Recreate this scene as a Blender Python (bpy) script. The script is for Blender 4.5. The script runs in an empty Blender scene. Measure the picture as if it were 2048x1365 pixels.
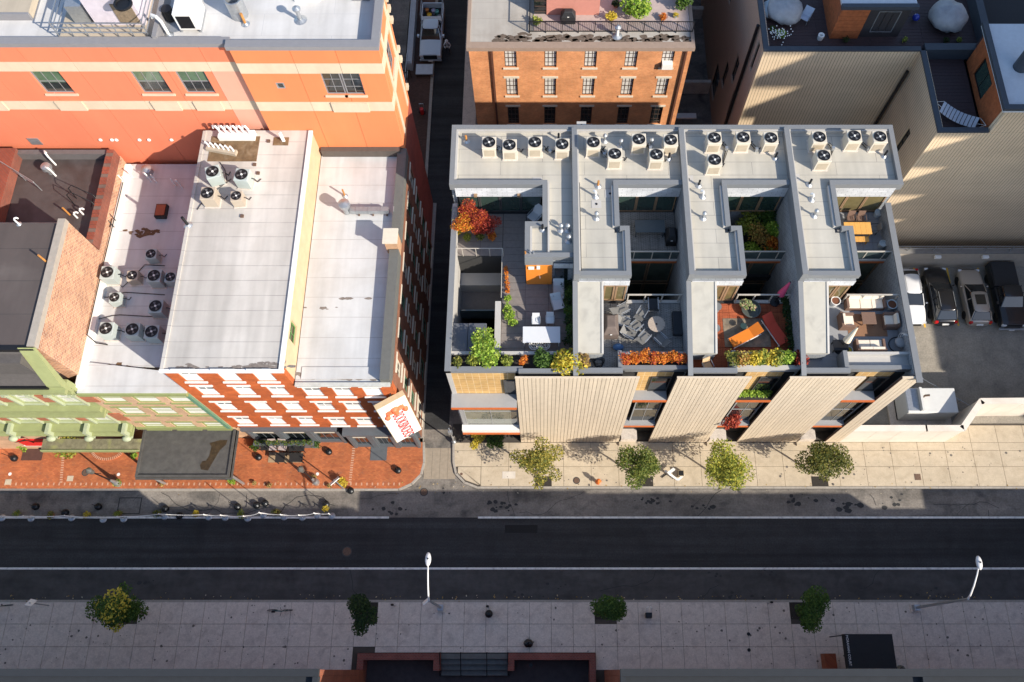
import bpy, math, random
from mathutils import Vector, Matrix
random.seed(7)
C = bpy.context.scene.collection
S = bpy.context.scene
R = math.radians
# ---------------- camera (surveyed from the vertical edges of the buildings)
F = 1654.0; X0 = 1085.0; YC = 682.0; H = 60.0; TH = math.atan((1344 - 682) / F)
cam = bpy.data.objects.new('camera', bpy.data.cameras.new('camera')); C.objects.link(cam)
cam.location = (0, 0, H); cam.rotation_euler = (TH, 0, 0)
cam.data.sensor_width = 36; cam.data.lens = F / 2048 * 36
cam.data.shift_x = -(X0 - 1024) / 2048
cam.data.clip_end = 3000; S.camera = cam
# ---------------- light
SD = Vector((0.815, -0.565)).normalized(); EL = R(30.5)
w = bpy.data.worlds.new('World'); S.world = w; w.use_nodes = True
nt = w.node_tree; bgn = nt.nodes['Background']
sky = nt.nodes.new('ShaderNodeTexSky'); sky.sky_type = 'NISHITA'; sky.sun_disc = False
sky.sun_elevation = EL; sky.sun_rotation = math.atan2(SD.x, SD.y)
sky.air_density = 1.0; sky.dust_density = 0.6; sky.ozone_density = 1.5
nt.links.new(sky.outputs[0], bgn.inputs[0]); bgn.inputs[1].default_value = 0.125
sun = bpy.data.objects.new('sun', bpy.data.lights.new('sun', 'SUN')); C.objects.link(sun)
sun.data.energy = 3.95; sun.data.angle = R(0.5); sun.data.color = (1.0, 0.915, 0.79)
sun.rotation_euler = Vector((SD.x * math.cos(EL), SD.y * math.cos(EL), math.sin(EL))).to_track_quat('Z', 'Y').to_euler()
S.view_settings.view_transform = 'Standard'; S.view_settings.look = 'None'
S.view_settings.exposure = 0.9; S.view_settings.gamma = 1
S.render.engine = 'CYCLES'

def W(px, py, z=0.0):                      # survey: picture point at a known height -> plan position
    a = math.atan((YC - py) / F); Y = (H - z) * math.tan(TH + a)
    return ((px - X0) * ((H - z) * math.cos(TH) + Y * math.sin(TH)) / F, Y)
def hz(Y, py):                             # height of a point of known Y seen at picture row py
    return H - Y / math.tan(TH + math.atan((YC - py) / F))
def WX(px, Y, z): return (px - X0) * ((H - z) * math.cos(TH) + Y * math.sin(TH)) / F

# ---------------- materials
MATS = {}
def mat(name, col, rough=0.8, metal=0.0, var=0.12, scale=3.0, bump=0.0, bscale=40.0, spec=0.5, stain=None, stain_amt=0.5, stain_scale=0.6, coat=0.0):
    if name in MATS: return MATS[name]
    m = bpy.data.materials.new(name); m.use_nodes = True; t = m.node_tree; N = t.nodes; L = t.links
    b = N['Principled BSDF']; b.inputs['Roughness'].default_value = rough; b.inputs['Metallic'].default_value = metal
    b.inputs['Specular IOR Level'].default_value = spec; b.inputs['Coat Weight'].default_value = coat
    geo = N.new('ShaderNodeNewGeometry')
    if var > 0:
        n = N.new('ShaderNodeTexNoise'); n.inputs['Scale'].default_value = scale; n.inputs['Detail'].default_value = 8; n.inputs['Roughness'].default_value = 0.65
        L.new(geo.outputs['Position'], n.inputs['Vector'])
        r = N.new('ShaderNodeMapRange'); r.inputs[1].default_value = 0.25; r.inputs[2].default_value = 0.75
        r.inputs[3].default_value = 1 - var; r.inputs[4].default_value = 1 + var; L.new(n.outputs[0], r.inputs[0])
        mx = N.new('ShaderNodeVectorMath'); mx.operation = 'SCALE'; mx.inputs[0].default_value = col; L.new(r.outputs[0], mx.inputs['Scale'])
        out = mx.outputs[0]
        if stain:
            n2 = N.new('ShaderNodeTexNoise'); n2.inputs['Scale'].default_value = stain_scale; n2.inputs['Detail'].default_value = 6; n2.inputs['Distortion'].default_value = 0.6
            L.new(geo.outputs['Position'], n2.inputs['Vector'])
            r2 = N.new('ShaderNodeMapRange'); r2.inputs[1].default_value = 0.5; r2.inputs[2].default_value = 0.72; r2.inputs[3].default_value = 0; r2.inputs[4].default_value = stain_amt
            L.new(n2.outputs[0], r2.inputs[0])
            m2 = N.new('ShaderNodeMix'); m2.data_type = 'RGBA'; L.new(r2.outputs[0], m2.inputs[0]); L.new(out, m2.inputs[6]); m2.inputs[7].default_value = (*stain, 1)
            out = m2.outputs[2]
        L.new(out, b.inputs['Base Color'])
    else: b.inputs['Base Color'].default_value = (*col, 1)
    if bump > 0:
        n = N.new('ShaderNodeTexNoise'); n.inputs['Scale'].default_value = bscale; n.inputs['Detail'].default_value = 5
        L.new(geo.outputs['Position'], n.inputs['Vector'])
        bp = N.new('ShaderNodeBump'); bp.inputs['Strength'].default_value = bump; bp.inputs['Distance'].default_value = 0.03
        L.new(n.outputs[0], bp.inputs['Height']); L.new(bp.outputs[0], b.inputs['Normal'])
    MATS[name] = m; return m
def brickmat(name, c1, c2, mortar, ground=False, bw=0.21, bh=0.075, ms=0.010, patch=None, flip=False, rough=0.9):
    if name in MATS: return MATS[name]
    m = bpy.data.materials.new(name); m.use_nodes = True; t = m.node_tree; N = t.nodes; L = t.links
    b = N['Principled BSDF']; b.inputs['Roughness'].default_value = rough
    geo = N.new('ShaderNodeNewGeometry'); sp = N.new('ShaderNodeSeparateXYZ'); L.new(geo.outputs['Position'], sp.inputs[0])
    cb = N.new('ShaderNodeCombineXYZ')
    if ground: L.new(sp.outputs[0], cb.inputs[0]); L.new(sp.outputs[1], cb.inputs[1])
    else:
        ad = N.new('ShaderNodeMath'); L.new(sp.outputs[0], ad.inputs[0]); L.new(sp.outputs[1], ad.inputs[1]); L.new(ad.outputs[0], cb.inputs[0]); L.new(sp.outputs[2], cb.inputs[1])
    bt = N.new('ShaderNodeTexBrick'); L.new(cb.outputs[0], bt.inputs['Vector'])
    bt.inputs['Scale'].default_value = 1; bt.inputs['Brick Width'].default_value = bw; bt.inputs['Row Height'].default_value = bh; bt.inputs['Mortar Size'].default_value = ms
    bt.inputs['Color1'].default_value = (*c1, 1); bt.inputs['Color2'].default_value = (*c2, 1); bt.inputs['Mortar'].default_value = (*mortar, 1); bt.inputs['Bias'].default_value = 0.0
    n = N.new('ShaderNodeTexNoise'); n.inputs['Scale'].default_value = 0.7; n.inputs['Detail'].default_value = 9; n.inputs['Roughness'].default_value = 0.7
    L.new(geo.outputs['Position'], n.inputs['Vector'])
    r = N.new('ShaderNodeMapRange'); r.inputs[1].default_value = 0.3; r.inputs[2].default_value = 0.7; r.inputs[3].default_value = 0.72; r.inputs[4].default_value = 1.25; L.new(n.outputs[0], r.inputs[0])
    mx = N.new('ShaderNodeVectorMath'); mx.operation = 'SCALE'; L.new(bt.outputs['Color'], mx.inputs[0]); L.new(r.outputs[0], mx.inputs['Scale'])
    out = mx.outputs[0]
    if patch:
        n2 = N.new('ShaderNodeTexNoise'); n2.inputs['Scale'].default_value = 1.1; n2.inputs['Detail'].default_value = 10; n2.inputs['Roughness'].default_value = 0.8
        L.new(geo.outputs['Position'], n2.inputs['Vector'])
        r2 = N.new('ShaderNodeMapRange'); r2.inputs[1].default_value = 0.55; r2.inputs[2].default_value = 0.68; r2.inputs[4].default_value = 0.7; L.new(n2.outputs[0], r2.inputs[0])
        m2 = N.new('ShaderNodeMix'); m2.data_type = 'RGBA'; L.new(r2.outputs[0], m2.inputs[0]); L.new(out, m2.inputs[6]); m2.inputs[7].default_value = (*patch, 1); out = m2.outputs[2]
    L.new(out, b.inputs['Base Color'])
    bp = N.new('ShaderNodeBump'); bp.inputs['Strength'].default_value = 0.5; bp.inputs['Distance'].default_value = 0.01; bp.invert = True
    L.new(bt.outputs['Fac'], bp.inputs['Height']); L.new(bp.outputs[0], b.inputs['Normal'])
    MATS[name] = m; return m
def wear(m, sc, lo, hi, det=6):
    t = m.node_tree; N = t.nodes; L = t.links; b = N['Principled BSDF']; src = b.inputs['Base Color'].links[0].from_socket
    geo = N.new('ShaderNodeNewGeometry'); mp = N.new('ShaderNodeMapping'); mp.inputs['Scale'].default_value = sc; L.new(geo.outputs['Position'], mp.inputs[0])
    n = N.new('ShaderNodeTexNoise'); n.inputs['Scale'].default_value = 1; n.inputs['Detail'].default_value = det; n.inputs['Roughness'].default_value = .6; L.new(mp.outputs[0], n.inputs['Vector'])
    r = N.new('ShaderNodeMapRange'); r.inputs[1].default_value = .3; r.inputs[2].default_value = .7; r.inputs[3].default_value = lo; r.inputs[4].default_value = hi; L.new(n.outputs[0], r.inputs[0])
    s = N.new('ShaderNodeVectorMath'); s.operation = 'SCALE'; L.new(src, s.inputs[0]); L.new(r.outputs[0], s.inputs['Scale']); L.new(s.outputs[0], b.inputs['Base Color']); return m
def leafmat(name, cols):
    if name in MATS: return MATS[name]
    m = bpy.data.materials.new(name); m.use_nodes = True; t = m.node_tree; N = t.nodes; L = t.links
    b = N['Principled BSDF']; b.inputs['Roughness'].default_value = 0.6; b.inputs['Specular IOR Level'].default_value = 0.3
    geo = N.new('ShaderNodeNewGeometry'); cr = N.new('ShaderNodeValToRGB'); cr.color_ramp.interpolation = 'LINEAR'
    L.new(geo.outputs['Random Per Island'], cr.inputs[0])
    e = cr.color_ramp.elements
    while len(e) < len(cols): e.new(0.5)
    for i, c in enumerate(cols): e[i].position = i / max(1, len(cols) - 1); e[i].color = (*c, 1)
    L.new(cr.outputs[0], b.inputs['Base Color'])
    tr = N.new('ShaderNodeBsdfTranslucent'); L.new(cr.outputs[0], tr.inputs[0]); ms = N.new('ShaderNodeMixShader'); ms.inputs[0].default_value = 0.3
    L.new(b.outputs[0], ms.inputs[1]); L.new(tr.outputs[0], ms.inputs[2]); L.new(ms.outputs[0], N['Material Output'].inputs[0])
    MATS[name] = m; return m
def glassmat(name, col=(0.02, 0.03, 0.03), rough=0.04, tint=0.0):
    if name in MATS: return MATS[name]
    m = mat(name, col, rough, 0.0, var=0.35, scale=0.9, spec=0.9); return m
def roofmat(name, col, dirt, seam=1.0, seamcol=None, amt=0.5, rough=0.75, axis=1, lenb=4.0):
    """membrane roofing with lap lines and shaped dirt"""
    m = mat(name, col, rough, var=0.07, scale=0.9, bump=0.15, bscale=6, stain=dirt, stain_amt=amt, stain_scale=0.35)
    t = m.node_tree; N = t.nodes; L = t.links; b = N['Principled BSDF']
    src = b.inputs['Base Color'].links[0].from_socket
    geo = N.new('ShaderNodeNewGeometry'); bt = N.new('ShaderNodeTexBrick'); L.new(geo.outputs['Position'], bt.inputs['Vector'])
    bt.inputs['Scale'].default_value = 1; bt.inputs['Brick Width'].default_value = lenb; bt.inputs['Row Height'].default_value = seam; bt.inputs['Mortar Size'].default_value = 0.018; bt.inputs['Mortar Smooth'].default_value = 0.5
    n = N.new('ShaderNodeTexNoise'); n.inputs['Scale'].default_value = 1.2; n.inputs['Detail'].default_value = 4; L.new(geo.outputs['Position'], n.inputs['Vector'])
    mu0 = N.new('ShaderNodeMath'); mu0.operation = 'MULTIPLY'; L.new(n.outputs[0], mu0.inputs[0]); mu0.inputs[1].default_value = 1.7; mu = N.new('ShaderNodeMath'); mu.operation = 'MULTIPLY'; mu.use_clamp = True; L.new(bt.outputs['Fac'], mu.inputs[0]); L.new(mu0.outputs[0], mu.inputs[1])
    # fine streaks stretched down the roof
    mp = N.new('ShaderNodeMapping'); mp.inputs['Scale'].default_value = (1.3, 0.12, 1); L.new(geo.outputs['Position'], mp.inputs[0])
    n3 = N.new('ShaderNodeTexNoise'); n3.inputs['Scale'].default_value = 1.0; n3.inputs['Detail'].default_value = 7; L.new(mp.outputs[0], n3.inputs['Vector'])
    r3 = N.new('ShaderNodeMapRange'); r3.inputs[1].default_value = 0.3; r3.inputs[2].default_value = 0.7; r3.inputs[3].default_value = 0.86; r3.inputs[4].default_value = 1.08; L.new(n3.outputs[0], r3.inputs[0])
    sc = N.new('ShaderNodeVectorMath'); sc.operation = 'SCALE'; L.new(src, sc.inputs[0]); L.new(r3.outputs[0], sc.inputs['Scale'])
    mi = N.new('ShaderNodeMix'); mi.data_type = 'RGBA'; L.new(mu.outputs[0], mi.inputs[0]); L.new(sc.outputs[0], mi.inputs[6]); mi.inputs[7].default_value = (*(seamcol or dirt), 1)
    L.new(mi.outputs[2], b.inputs['Base Color']); return m

# ---------------- mesh builder
class MB:
    def __init__(s): s.v = []; s.f = []
    def add(s, vs, fs): n = len(s.v); s.v += [tuple(p) for p in vs]; s.f += [tuple(i + n for i in f) for f in fs]; return s
    def box(s, x0, x1, y0, y1, z0, z1):
        if x0 > x1: x0, x1 = x1, x0
        if y0 > y1: y0, y1 = y1, y0
        return s.add([(x0,y0,z0),(x1,y0,z0),(x1,y1,z0),(x0,y1,z0),(x0,y0,z1),(x1,y0,z1),(x1,y1,z1),(x0,y1,z1)],
                     [(0,3,2,1),(4,5,6,7),(0,1,5,4),(1,2,6,5),(2,3,7,6),(3,0,4,7)])
    def obox(s, c, sx, sy, sz, rz=0, rx=0, ry=0):       # oriented box, c = centre
        M = Matrix.Translation(c) @ Matrix.Rotation(rz, 4, 'Z') @ Matrix.Rotation(ry, 4, 'Y') @ Matrix.Rotation(rx, 4, 'X')
        vs = [M @ Vector((a*sx/2, b*sy/2, d*sz/2)) for d in (-1,1) for a, b in ((-1,-1),(1,-1),(1,1),(-1,1))]
        return s.add(vs, [(0,3,2,1),(4,5,6,7),(0,1,5,4),(1,2,6,5),(2,3,7,6),(3,0,4,7)])
    def prism(s, pts, z0, z1):                          # plan polygon (ccw) extruded
        n = len(pts); vs = [(p[0],p[1],z0) for p in pts] + [(p[0],p[1],z1) for p in pts]
        return s.add(vs, [tuple(range(n-1,-1,-1)), tuple(range(n,2*n))] + [(i,(i+1)%n,n+(i+1)%n,n+i) for i in range(n)])
    def cyl(s, x, y, z0, z1, r, n=16, r2=None):
        r2 = r if r2 is None else r2
        vs = [(x+r*math.cos(6.2832*i/n), y+r*math.sin(6.2832*i/n), z0) for i in range(n)] + [(x+r2*math.cos(6.2832*i/n), y+r2*math.sin(6.2832*i/n), z1) for i in range(n)]
        return s.add(vs, [tuple(range(n-1,-1,-1)), tuple(range(n,2*n))] + [(i,(i+1)%n,n+(i+1)%n,n+i) for i in range(n)])
    def lathe(s, x, y, prof, n=16):                     # prof: (r, z)
        k = len(prof); vs = [(x+r*math.cos(6.2832*i/n), y+r*math.sin(6.2832*i/n), z) for r, z in prof for i in range(n)]
        fs = [(j*n+i, j*n+(i+1)%n, (j+1)*n+(i+1)%n, (j+1)*n+i) for j in range(k-1) for i in range(n)]
        return s.add(vs, fs + [tuple(range(n-1,-1,-1)), tuple(range((k-1)*n, k*n))])
    def tube(s, pts, r, n=8):
        pts = [Vector(p) for p in pts]; rings = []
        for i, p in enumerate(pts):
            d = (pts[min(i+1,len(pts)-1)] - pts[max(i-1,0)]).normalized()
            u = d.cross(Vector((0,0,1))); u = u.normalized() if u.length > 1e-3 else Vector((1,0,0)); q = d.cross(u)
            rr = r[i] if isinstance(r, (list, tuple)) else r
            rings.append([p + (u*math.cos(6.2832*k/n) + q*math.sin(6.2832*k/n))*rr for k in range(n)])
        vs = [v for g in rings for v in g]; m = len(pts)
        return s.add(vs, [(j*n+i,(j+1)*n+i,(j+1)*n+(i+1)%n,j*n+(i+1)%n) for j in range(m-1) for i in range(n)] + [tuple(range(n)), tuple(range(m*n-1,(m-1)*n-1,-1))])
    def hexa(s, a, b):                                  # two quads (lists of 4 points) joined into a solid
        return s.add(list(a)+list(b), [(0,3,2,1),(4,5,6,7),(0,1,5,4),(1,2,6,5),(2,3,7,6),(3,0,4,7)])
    def sheet(s, pts): return s.add(pts, [tuple(range(len(pts)))])
    def ball(s, c, r, n=12, k=8, sq=(1,1,1)):
        vs = [(c[0]+r*sq[0]*math.sin(math.pi*j/k)*math.cos(6.2832*i/n), c[1]+r*sq[1]*math.sin(math.pi*j/k)*math.sin(6.2832*i/n), c[2]+r*sq[2]*math.cos(math.pi*j/k)) for j in range(1,k) for i in range(n)]
        t = len(vs); vs += [(c[0],c[1],c[2]+r*sq[2]), (c[0],c[1],c[2]-r*sq[2])]
        fs = [(j*n+i,(j+1)*n+i,(j+1)*n+(i+1)%n,j*n+(i+1)%n) for j in range(k-2) for i in range(n)]
        fs += [(t,i,(i+1)%n) for i in range(n)] + [(t+1,(k-2)*n+(i+1)%n,(k-2)*n+i) for i in range(n)]
        return s.add(vs, fs)
    def obj(s, name, m, parent=None, smooth=False, bevel=0, **kw):
        o0 = Vector((0,0,0)); p = parent
        while p is not None: o0 = o0 + p.location; p = p.parent
        me = bpy.data.meshes.new(name); me.from_pydata([(v[0]-o0.x, v[1]-o0.y, v[2]-o0.z) for v in s.v], [], s.f); me.materials.append(m)
        if smooth: me.polygons.foreach_set('use_smooth', [True]*len(me.polygons))
        me.update(); o = bpy.data.objects.new(name, me); C.objects.link(o)
        if parent is not None: o.parent = parent
        if bevel:
            b = o.modifiers.new('bevel', 'BEVEL'); b.width = bevel; b.segments = 2; b.limit_method = 'ANGLE'
        for k, v in kw.items(): o[k] = v
        return o
def BX(*a): return MB().box(*a)
def T(name, label, cat, loc=(0,0,0), group=None):
    o = bpy.data.objects.new(name, None); C.objects.link(o); o.location = loc; o.empty_display_size = 0.2
    o['label'] = label; o['category'] = cat
    if group: o['group'] = group
    return o
def tag(o, label, cat, group=None):
    if o.type == 'MESH' and o.parent is None and o.location.length < 1e-6:
        vs = [v.co for v in o.data.vertices]; lo = Vector([min(v[i] for v in vs) for i in range(3)]); hi = Vector([max(v[i] for v in vs) for i in range(3)])
        c = Vector(((lo.x+hi.x)/2, (lo.y+hi.y)/2, lo.z)); o.data.transform(Matrix.Translation(-c)); o.location = c
    o['label'] = label; o['category'] = cat
    if group: o['group'] = group
    return o
def ground(name, mb, m, z=None, kind='structure'):
    return mb.obj(name, m, kind=kind)
def dup(root, loc, rz=0, label=None, sc=None):
    def cp(o, par):
        c = o.copy(); C.objects.link(c); c.parent = par
        for ch in o.children: cp(ch, c)
        return c
    r = cp(root, None); r.location = loc; r.rotation_euler = (0,0,rz)
    if sc: r.scale = (sc,)*3 if not isinstance(sc, tuple) else sc
    if label: r['label'] = label
    return r
ORD = ['first','second','third','fourth','fifth','sixth','seventh','eighth','ninth','tenth','eleventh','twelfth','thirteenth','fourteenth','fifteenth','sixteenth','seventeenth','eighteenth']

# facade helper: side 'S' plane Y=p faces -Y, 'E' plane X=p faces +X, 'W' plane X=p faces -X ; u along wall, n into the wall
def fr(side, p):
    if side == 'S': return lambda u, n, z: (u, p + n, z)
    if side == 'E': return lambda u, n, z: (p - n, u, z)
    return lambda u, n, z: (p + n, u, z)
def fbox(mb, f, u0, u1, n0, n1, z0, z1):
    a = f(u0, n0, z0); b = f(u1, n1, z1); mb.box(a[0], b[0], a[1], b[1], min(a[2],b[2]), max(a[2],b[2]))
def wall(f, u0, u1, z0, z1, ops, th=0.35):
    """solid wall with real openings; ops = (u0,u1,z0,z1)"""
    mb = MB(); zs = sorted(set([z0, z1] + [v for o in ops for v in (o[2], o[3]) if z0 < v < z1]))
    for a, b in zip(zs, zs[1:]):
        cuts = sorted([(o[0], o[1]) for o in ops if o[2] < (a+b)/2 < o[3]]); u = u0
        for c in cuts:
            if c[0] > u: fbox(mb, f, u, c[0], 0, th, a, b)
            u = max(u, c[1])
        if u < u1: fbox(mb, f, u, u1, 0, th, a, b)
    return mb
def window(f, op, parent, frame_m, pane_m, nx=2, nz=2, depth=0.12, ft=0.07, sill=None, head=None, sill_m=None, mull=0.03, shade=None):
    u0, u1, z0, z1 = op; mb = MB(); d = depth
    fbox(mb, f, u0, u1, d, d+.08, z0, z0+ft); fbox(mb, f, u0, u1, d, d+.08, z1-ft, z1)
    fbox(mb, f, u0, u0+ft, d, d+.08, z0+ft, z1-ft); fbox(mb, f, u1-ft, u1, d, d+.08, z0+ft, z1-ft)
    for i in range(1, nx):
        u = u0 + (u1-u0)*i/nx; fbox(mb, f, u-mull/2, u+mull/2, d+.02, d+.07, z0+ft, z1-ft)
    for i in range(1, nz):
        z = z0 + (z1-z0)*i/nz; e = mull*(2 if i*2 == nz else 1); fbox(mb, f, u0+ft, u1-ft, d+.015, d+.075, z-e/2, z+e/2)
    wo = mb.obj('window', frame_m, parent)
    pm = MB(); fbox(pm, f, u0+ft, u1-ft, d+.045, d+.06, z0+ft, z1-ft); pm.obj('pane', pane_m, wo)
    if shade:
        k_ = shade[1]*(0.7+0.6*((u0*7.3+z0*3.1)%1)); sm_ = MB(); fbox(sm_, f, u0+ft, u1-ft, d+.038, d+.044, z0+ft, z0+ft+(z1-z0-2*ft)*min(1,k_)); sm_.obj('blind', shade[0], wo)
    if sill: sb = MB(); fbox(sb, f, u0-.12, u1+.12, -.09, d, z0-.13, z0-.003); sb.obj('sill', sill_m or frame_m, wo)
    if head: sb = MB(); fbox(sb, f, u0-.14, u1+.14, -.05, d, z1+.003, z1+.2); sb.obj('lintel', sill_m or frame_m, wo)
    return wo

# foliage
def leaves(mb, clumps, n, size, flat=0.5, seed=None):
    rnd = random.Random(seed if seed is not None else random.random())
    wsum = sum(c[3]**2 for c in clumps)
    for c in clumps:
        k = int(n * c[3]**2 / wsum)
        for _ in range(k):
            while True:
                p = Vector((rnd.uniform(-1,1), rnd.uniform(-1,1), rnd.uniform(-1,1)))
                if 0.25 < p.length < 1: break
            r = c[3]; q = Vector((c[0] + p.x*r, c[1] + p.y*r, c[2] + p.z*r*(c[4] if len(c) > 4 else 0.8)))
            a = rnd.uniform(0, 6.283); tl = Vector((math.cos(a), math.sin(a), rnd.uniform(-flat, flat))).normalized()
            sd = tl.cross(Vector((rnd.uniform(-.7,.7), rnd.uniform(-.7,.7), 1))).normalized(); s = size * rnd.uniform(0.6, 1.3)
            mb.add([q - tl*s*.5, q + sd*s*.32, q + tl*s*.6, q - sd*s*.32], [(0,1,2,3)])
    return mb
def clumps_ball(c, r, k, rc, sq=0.75, rnd=random):
    out = []
    for _ in range(k):
        a = rnd.uniform(0, 6.283); e = math.acos(rnd.uniform(-0.7, 1)); d = r * rnd.uniform(0.35, 1.12)
        out.append((c[0] + d*math.sin(e)*math.cos(a), c[1] + d*math.sin(e)*math.sin(a), c[2] + d*math.cos(e)*sq, rc * rnd.uniform(0.45, 1.3)))
    return out
BARK = mat('bark', (0.10, 0.075, 0.055), 0.95, var=0.3, scale=9)
def tree(name, label, cx, cy, z, r, cols, n=2600, leaf=0.19, base=0.1, k=16, sparse=1.0, seed=1, group=None, cat='tree', extra=None, trunk_r=0.09):
    rnd = random.Random(seed); t = T(name, label, cat, (cx, cy, base), group)
    cl = clumps_ball((cx, cy, z), r*0.72, k, r*0.40*sparse, 0.8, rnd); cl.append((cx, cy, z, r*0.5))
    leaves(MB(), cl, int(n*1.6), leaf*.8, seed=seed).obj('crown', leafmat('leaf_' + '_'.join('%d' % (c*100) for q in cols for c in q)[:50], cols), t)
    if extra:
        cl2 = [(cx + a*r, cy + b*r, z + c_*r, d*r) for a, b, c_, d in extra[0]]
        leaves(MB(), cl2, extra[2], leaf, seed=seed+9).obj('crown', leafmat('leafx_' + label[:12], extra[1]), t, label=extra[3])
    tm = MB().tube([(cx, cy, base), (cx+.03, cy+.02, base+(z-base)*.45), (cx, cy, z-.1*r), (cx, cy, z+.4*r)], [trunk_r, trunk_r*.8, trunk_r*.6, trunk_r*.25], 8)
    for c in cl[:9]: tm.tube([(cx, cy, z - .55*r), ((cx+c[0])/2, (cy+c[1])/2, (z+c[2])/2), c[:3]], [trunk_r*.5, trunk_r*.3, trunk_r*.12], 5)
    tm.obj('trunk', BARK, t); return t
def shrub(label, clumps, cols, n, leaf=0.13, name='shrub', cat='plant', seed=3, group=None, sticks=None):
    o = leaves(MB(), clumps, n, leaf, 0.8, seed).obj(name, leafmat('lf_' + '_'.join('%d' % (c*1000) for q in cols for c in q)[:56], cols))
    # put origin at base
    zb = min(c[2]-c[3] for c in clumps); loc = Vector((clumps[0][0], clumps[0][1], zb))
    o.data.transform(Matrix.Translation(-loc)); o.location = loc
    return tag(o, label, cat, group)
GREEN = [(0.03,0.07,0.012),(0.06,0.12,0.02),(0.12,0.2,0.03)]
DKGREEN = [(0.012,0.03,0.01),(0.03,0.06,0.015),(0.06,0.1,0.02)]
YGREEN = [(0.09,0.13,0.02),(0.22,0.27,0.04),(0.4,0.4,0.06)]
OLIVE = [(0.06,0.08,0.015),(0.15,0.17,0.03),(0.34,0.3,0.06)]
YELLOW = [(0.3,0.22,0.02),(0.6,0.45,0.04),(0.75,0.6,0.08)]
ORANGE = [(0.35,0.05,0.01),(0.65,0.18,0.02),(0.8,0.33,0.04)]
RED = [(0.12,0.012,0.01),(0.3,0.03,0.02),(0.5,0.08,0.04)]
LIME = [(0.1,0.2,0.02),(0.25,0.4,0.04),(0.45,0.55,0.08)]

# common materials
white = mat('white_paint', (0.78,0.77,0.74), 0.5, var=0.05)
blackm = mat('black_metal', (0.015,0.015,0.017), 0.45, 0.3, var=0.1)
galv = mat('galvanised_metal', (0.42,0.44,0.46), 0.4, 0.7, var=0.15, scale=6)
greym = mat('grey_coping_metal', (0.19,0.195,0.205), 0.55, 0.1, var=0.08)
dkglass = glassmat('dark_glass', (0.012,0.016,0.018))
grglass = glassmat('green_glass', (0.03,0.055,0.045))
# ================= GROUND =================
YF = 15.87                                             # building line, north side
YN = W(0, 978)[1]; YS = W(0, 1200)[1]                  # kerb lines
asph = mat('asphalt', (0.024,0.0245,0.026), 0.85, var=0.22, scale=1.2, bump=0.3, bscale=60, stain=(0.010,0.010,0.011), stain_amt=0.5, stain_scale=0.5)
asph_l = mat('asphalt_light', (0.19,0.17,0.148), 0.9, var=0.22, scale=1.6, bump=0.4, bscale=70, stain=(0.04,0.04,0.04), stain_amt=0.7, stain_scale=0.8)
asph_lot = mat('asphalt_parking_lot', (0.29,0.26,0.215), 0.9, var=0.2, scale=1.1, bump=0.4, bscale=70, stain=(0.08,0.08,0.08), stain_amt=0.5, stain_scale=0.5)
conc = mat('concrete_paving', (0.50,0.42,0.31), 0.9, var=0.10, scale=2.2, bump=0.1, bscale=50, stain=(0.36,0.29,0.2), stain_amt=0.5, stain_scale=1.3); wear(conc, (11,11,11), .93, 1.06, 4)
conc_g = mat('concrete_paving_grey', (0.63,0.555,0.485), 0.9, var=0.10, scale=5, bump=0.15, bscale=50, stain=(0.33,0.28,0.25), stain_amt=0.45, stain_scale=1.7); wear(conc_g, (12,12,12), .86, 1.12, 4)
wear(conc, (.25,.4,1), .93, 1.06); joint = mat('joint_dirt', (0.07,0.06,0.05), 0.95, var=0.2)
curbm = mat('granite_kerb', (0.34,0.31,0.27), 0.85, var=0.2, scale=5)
wear(asph, (.04,1.6,1), .6, 1.7); wear(asph, (9,9,9), .75, 1.3, 3); wear(asph_l, (.15,.7,1), .7, 1.35); wear(asph_l, (8,8,8), .8, 1.22, 3); wear(asph_lot, (8,8,8), .85, 1.2, 3)
BX(-300,300,-300,300,-2.0,-1.5).obj('ground', mat('ground_soil', (0.06,0.06,0.055), 0.95), kind='structure')
BX(-120,120,YS-.05,110,-1.49,0).obj('street_surface', asph_l, kind='structure')
Y1 = W(0,1035)[1]; Y2 = W(0,1137)[1]
MB().box(-90,90,Y2,Y1,0.0005,0.006).obj('road_lane', asph, kind='structure')
MB().box(-90,90,YS+.01,Y2-.002,0.0005,0.0055).obj('parking_strip', wear(mat('asphalt_strip', (0.062,0.060,0.059), 0.9, var=0.25, scale=2, bump=0.4, bscale=70, stain=(0.03,0.03,0.03), stain_amt=0.6, stain_scale=0.7), (.2,.9,1), .75, 1.3), kind='structure')
lp = mat('road_paint', (0.72,0.71,0.68), 0.7, var=0.16, scale=5, stain=(0.2,0.2,0.2), stain_amt=0.5, stain_scale=3)
tag(BX(-60, W(778,1035)[0], Y1-.07, Y1+.07, 0.006, 0.012).obj('lane_line', lp), 'white painted road line beside the rope barrier, ending at the alley', 'road marking')
tag(BX(W(956,1035)[0], 60, Y1-.07, Y1+.07, 0.006, 0.012).obj('lane_line', lp), 'white painted road line starting right of the alley mouth', 'road marking')
tag(BX(-60, 60, Y2-.07, Y2+.07, 0.006, 0.012).obj('lane_line', lp), 'long unbroken white line between driving lane and south parking strip', 'road marking')
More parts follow.
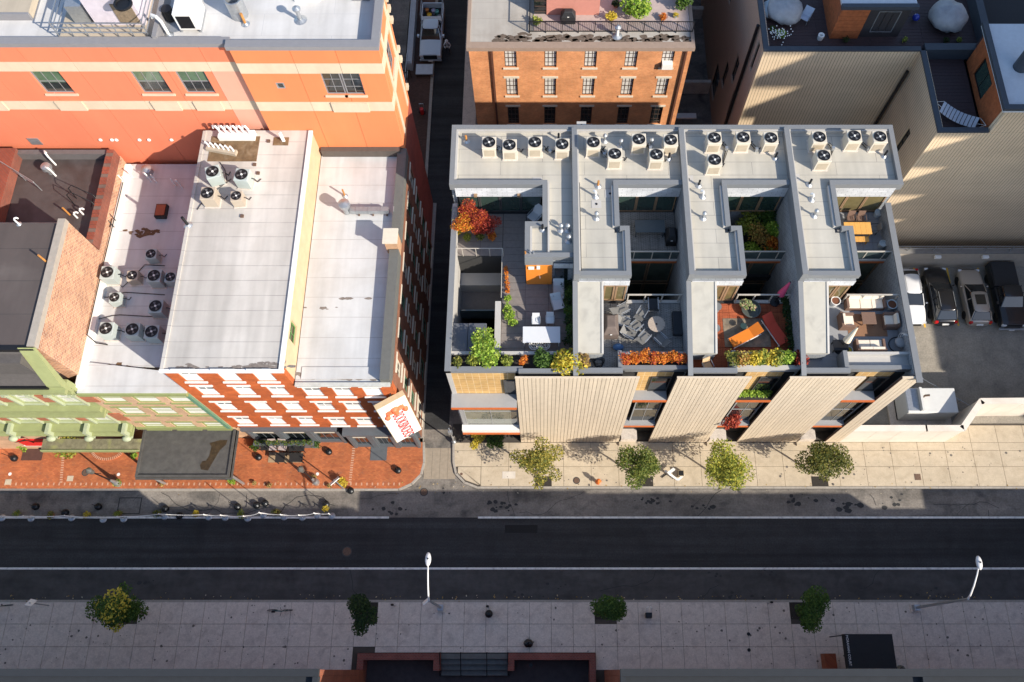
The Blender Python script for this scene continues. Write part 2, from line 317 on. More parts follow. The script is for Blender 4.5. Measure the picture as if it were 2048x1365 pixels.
# manhole in the road, asphalt patch, alley manhole
rust = mat('rusty_iron', (0.16,0.10,0.07), 0.8, 0.3, var=0.3, scale=9)
def manhole(px, py, r, label, z=0.0, m=rust):
    curbm = mat('manhole_ring', (0.05,0.05,0.05), .8)
    x, y = W(px, py, z); t = T('manhole', label, 'manhole cover', (x,y,z))
    MB().lathe(x, y, [(r, z), (r, z+.012), (r*.85, z+.012), (r*.85, z+.006), (0.01, z+.006)], 24).obj('rim', curbm, t)
    g = MB().cyl(x, y, z+.004, z+.014, r*.8, 20)
    for i in range(-3,4):
        h = math.sqrt(max(0.01, 1-(i*.25)**2))*r*.72; g.box(x-h, x+h, y+i*r*.2-.012, y+i*r*.2+.012, z+.014, z+.02)
    g.obj('cover', m, t)
manhole(694,1103,0.36,'round manhole cover in the driving lane', 0.006)
manhole(848,984,0.3,'manhole cover at the mouth of the alley')
manhole(171,945,0.27,'square framed round utility cover in the brick pavement', 0.12)
manhole(1153,961,0.26,'rusty round cover on the pale pavement left of the hydrant', 0.12)
cl_, cr_ = W(718,1306,.1)[0], W(1190,1306,.1)[0]; cy_ = W(0,1306,.1)[1]
pt = MB()
a = W(240,995); b = W(278,1028)
for (u0,u1,v0,v1) in ((a[0],b[0],a[1]-.06,a[1]+.0),(a[0],b[0],b[1],b[1]+.06),(a[0]-.03,a[0]+.03,b[1],a[1]),(b[0]-.03,b[0]+.03,b[1],a[1])): pt.box(u0,u1,v0,v1,0.0005,0.006)
tag(pt.obj('asphalt_patch_seam', mat('tar', (0.012,0.012,0.012), 0.5)), 'square outline of tar round a cut in the parking strip', 'road repair')
# oil spots
spm = mat('oil_stain', (0.02,0.02,0.02), 0.6, var=0.3)
rs = random.Random(5); ob = MB()
for (px,py,r,k) in [(1000,1012,.5,14),(1300,1000,.5,12),(1500,1190,.4,8),(1440,1150,.3,4),(1540,1150,.3,5),(1120,1165,.3,5),(910,985,.3,4),(1600,1000,.5,10),(1790,995,.4,5),(1790,1008,.5,3),(780,1020,.5,8),(1050,1190,.3,4),(1850,1188,.4,6),(300,1170,.4,4),(1700,1010,.6,9),(1400,1010,.5,6)]:
    for _ in range(k):
        x, y = W(px + rs.gauss(0,18), py + rs.gauss(0,6)); rr = r*rs.uniform(.1,.4); n = 9
        ob.add([(x+rr*rs.uniform(.6,1)*math.cos(6.283*i/n)*1.3, y+rr*rs.uniform(.6,1)*math.sin(6.283*i/n), 0.009+_*.0002) for i in range(n)], [tuple(range(n))])
ob.obj('oil_stains', spm, kind='stuff')
gs = MB()
for _ in range(520):
    if rs.random() < .6: px, py = rs.uniform(0,2048), rs.uniform(1206,1330)
    else: px, py = rs.uniform(915,2048), rs.uniform(892,970)
    x, y = W(px, py, .12)
    if cl_-.3 < x < cr_+.3 and y < cy_+.1: continue
    r = rs.choice([.02,.03,.04,.05,.09])*rs.uniform(.7,1.3); gs.add([(x+r*rs.uniform(.6,1)*math.cos(6.283*i/7), y+r*rs.uniform(.6,1)*math.sin(6.283*i/7), .131) for i in range(7)], [tuple(range(7))])
gs.obj('gum_spots', mat('gum_dark', (0.14,0.125,0.11), .9, var=.3), kind='stuff')
# leaf litter and paper
lit = MB()
for _ in range(260):
    side = rs.random() < .6
    px = rs.uniform(0,2048); py = rs.gauss(1194,3) if side else rs.gauss(975,7)
    x, y = W(px, py, .13); s = rs.uniform(.03,.08); a = rs.uniform(0,3); zz = 0.014 if (YS < y < YN) else 0.135
    lit.sheet([(x+s*math.cos(a), y+s*math.sin(a), zz), (x-s*.6*math.sin(a), y+s*.6*math.cos(a), zz+.015), (x-s*math.cos(a), y-s*math.sin(a), zz), (x+s*.6*math.sin(a), y-s*.6*math.cos(a), zz+.01)])
lit.obj('fallen_leaves', leafmat('litter', [(0.2,0.12,0.03),(0.45,0.3,0.08),(0.6,0.55,0.45)]), kind='stuff')

BX(-9.75,-7.0,YF+1,75,0.0005,0.007).obj('alley_road', asph, kind='structure')
# ---- pavements: one base with kerb and slabs / bricks
brick_pave = brickmat('brick_paving', (0.50,0.15,0.05), (0.38,0.10,0.035), (0.22,0.12,0.07), ground=True, bw=0.2, bh=0.1, ms=0.007, patch=(0.22,0.11,0.07))
brick_edge = mat('brick_header_course', (0.52,0.3,0.2), 0.9, var=0.2, scale=9)
def gp(lst, z=0.12): return [W(x, y, z) for x, y in lst]
nw = gp([(845,888),(846,925),(840,948),(822,966),(797,977)]); nw = [(p[0], p[1]) for p in nw]
poly = [(-60, YN), (nw[4][0], YN)] + nw[3::-1][:4] + [(-60, YF+.4)]
poly = [(-60, YN), (nw[4][0], YN), nw[3], nw[2], nw[1], (nw[0][0], YF+.3), (-60, YF+.3)]
pave_w = MB().prism(poly, 0, 0.12).obj('pavement', brick_pave, kind='structure')
hb = MB()
rk = [(-60+0,YN)] 
def kerb(name_parent, pts, wd=0.16, h=0.125, seg=2.4, inward=1):
    """granite kerb stones as pieces along a polyline; offset to the left of travel"""
    for (x0,y0),(x1,y1) in zip(pts, pts[1:]):
        L_ = math.hypot(x1-x0, y1-y0); n = max(1, round(L_/seg)); ang = math.atan2(y1-y0, x1-x0)
        nx, ny = -math.sin(ang)*wd/2*inward, math.cos(ang)*wd/2*inward
        for i in range(n):
            f = (i+.5)/n; cx = x0+(x1-x0)*f+nx; cy = y0+(y1-y0)*f+ny
            MB().obox((cx,cy,h/2+.004), L_/n-.015, wd, h, ang).obj('kerb_stone', curbm, name_parent)
kerb(pave_w, [(-40,YN-.0),(nw[4][0],YN),nw[3],nw[2],nw[1],(nw[0][0],YF)], inward=-1)
# header course bricks along the kerb (individual, pale) and two cross bands
for i in range(150):
    px = 5 + i*5.4
    if px > 800: break
    x, y = W(px, 968, .12)
    MB().box(x-.05,x+.05,y-.1,y+.1,0.121,0.128 if i%2 else 0.124).obj('brick', brick_edge if i%2 else brick_pave, pave_w)
for (px0,px1) in ((128,122),(708,700)):
    for i in range(16):
        f = i/15; x, y = W(px0+(px1-px0)*f, 892+72*f, .12); MB().box(x-.1,x+.1,y-.045,y+.045,0.121,0.127).obj('brick', brick_edge, pave_w)
# north-east concrete pavement
ne = gp([(905,872),(905,925),(910,948),(928,967),(955,977)])
pe = [(ne[4][0],YN),(62,YN),(62,YF+1.4),(ne[0][0],YF+1.4),ne[1],ne[2],ne[3]]
pave_e = MB().prism([(p[0],p[1]) for p in pe], 0, 0.085).obj('pavement', joint, kind='structure')
kerb(pave_e, [(60,YN),(ne[4][0],YN),ne[3],ne[2],ne[1],ne[0]], inward=-1)
def slabs(parent, xs, ys, m, z0, z1, skip=lambda x,y: False, gap=0.02, shared={}):
    rr = random.Random(3)
    for y0, y1 in zip(ys, ys[1:]):
        for x0, x1 in zip(xs, xs[1:]):
            cx, cy = (x0+x1)/2, (y0+y1)/2
            if skip(cx, cy): continue
            k = (round(x1-x0,3), round(y1-y0,3), m.name)
            if k not in shared:
                hx, hy = (x1-x0)/2-gap/2, (y1-y0)/2-gap/2; b = 0.006
                me = bpy.data.meshes.new('paving_slab')
                me.from_pydata([(-hx,-hy,0),(hx,-hy,0),(hx,hy,0),(-hx,hy,0),(-hx,-hy,z1-z0-b),(hx,-hy,z1-z0-b),(hx,hy,z1-z0-b),(-hx,hy,z1-z0-b),(-hx+b,-hy+b,z1-z0),(hx-b,-hy+b,z1-z0),(hx-b,hy-b,z1-z0),(-hx+b,hy-b,z1-z0)], [],
                    [(0,1,5,4),(1,2,6,5),(2,3,7,6),(3,0,4,7),(4,5,9,8),(5,6,10,9),(6,7,11,10),(7,4,8,11),(8,9,10,11)])
                me.materials.append(m); shared[k] = me
            o = bpy.data.objects.new('paving_slab', shared[k]); C.objects.link(o); o.parent = parent; o.location = (cx, cy, z0 + rr.uniform(-.004,.004))
xs = [ne[0][0]+.18 + 2.02*i for i in range(29)]
slabs(pave_e, xs, [YN+.18, W(0,933,.12)[1], W(0,901,.12)[1], YF-.03], conc, 0.06, 0.12, skip=lambda x,y: y < 14.0 and x < xs[0]+1.1)
slabs(pave_e, xs[9:], [YF-.03, YF+1.3], conc, 0.055, 0.115, skip=lambda x,y: x < 22.5)
# corner patch in a bevelled slab
MB().prism([ (ne[2][0]+.2,ne[2][1]+.1),(ne[3][0]+.1,ne[3][1]+.25),(ne[4][0]+.3,YN+.2),(xs[1]-.02,YN+.2),(xs[1]-.02,W(0,934,.12)[1]),(ne[2][0]+.2,W(0,934,.12)[1])], 0.06, 0.119).obj('paving_slab', conc, pave_e)
# alley apron and alley kerbs
apr = gp([(849,895),(903,895),(903,950),(925,975),(800,982),(845,955)], 0.0)
for i in range(4):
    x0 = apr[0][0]+.05 + i*.58; MB().box(x0, x0+.565, W(0,958)[1], W(0,896)[1], 0.0, 0.02).obj('alley_apron_slab', mat('apron_concrete',(0.30,0.25,0.19),.9,var=.15,scale=4), kind='structure')
al = W(848,905)
kw = BX(al[0]-.35, al[0]-.08, YF, 36.4, 0, .12).obj('alley_kerb', curbm, kind='structure')
kw2 = BX(-10.0, -9.75, 36.4, 70, 0, .12).obj('alley_kerb', curbm, kind='structure')
alley_pave = BX(-12.2, -10.0, 36.6, 75, 0, .12).obj('alley_pavement', brickmat('alley_brick', (0.13,0.06,0.045),(0.09,0.04,0.03),(0.06,0.05,0.04), ground=True), kind='structure')
BX(-7.0,-5.85, 33, 75, 0, .12).obj('alley_footway', conc_g, kind='structure')

# ---- south pavement slabs
cl_, cr_ = W(718,1306,.1)[0], W(1190,1306,.1)[0]; cy_ = W(0,1306,.1)[1]
south = MB().box(-60,cl_,-2.0,YS-.06,-1.49,0.085).box(cr_,60,-2.0,YS-.06,-1.49,0.085).box(cl_,cr_,cy_,YS-.06,-1.49,0.085).obj('pavement', joint, kind='structure')
kerb(south, [(-38,YS),(38,YS)], inward=-1, seg=2.6)
sx = [-2.39 + 1.497*i for i in range(-25,28)]
ys_ = [W(0,y,.12)[1] for y in (1340,1293.5,1248,1203)]
cl_, cr_ = W(718,1306,.1)[0], W(1190,1306,.1)[0]; cy_ = W(0,1306,.1)[1]
pits = [W(x,1220)[0] for x in (275,745,1205,1600)]
def skp(x, y):
    if cl_-.3 < x < cr_+.3 and y < cy_+.3: return True
    return y > 3.0 and any(abs(x-p) < .74 for p in pits)
slabs(south, sx, ys_, conc_g, 0.06, 0.12, skip=skp)
xsub = [x for x in sx if cl_-.2 < x < cr_+.5]
slabs(south, xsub, [cy_+.02, ys_[1]], conc_g, 0.06, 0.12)
soil = mat('tree_pit_soil', (0.035,0.03,0.025), 1, var=0.4, scale=12, bump=0.6, bscale=30)
for p in pits: BX(p-.74,p+.74,ys_[2]+.3,ys_[3]-.02,0.05,0.10).obj('tree_pit', soil, kind='structure')
for px in (1087,1290,1462,1640):
    x, y = W(px, 965, .12); BX(x-.6,x+.6,y-.35,y+.45,0.09,0.128).obj('tree_pit', soil, kind='structure')

# ---- parking lot
LX0, LY0, LY1 = 22.35, 17.5, 30.5
BX(LX0, 70, YF+.35, LY1+.1, 0.0005, 0.006).obj('parking_lot', asph_lot, kind='structure')
ylw = mat('yellow_paint', (0.75,0.42,0.04), 0.7, var=0.1)
for i, (pa, pb) in enumerate([((1828,537),(1850,655)),((1893,533),(1913,652)),((1955,533),(1983,650)),((2020,533),(2048,650))]):
    a = W(*pa); b = W(*pb); x = (a[0]+b[0])/2
    tag(MB().box(a[0]-.07,a[0]+.07,b[1],LY1-.1,0.006,0.012).obj('bay_line', ylw), 'yellow parking bay line, %s from the left' % ORD[i], 'road marking', 'bay lines in the car park')
LWm = mat('lot_wall_concrete', (0.42,0.36,0.29), 0.85, var=0.12, scale=2)
lw = T('lot_wall', 'tan concrete retaining wall with grey rail behind the parked cars', 'wall', (30,LY1,0))
BX(22.35,70,LY1,LY1+.4,0,2.3).obj('wall', LWm, lw)
BX(22.35,70,LY1-.05,LY1+.45,2.3,2.42).obj('coping', mat('coping_dark', (0.2,0.19,0.18), 0.8), lw)
rl = MB()
for zz in (2.75,3.1): rl.box(22.35,70,LY1+.15,LY1+.2,zz,zz+.05)
rl.obj('rail', galv, lw)
for i in range(24): BX(22.6+i*2, 22.66+i*2, LY1+.15, LY1+.2, 2.42, 3.1).obj('post', galv, lw)
for px in (1874,1969):
    x = WX(px, LY1, 1.9)
    tag(MB().box(x-.25,x+.25,LY1-.28,LY1-.02,1.85,2.1).obj('wall_lamp', white, bevel=.04), 'small white wall lamp above the %s' % ('black estate car' if px < 1900 else 'champagne car'), 'lamp')

# ================= CORNER RED BRICK BUILDINGS (west block) =================
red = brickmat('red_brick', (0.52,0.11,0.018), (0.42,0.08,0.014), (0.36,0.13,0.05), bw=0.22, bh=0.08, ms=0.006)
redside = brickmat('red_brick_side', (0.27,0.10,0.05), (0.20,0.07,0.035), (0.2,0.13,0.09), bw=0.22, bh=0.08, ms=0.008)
wroof = roofmat('white_membrane', (0.54,0.545,0.54), (0.36,0.33,0.29), seam=1.35, seamcol=(0.3,0.28,0.27), amt=0.3, lenb=30)
wroof2 = roofmat('weathered_white_membrane', (0.47,0.44,0.40), (0.64,0.61,0.57), seam=0.98, seamcol=(0.22,0.2,0.19), amt=0.35, lenb=30); wear(wroof2, (.55,.04,1), .86, 1.22, 3)
slate = mat('slate_paint', (0.10,0.115,0.13), 0.5, var=0.08)
cream = mat('cream_stone', (0.62,0.56,0.45), 0.8, var=0.08)
blind = mat('blind_behind_glass', (0.62,0.60,0.56), 0.25, var=0.12, scale=3, spec=0.8)
stuc = mat('tan_stucco', (0.56,0.39,0.24), 0.9, var=0.12, scale=1.5, stain=(0.5,0.4,0.3), stain_amt=0.5)
XA, XB, XC, XD = -21.65, -14.8, -9.0, -28.35     # building 2 | building 1 | alley | building 3 left
YB = 32.25
ZR1, ZR2, ZR3 = 13.45, 15.85, 12.05
zrow2 = [hz(YF, y) for y in (752,781,812,841)]; zrow1 = [hz(YF, y) for y in (783,812,843)]
def redbuilding(label, x0, x1, zt, roof_m, rows, cols, zsf, cat='building'):
    B = T('brick_building', label, cat, ((x0+x1)/2, YF, 0)); f = fr('S', YF)
    ops = []
    for z in rows:
        for c in cols: ops.append((c-.55, c+.55, z-.95, z+.85))
    wall(f, x0, x1, zsf, zt-.33, ops).obj('wall', red, B)
    for o in ops:
        wo = window(f, o, B, white, mat('old_glass_grey',(0.16,0.17,0.17),.1,var=.5,scale=2,spec=.9), 2, 4, 0.06, 0.09, sill=True, head=True, sill_m=white, shade=(white,.55))
        # white panelled surround of the deep sash
    return B, f
c2 = [WX(p, YF, zrow2[1]) for p in (414,488,555)]; c1 = [WX(p, YF, zrow1[1]) for p in (649,706,763)]
B2, f2 = redbuilding('taller red brick building with weathered pale roof and white sash windows', XA, XB, ZR2, wroof2, zrow2, c2, 4.15)
B1, f1 = redbuilding('corner red brick building with bright white roof beside the alley', XB+.02, XC, ZR1, wroof, zrow1, c1, 4.15)
# roofs, eaves
BX(XA, XB+.02, YF+.02, YB-.02, ZR2-.25, ZR2-.05).obj('roof', wroof2, B2)
BX(XA-.08, XB+.12, YF-.12, YF+.06, ZR2-.14, ZR2+.05).obj('eave', white, B2)
BX(XB-.16, XB+.1, YF+.06, YB-.1, ZR2-.05, ZR2+.06).obj('parapet', white, B2)
BX(XA-.06, XA+.14, YF+.06, YB-.1, ZR2-.05, ZR2+.03).obj('parapet', wroof2, B2)
BX(XA+.02, XB-.36, YF+.4, YB-.03, 4, ZR2-.26).obj('core', red, B2)
# stucco side strip above building 1
sf = fr('E', XB)
wy = [W(577,650,14.3)[1], W(577,688,14.3)[1]]
wall(sf, YF+.36, YB-.03, ZR1-.3, ZR2-.052, [(wy[1],wy[0],14.0,15.2)], .3).obj('side_wall', stuc, B2)
window(sf, (wy[1],wy[0],14.0,15.2), B2, mat('green_paint', (0.12,0.24,0.07), 0.6), dkglass, 2, 2, .1)
# brown ballast patch, and vent trays at the back of building 2
browng = mat('brown_ballast', (0.16,0.10,0.05), 0.95, var=0.4, scale=2.5, stain=(0.35,0.27,0.18), stain_amt=0.6, stain_scale=1.5)
a = W(414,322,ZR2); b = W(520,272,ZR2)
BX(a[0],b[0],a[1],b[1],ZR2-.05,ZR2-.03).obj('ballast_patch', browng, B2)
a = W(545,290,ZR2); b = W(578,274,ZR2); BX(a[0],b[0],a[1],b[1],ZR2-.05,ZR2-.03).obj('ballast_patch', browng, B2)
for px,py in ((537,282),(509,329),(516,346),(484,432)):
    x,y = W(px,py,ZR2); BX(x-.1,x+.1,y-.1,y+.1,ZR2-.05,ZR2+.03).obj('roof_drain', rust, B2)
BX(XB+.05, XC-.62, YF+.02, YB-.02, ZR1-.3, ZR1-.1).obj('roof', wroof, B1)
BX(XB+.1, XC-.05, YF-.14, YF+.1, ZR1-.12, ZR1+.04).obj('eave', mat('verdigris_gutter', (0.5,0.5,0.46), 0.6, var=0.2), B1)
BX(XC-.6, XC-.02, YF+.12, 24.6, ZR1-.5, ZR1+.55).obj('parapet', mat('grey_parapet', (0.12,0.12,0.11), 0.8, var=0.12), B1)
BX(XC-.6, XC-.02, 25.6, YB-.02, ZR1-.5, ZR1+.4).obj('parapet', mat('grey_parapet', (0.12,0.12,0.11), 0.8, var=0.12), B1)
BX(XB+.4, XC-.62, YF+.35, YF+1.1, ZR1-.1, ZR1-.04).obj('eave_fold', wroof, B1)
BX(XB+.05, XC-.36, YF+.4, YB-.03, 4, ZR1-.31).obj('core', red, B1)
# east wall along the alley with windows, curved oriel in green
fe = fr('E', XC)
ops = []
for zc in (11.2, 8.2, 5.2):
    for k in range(7):
        u = YF+1.3 + k*2.3; ops.append((u, u+1.05, zc-.8, zc+1.0))
ops += [(YF+1.2+k*3.3, YF+2.8+k*3.3, .5, 3.0) for k in range(5)]
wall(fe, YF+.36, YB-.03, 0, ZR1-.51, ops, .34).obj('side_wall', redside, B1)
grn = mat('green_window_paint', (0.10,0.2,0.12), 0.5, var=0.1)
for i, o in enumerate(ops): window(fe, o, B1, grn if i % 3 else cream, dkglass, 2, 2, .08, sill=True, head=True, sill_m=cream)
# chimney and duct
ch = BX(XC-.8, XC-.05, 24.65, 25.55, ZR1-.5, ZR1+1.3).obj('chimney', brickmat('chimney_brick', (0.5,0.28,0.15),(0.42,0.22,0.12),(0.4,0.3,0.2)), B1)
BX(XC-.9, XC+.02, 24.58, 25.62, ZR1+1.3, ZR1+1.42).obj('chimney_cap', cream, ch)
dk = T('exhaust_duct', 'silver exhaust duct with round cowl running to the brick chimney', 'duct', (-12, 25, ZR1))
dx0, dy = W(700, 420, ZR1+.3)
BX(dx0, XC-.9, dy-.16, dy+.16, ZR1+.05, ZR1+.45).obj('duct', galv, dk)
MB().lathe(dx0-.25, dy+.05, [(.22,ZR1-.05),(.22,ZR1+.7),(.36,ZR1+.75),(.36,ZR1+1.05),(.05,ZR1+1.15)], 16).obj('cowl', galv, dk)
for i in range(4): BX(dx0+.4+i*.8, dx0+.44+i*.8, dy-.19, dy+.19, ZR1+.03, ZR1+.48).obj('duct_flange', galv, dk)
for i in range(3): BX(dx0+.5+i*.9, dx0+.58+i*.9, dy-.22, dy+.22, ZR1-.1, ZR1+.05).obj('duct_support', rust, dk)
# storefronts
def storefront(B, f, x0, x1, bays, proj):
    g = lambda u, n, z: f(u, n - proj, z)
    ops = []; n = bays; wd = (x1-x0)/n
    for i in range(n): ops.append((x0+wd*i+.28, x0+wd*(i+1)-.28, .55, 3.1))
    wall(g, x0, x1, 0.12, 3.75, ops, .3).obj('storefront', slate, B)
    fb = MB(); fbox(fb, g, x0-.06, x1+.06, -.22, .5, 3.75, 4.12); fb.obj('storefront_cornice', slate, B)
    for o in ops:
        window(g, o, B, slate, dkglass, 3, 1, .1, .06)
        tb = MB(); fbox(tb, g, o[0]+.06, o[1]-.06, .05, .13, 2.5, 3.0); tb.obj('transom', cream, B)
    for i in range(n+1):
        u = x0+wd*i; pb = MB(); fbox(pb, g, max(x0,u-.2), min(x1,u+.2), -.07, -.003, 0.12, 3.7); pb.obj('pilaster', slate, B)
    BXm = MB(); fbox(BXm, f, x0+.01, x1-.01, .34, .6, 0.12, 4.1); BXm.obj('backing', slate, B)
storefront(B2, f2, XA+.6, XB+.3, 3, .02)
storefront(B1, f1, XB+.9, XC-.02, 3, .38)
# ---- the corner sign (lobster board) with writing
def textobj(s, size, m, M, parent, name='lettering', ext=.01):
    cu = bpy.data.curves.new(name, 'FONT'); cu.body = s; cu.size = size; cu.extrude = ext; cu.align_x = 'CENTER'; cu.align_y = 'CENTER'
    tmp = bpy.data.objects.new('tmp', cu); C.objects.link(tmp); dg = bpy.context.evaluated_depsgraph_get()
    me = bpy.data.meshes.new_from_object(tmp.evaluated_get(dg)); bpy.data.objects.remove(tmp)
    me.transform(Matrix.Translation(-parent.location) @ M); me.materials.clear(); me.materials.append(m); o = bpy.data.objects.new(name, me); C.objects.link(o); o.parent = parent
    return o
SG = T('hanging_sign', 'tall white corner sign with orange lobster and red letters projecting over the alley corner', 'sign', (XC-1.15,YF-1.05,3.9))
# board stands diagonally off the corner; top high on the wall, foot above the shop cornice
sp0 = W(770,795,11.6); sp1 = W(807,765,11.6)
zt, zb = 11.6, 3.9
# board plane: vertical, spanning horizontal from L to Rr
def signpt(u, zf): return None
Lx, Ly = XC-1.15, YF-1.05; Rx, Ry = XC+.55, YF-.05
dirx, diry = (Rx-Lx), (Ry-Ly); wl = math.hypot(dirx, diry); dirx /= wl; diry /= wl; nx_, ny_ = diry, -dirx   # faces south-east
ang = math.atan2(diry, dirx)
def slab_(c0, c1, z0, z1, off0, off1):
    a = (Lx+dirx*c0, Ly+diry*c0); b = (Lx+dirx*c1, Ly+diry*c1)
    return MB().prism([(a[0]+nx_*off1,a[1]+ny_*off1),(b[0]+nx_*off1,b[1]+ny_*off1),(b[0]+nx_*off0,b[1]+ny_*off0),(a[0]+nx_*off0,a[1]+ny_*off0)], z0, z1)
slab_(0, wl, zb, zt, -.35, 0).obj('sign_box', mat('sign_tan_edge', (0.55,0.42,0.25), 0.7), SG)
slab_(.04, wl-.04, zb+.05, zt-.05, 0.002, .03).obj('sign_face', mat('sign_white', (0.85,0.85,0.84), 0.5, var=0.03), SG)
redl = mat('sign_red', (0.62,0.03,0.03), 0.5, var=0.1); orl = mat('sign_orange', (0.75,0.17,0.07), 0.5, var=0.2, scale=8)
def SM(c, z, rot=0):  # matrix placing XY text onto the sign face
    o = Vector((Lx+dirx*c+nx_*.045, Ly+diry*c+ny_*.045, z))
    M = Matrix(((dirx,0,nx_,o.x),(diry,0,ny_,o.y),(0,1,0,o.z),(0,0,0,1))); return M @ Matrix.Rotation(rot, 4, 'Z')
textobj('BOOKBINDERS', 1.1, redl, SM(wl*.50, zb+2.85, -math.pi/2) @ Matrix.Diagonal((.70,1.0,1,1)), SG)
lb = MB(); LZ = zt-1.5
def SP(c, z, o=.06): return (Lx+dirx*c+nx_*o, Ly+diry*c+ny_*o, z)
for c, z, r in ((wl*.5,LZ+.3,.26),(wl*.5,LZ,.24),(wl*.5,LZ-.3,.21),(wl*.5,LZ-.6,.18)): lb.ball(SP(c,z), r, 10, 6)
for s in (-1,1):
    lb.tube([SP(wl*.5+s*.1,LZ+.3), SP(wl*.5+s*.5,LZ+.05), SP(wl*.5+s*.62,LZ-.35)], [.09,.11,.07], 7); lb.ball(SP(wl*.5+s*.62,LZ-.55), .2, 9, 6, (1,1,1.5))
    for k in range(4): lb.tube([SP(wl*.5,LZ+.2-k*.2), SP(wl*.5+s*.42,LZ+.35-k*.22), SP(wl*.5+s*.62,LZ+.25-k*.22)], .035, 5)
lb.obj('lobster', orl, SG); MB().tube([SP(wl*.5,zt-.2,-.3), (XC-.2,YF+.3,zt+.4)], .04).obj('stay_rod', blackm, SG)

# ================= BUILDING 3 (tan with green trim) =================
tan_b = brickmat('tan_brick', (0.55,0.36,0.22), (0.5,0.31,0.19), (0.5,0.38,0.26), bw=0.22, bh=0.08, ms=0.006)
gtrim = mat('sage_green_trim', (0.25,0.28,0.11), 0.7, var=0.1)
B3 = T('brick_building', 'low tan brick building with sage green window trim and white roof', 'building', (-25,YF,0)); f3 = fr('S', YF)
rows3 = [hz(YF, y) for y in (797,822,851)]
wear(red, (.6,.6,.5), .85, 1.15); wear(red, (.15,.15,3), .93, 1.07)
cols3 = [WX(p, YF, rows3[1]) for p in (262,327,392)]
ops = [(c-.75, c+.75, z-.85, z+.85) for z in rows3 for c in cols3]
wall(f3, XD, XA-.01, 3.0, ZR3-.35, ops).obj('wall', tan_b, B3)
for o in ops: window(f3, o, B3, gtrim, mat('bright_blind',(0.78,0.77,0.72),.3,var=.06), 1, 2, .04, .10, sill=True, head=True, sill_m=gtrim)
fb = MB(); fbox(fb, f3, XD-.02, XA-.05, -.22, .35, ZR3-.35, ZR3-.02); fb.obj('cornice', gtrim, B3)
fb = MB(); fbox(fb, f3, XD, XA-.03, -.1, .3, 3.9, 4.25); fb.obj('belt_course', gtrim, B3)
fb = MB(); fbox(fb, f3, XA-.28, XA-.04, -.16, -.003, 4.3, ZR3-.4); fb.obj('downpipe', mat('green_pipe', (0.12,0.25,0.16), 0.5), B3)
BX(XD+.02, XA-.02, YF+.36, YB-.03, 0, ZR3-.3).obj('core', tan_b, B3)
BX(XD+.05, XA-.02, YF+1.6, YB-.02, ZR3-.28, ZR3-.04).obj('roof', wroof, B3)
# sloping front fold of the roof
MB().hexa([(XD,YF-.1,ZR3-.05),(XA-.02,YF-.1,ZR3-.05),(XA-.02,YF+1.1,ZR3-.02),(XD+.02,YF+1.9,ZR3-.02)], [(XD,YF-.1,ZR3+.06),(XA-.02,YF-.1,ZR3+.06),(XA-.02,YF+1.1,ZR3+.12),(XD+.02,YF+1.9,ZR3+.12)]).obj('eave_fold', wroof, B3)
BX(XD-.1, XD+.35, YF+.2, YB-.2, ZR3-.04, ZR3+.25).obj('parapet', white, B3)
a = W(325,425,ZR3); t_ = T('roof_hatch', 'brown roof hatch in the shade on the white roof', 'hatch', (a[0],a[1],ZR3))
BX(a[0]-.36,a[0]+.36,a[1]-.48,a[1]+.48,ZR3-.05,ZR3+.3).obj('kerb', blackm, t_); BX(a[0]-.3,a[0]+.3,a[1]-.4,a[1]+.4,ZR3+.3,ZR3+.36).obj('lid', mat('hatch_red', (0.3,0.07,0.03), .5), t_)
rr = random.Random(8); rm = MB()
for px, py, k, s in ((265,742,26,.12),(245,737,14,.1),(290,740,14,.1),(298,464,16,.1),(270,464,10,.08),(340,750,10,.1)):
    for _ in range(k):
        x, y = W(px+rr.gauss(0,14), py+rr.gauss(0,3), ZR3); r = s*rr.uniform(.6,2); rm.add([(x+r*rr.uniform(.6,1.3)*math.cos(6.283*i/8)*1.6, y+r*rr.uniform(.5,1)*math.sin(6.283*i/8), ZR3-.036+_*.0005) for i in range(8)], [tuple(range(8))])
for (B_, Z_, spots) in ((B2, ZR2-.048, ((380,737,14),(520,736,34),(540,730,20),(460,738,12),(568,737,14))), (B1, ZR1-.098, ((600,752,20),(650,757,22),(700,758,14),(752,756,26),(640,620,5),(700,600,6)))):
    m2_ = MB()
    for px, py, k in spots:
        for q_ in range(k):
            x, y = W(px+rr.gauss(0,15), py-3+rr.gauss(0,2), Z_); r = .07*rr.uniform(.5,2); m2_.add([(x+r*rr.uniform(.6,1.3)*math.cos(6.283*i/8)*2, y+r*rr.uniform(.5,1)*math.sin(6.283*i/8), Z_+.003+q_*.0003) for i in range(8)], [tuple(range(8))])
    m2_.obj('roof_dirt', mat('grey_roof_dirt', (0.2,0.17,0.15), 1, var=.4, scale=5), B_, kind='stuff')
rm.obj('roof_moss', mat('rust_brown_moss', (0.13,0.075,0.04), 1, var=0.4, scale=6), B3, kind='stuff')
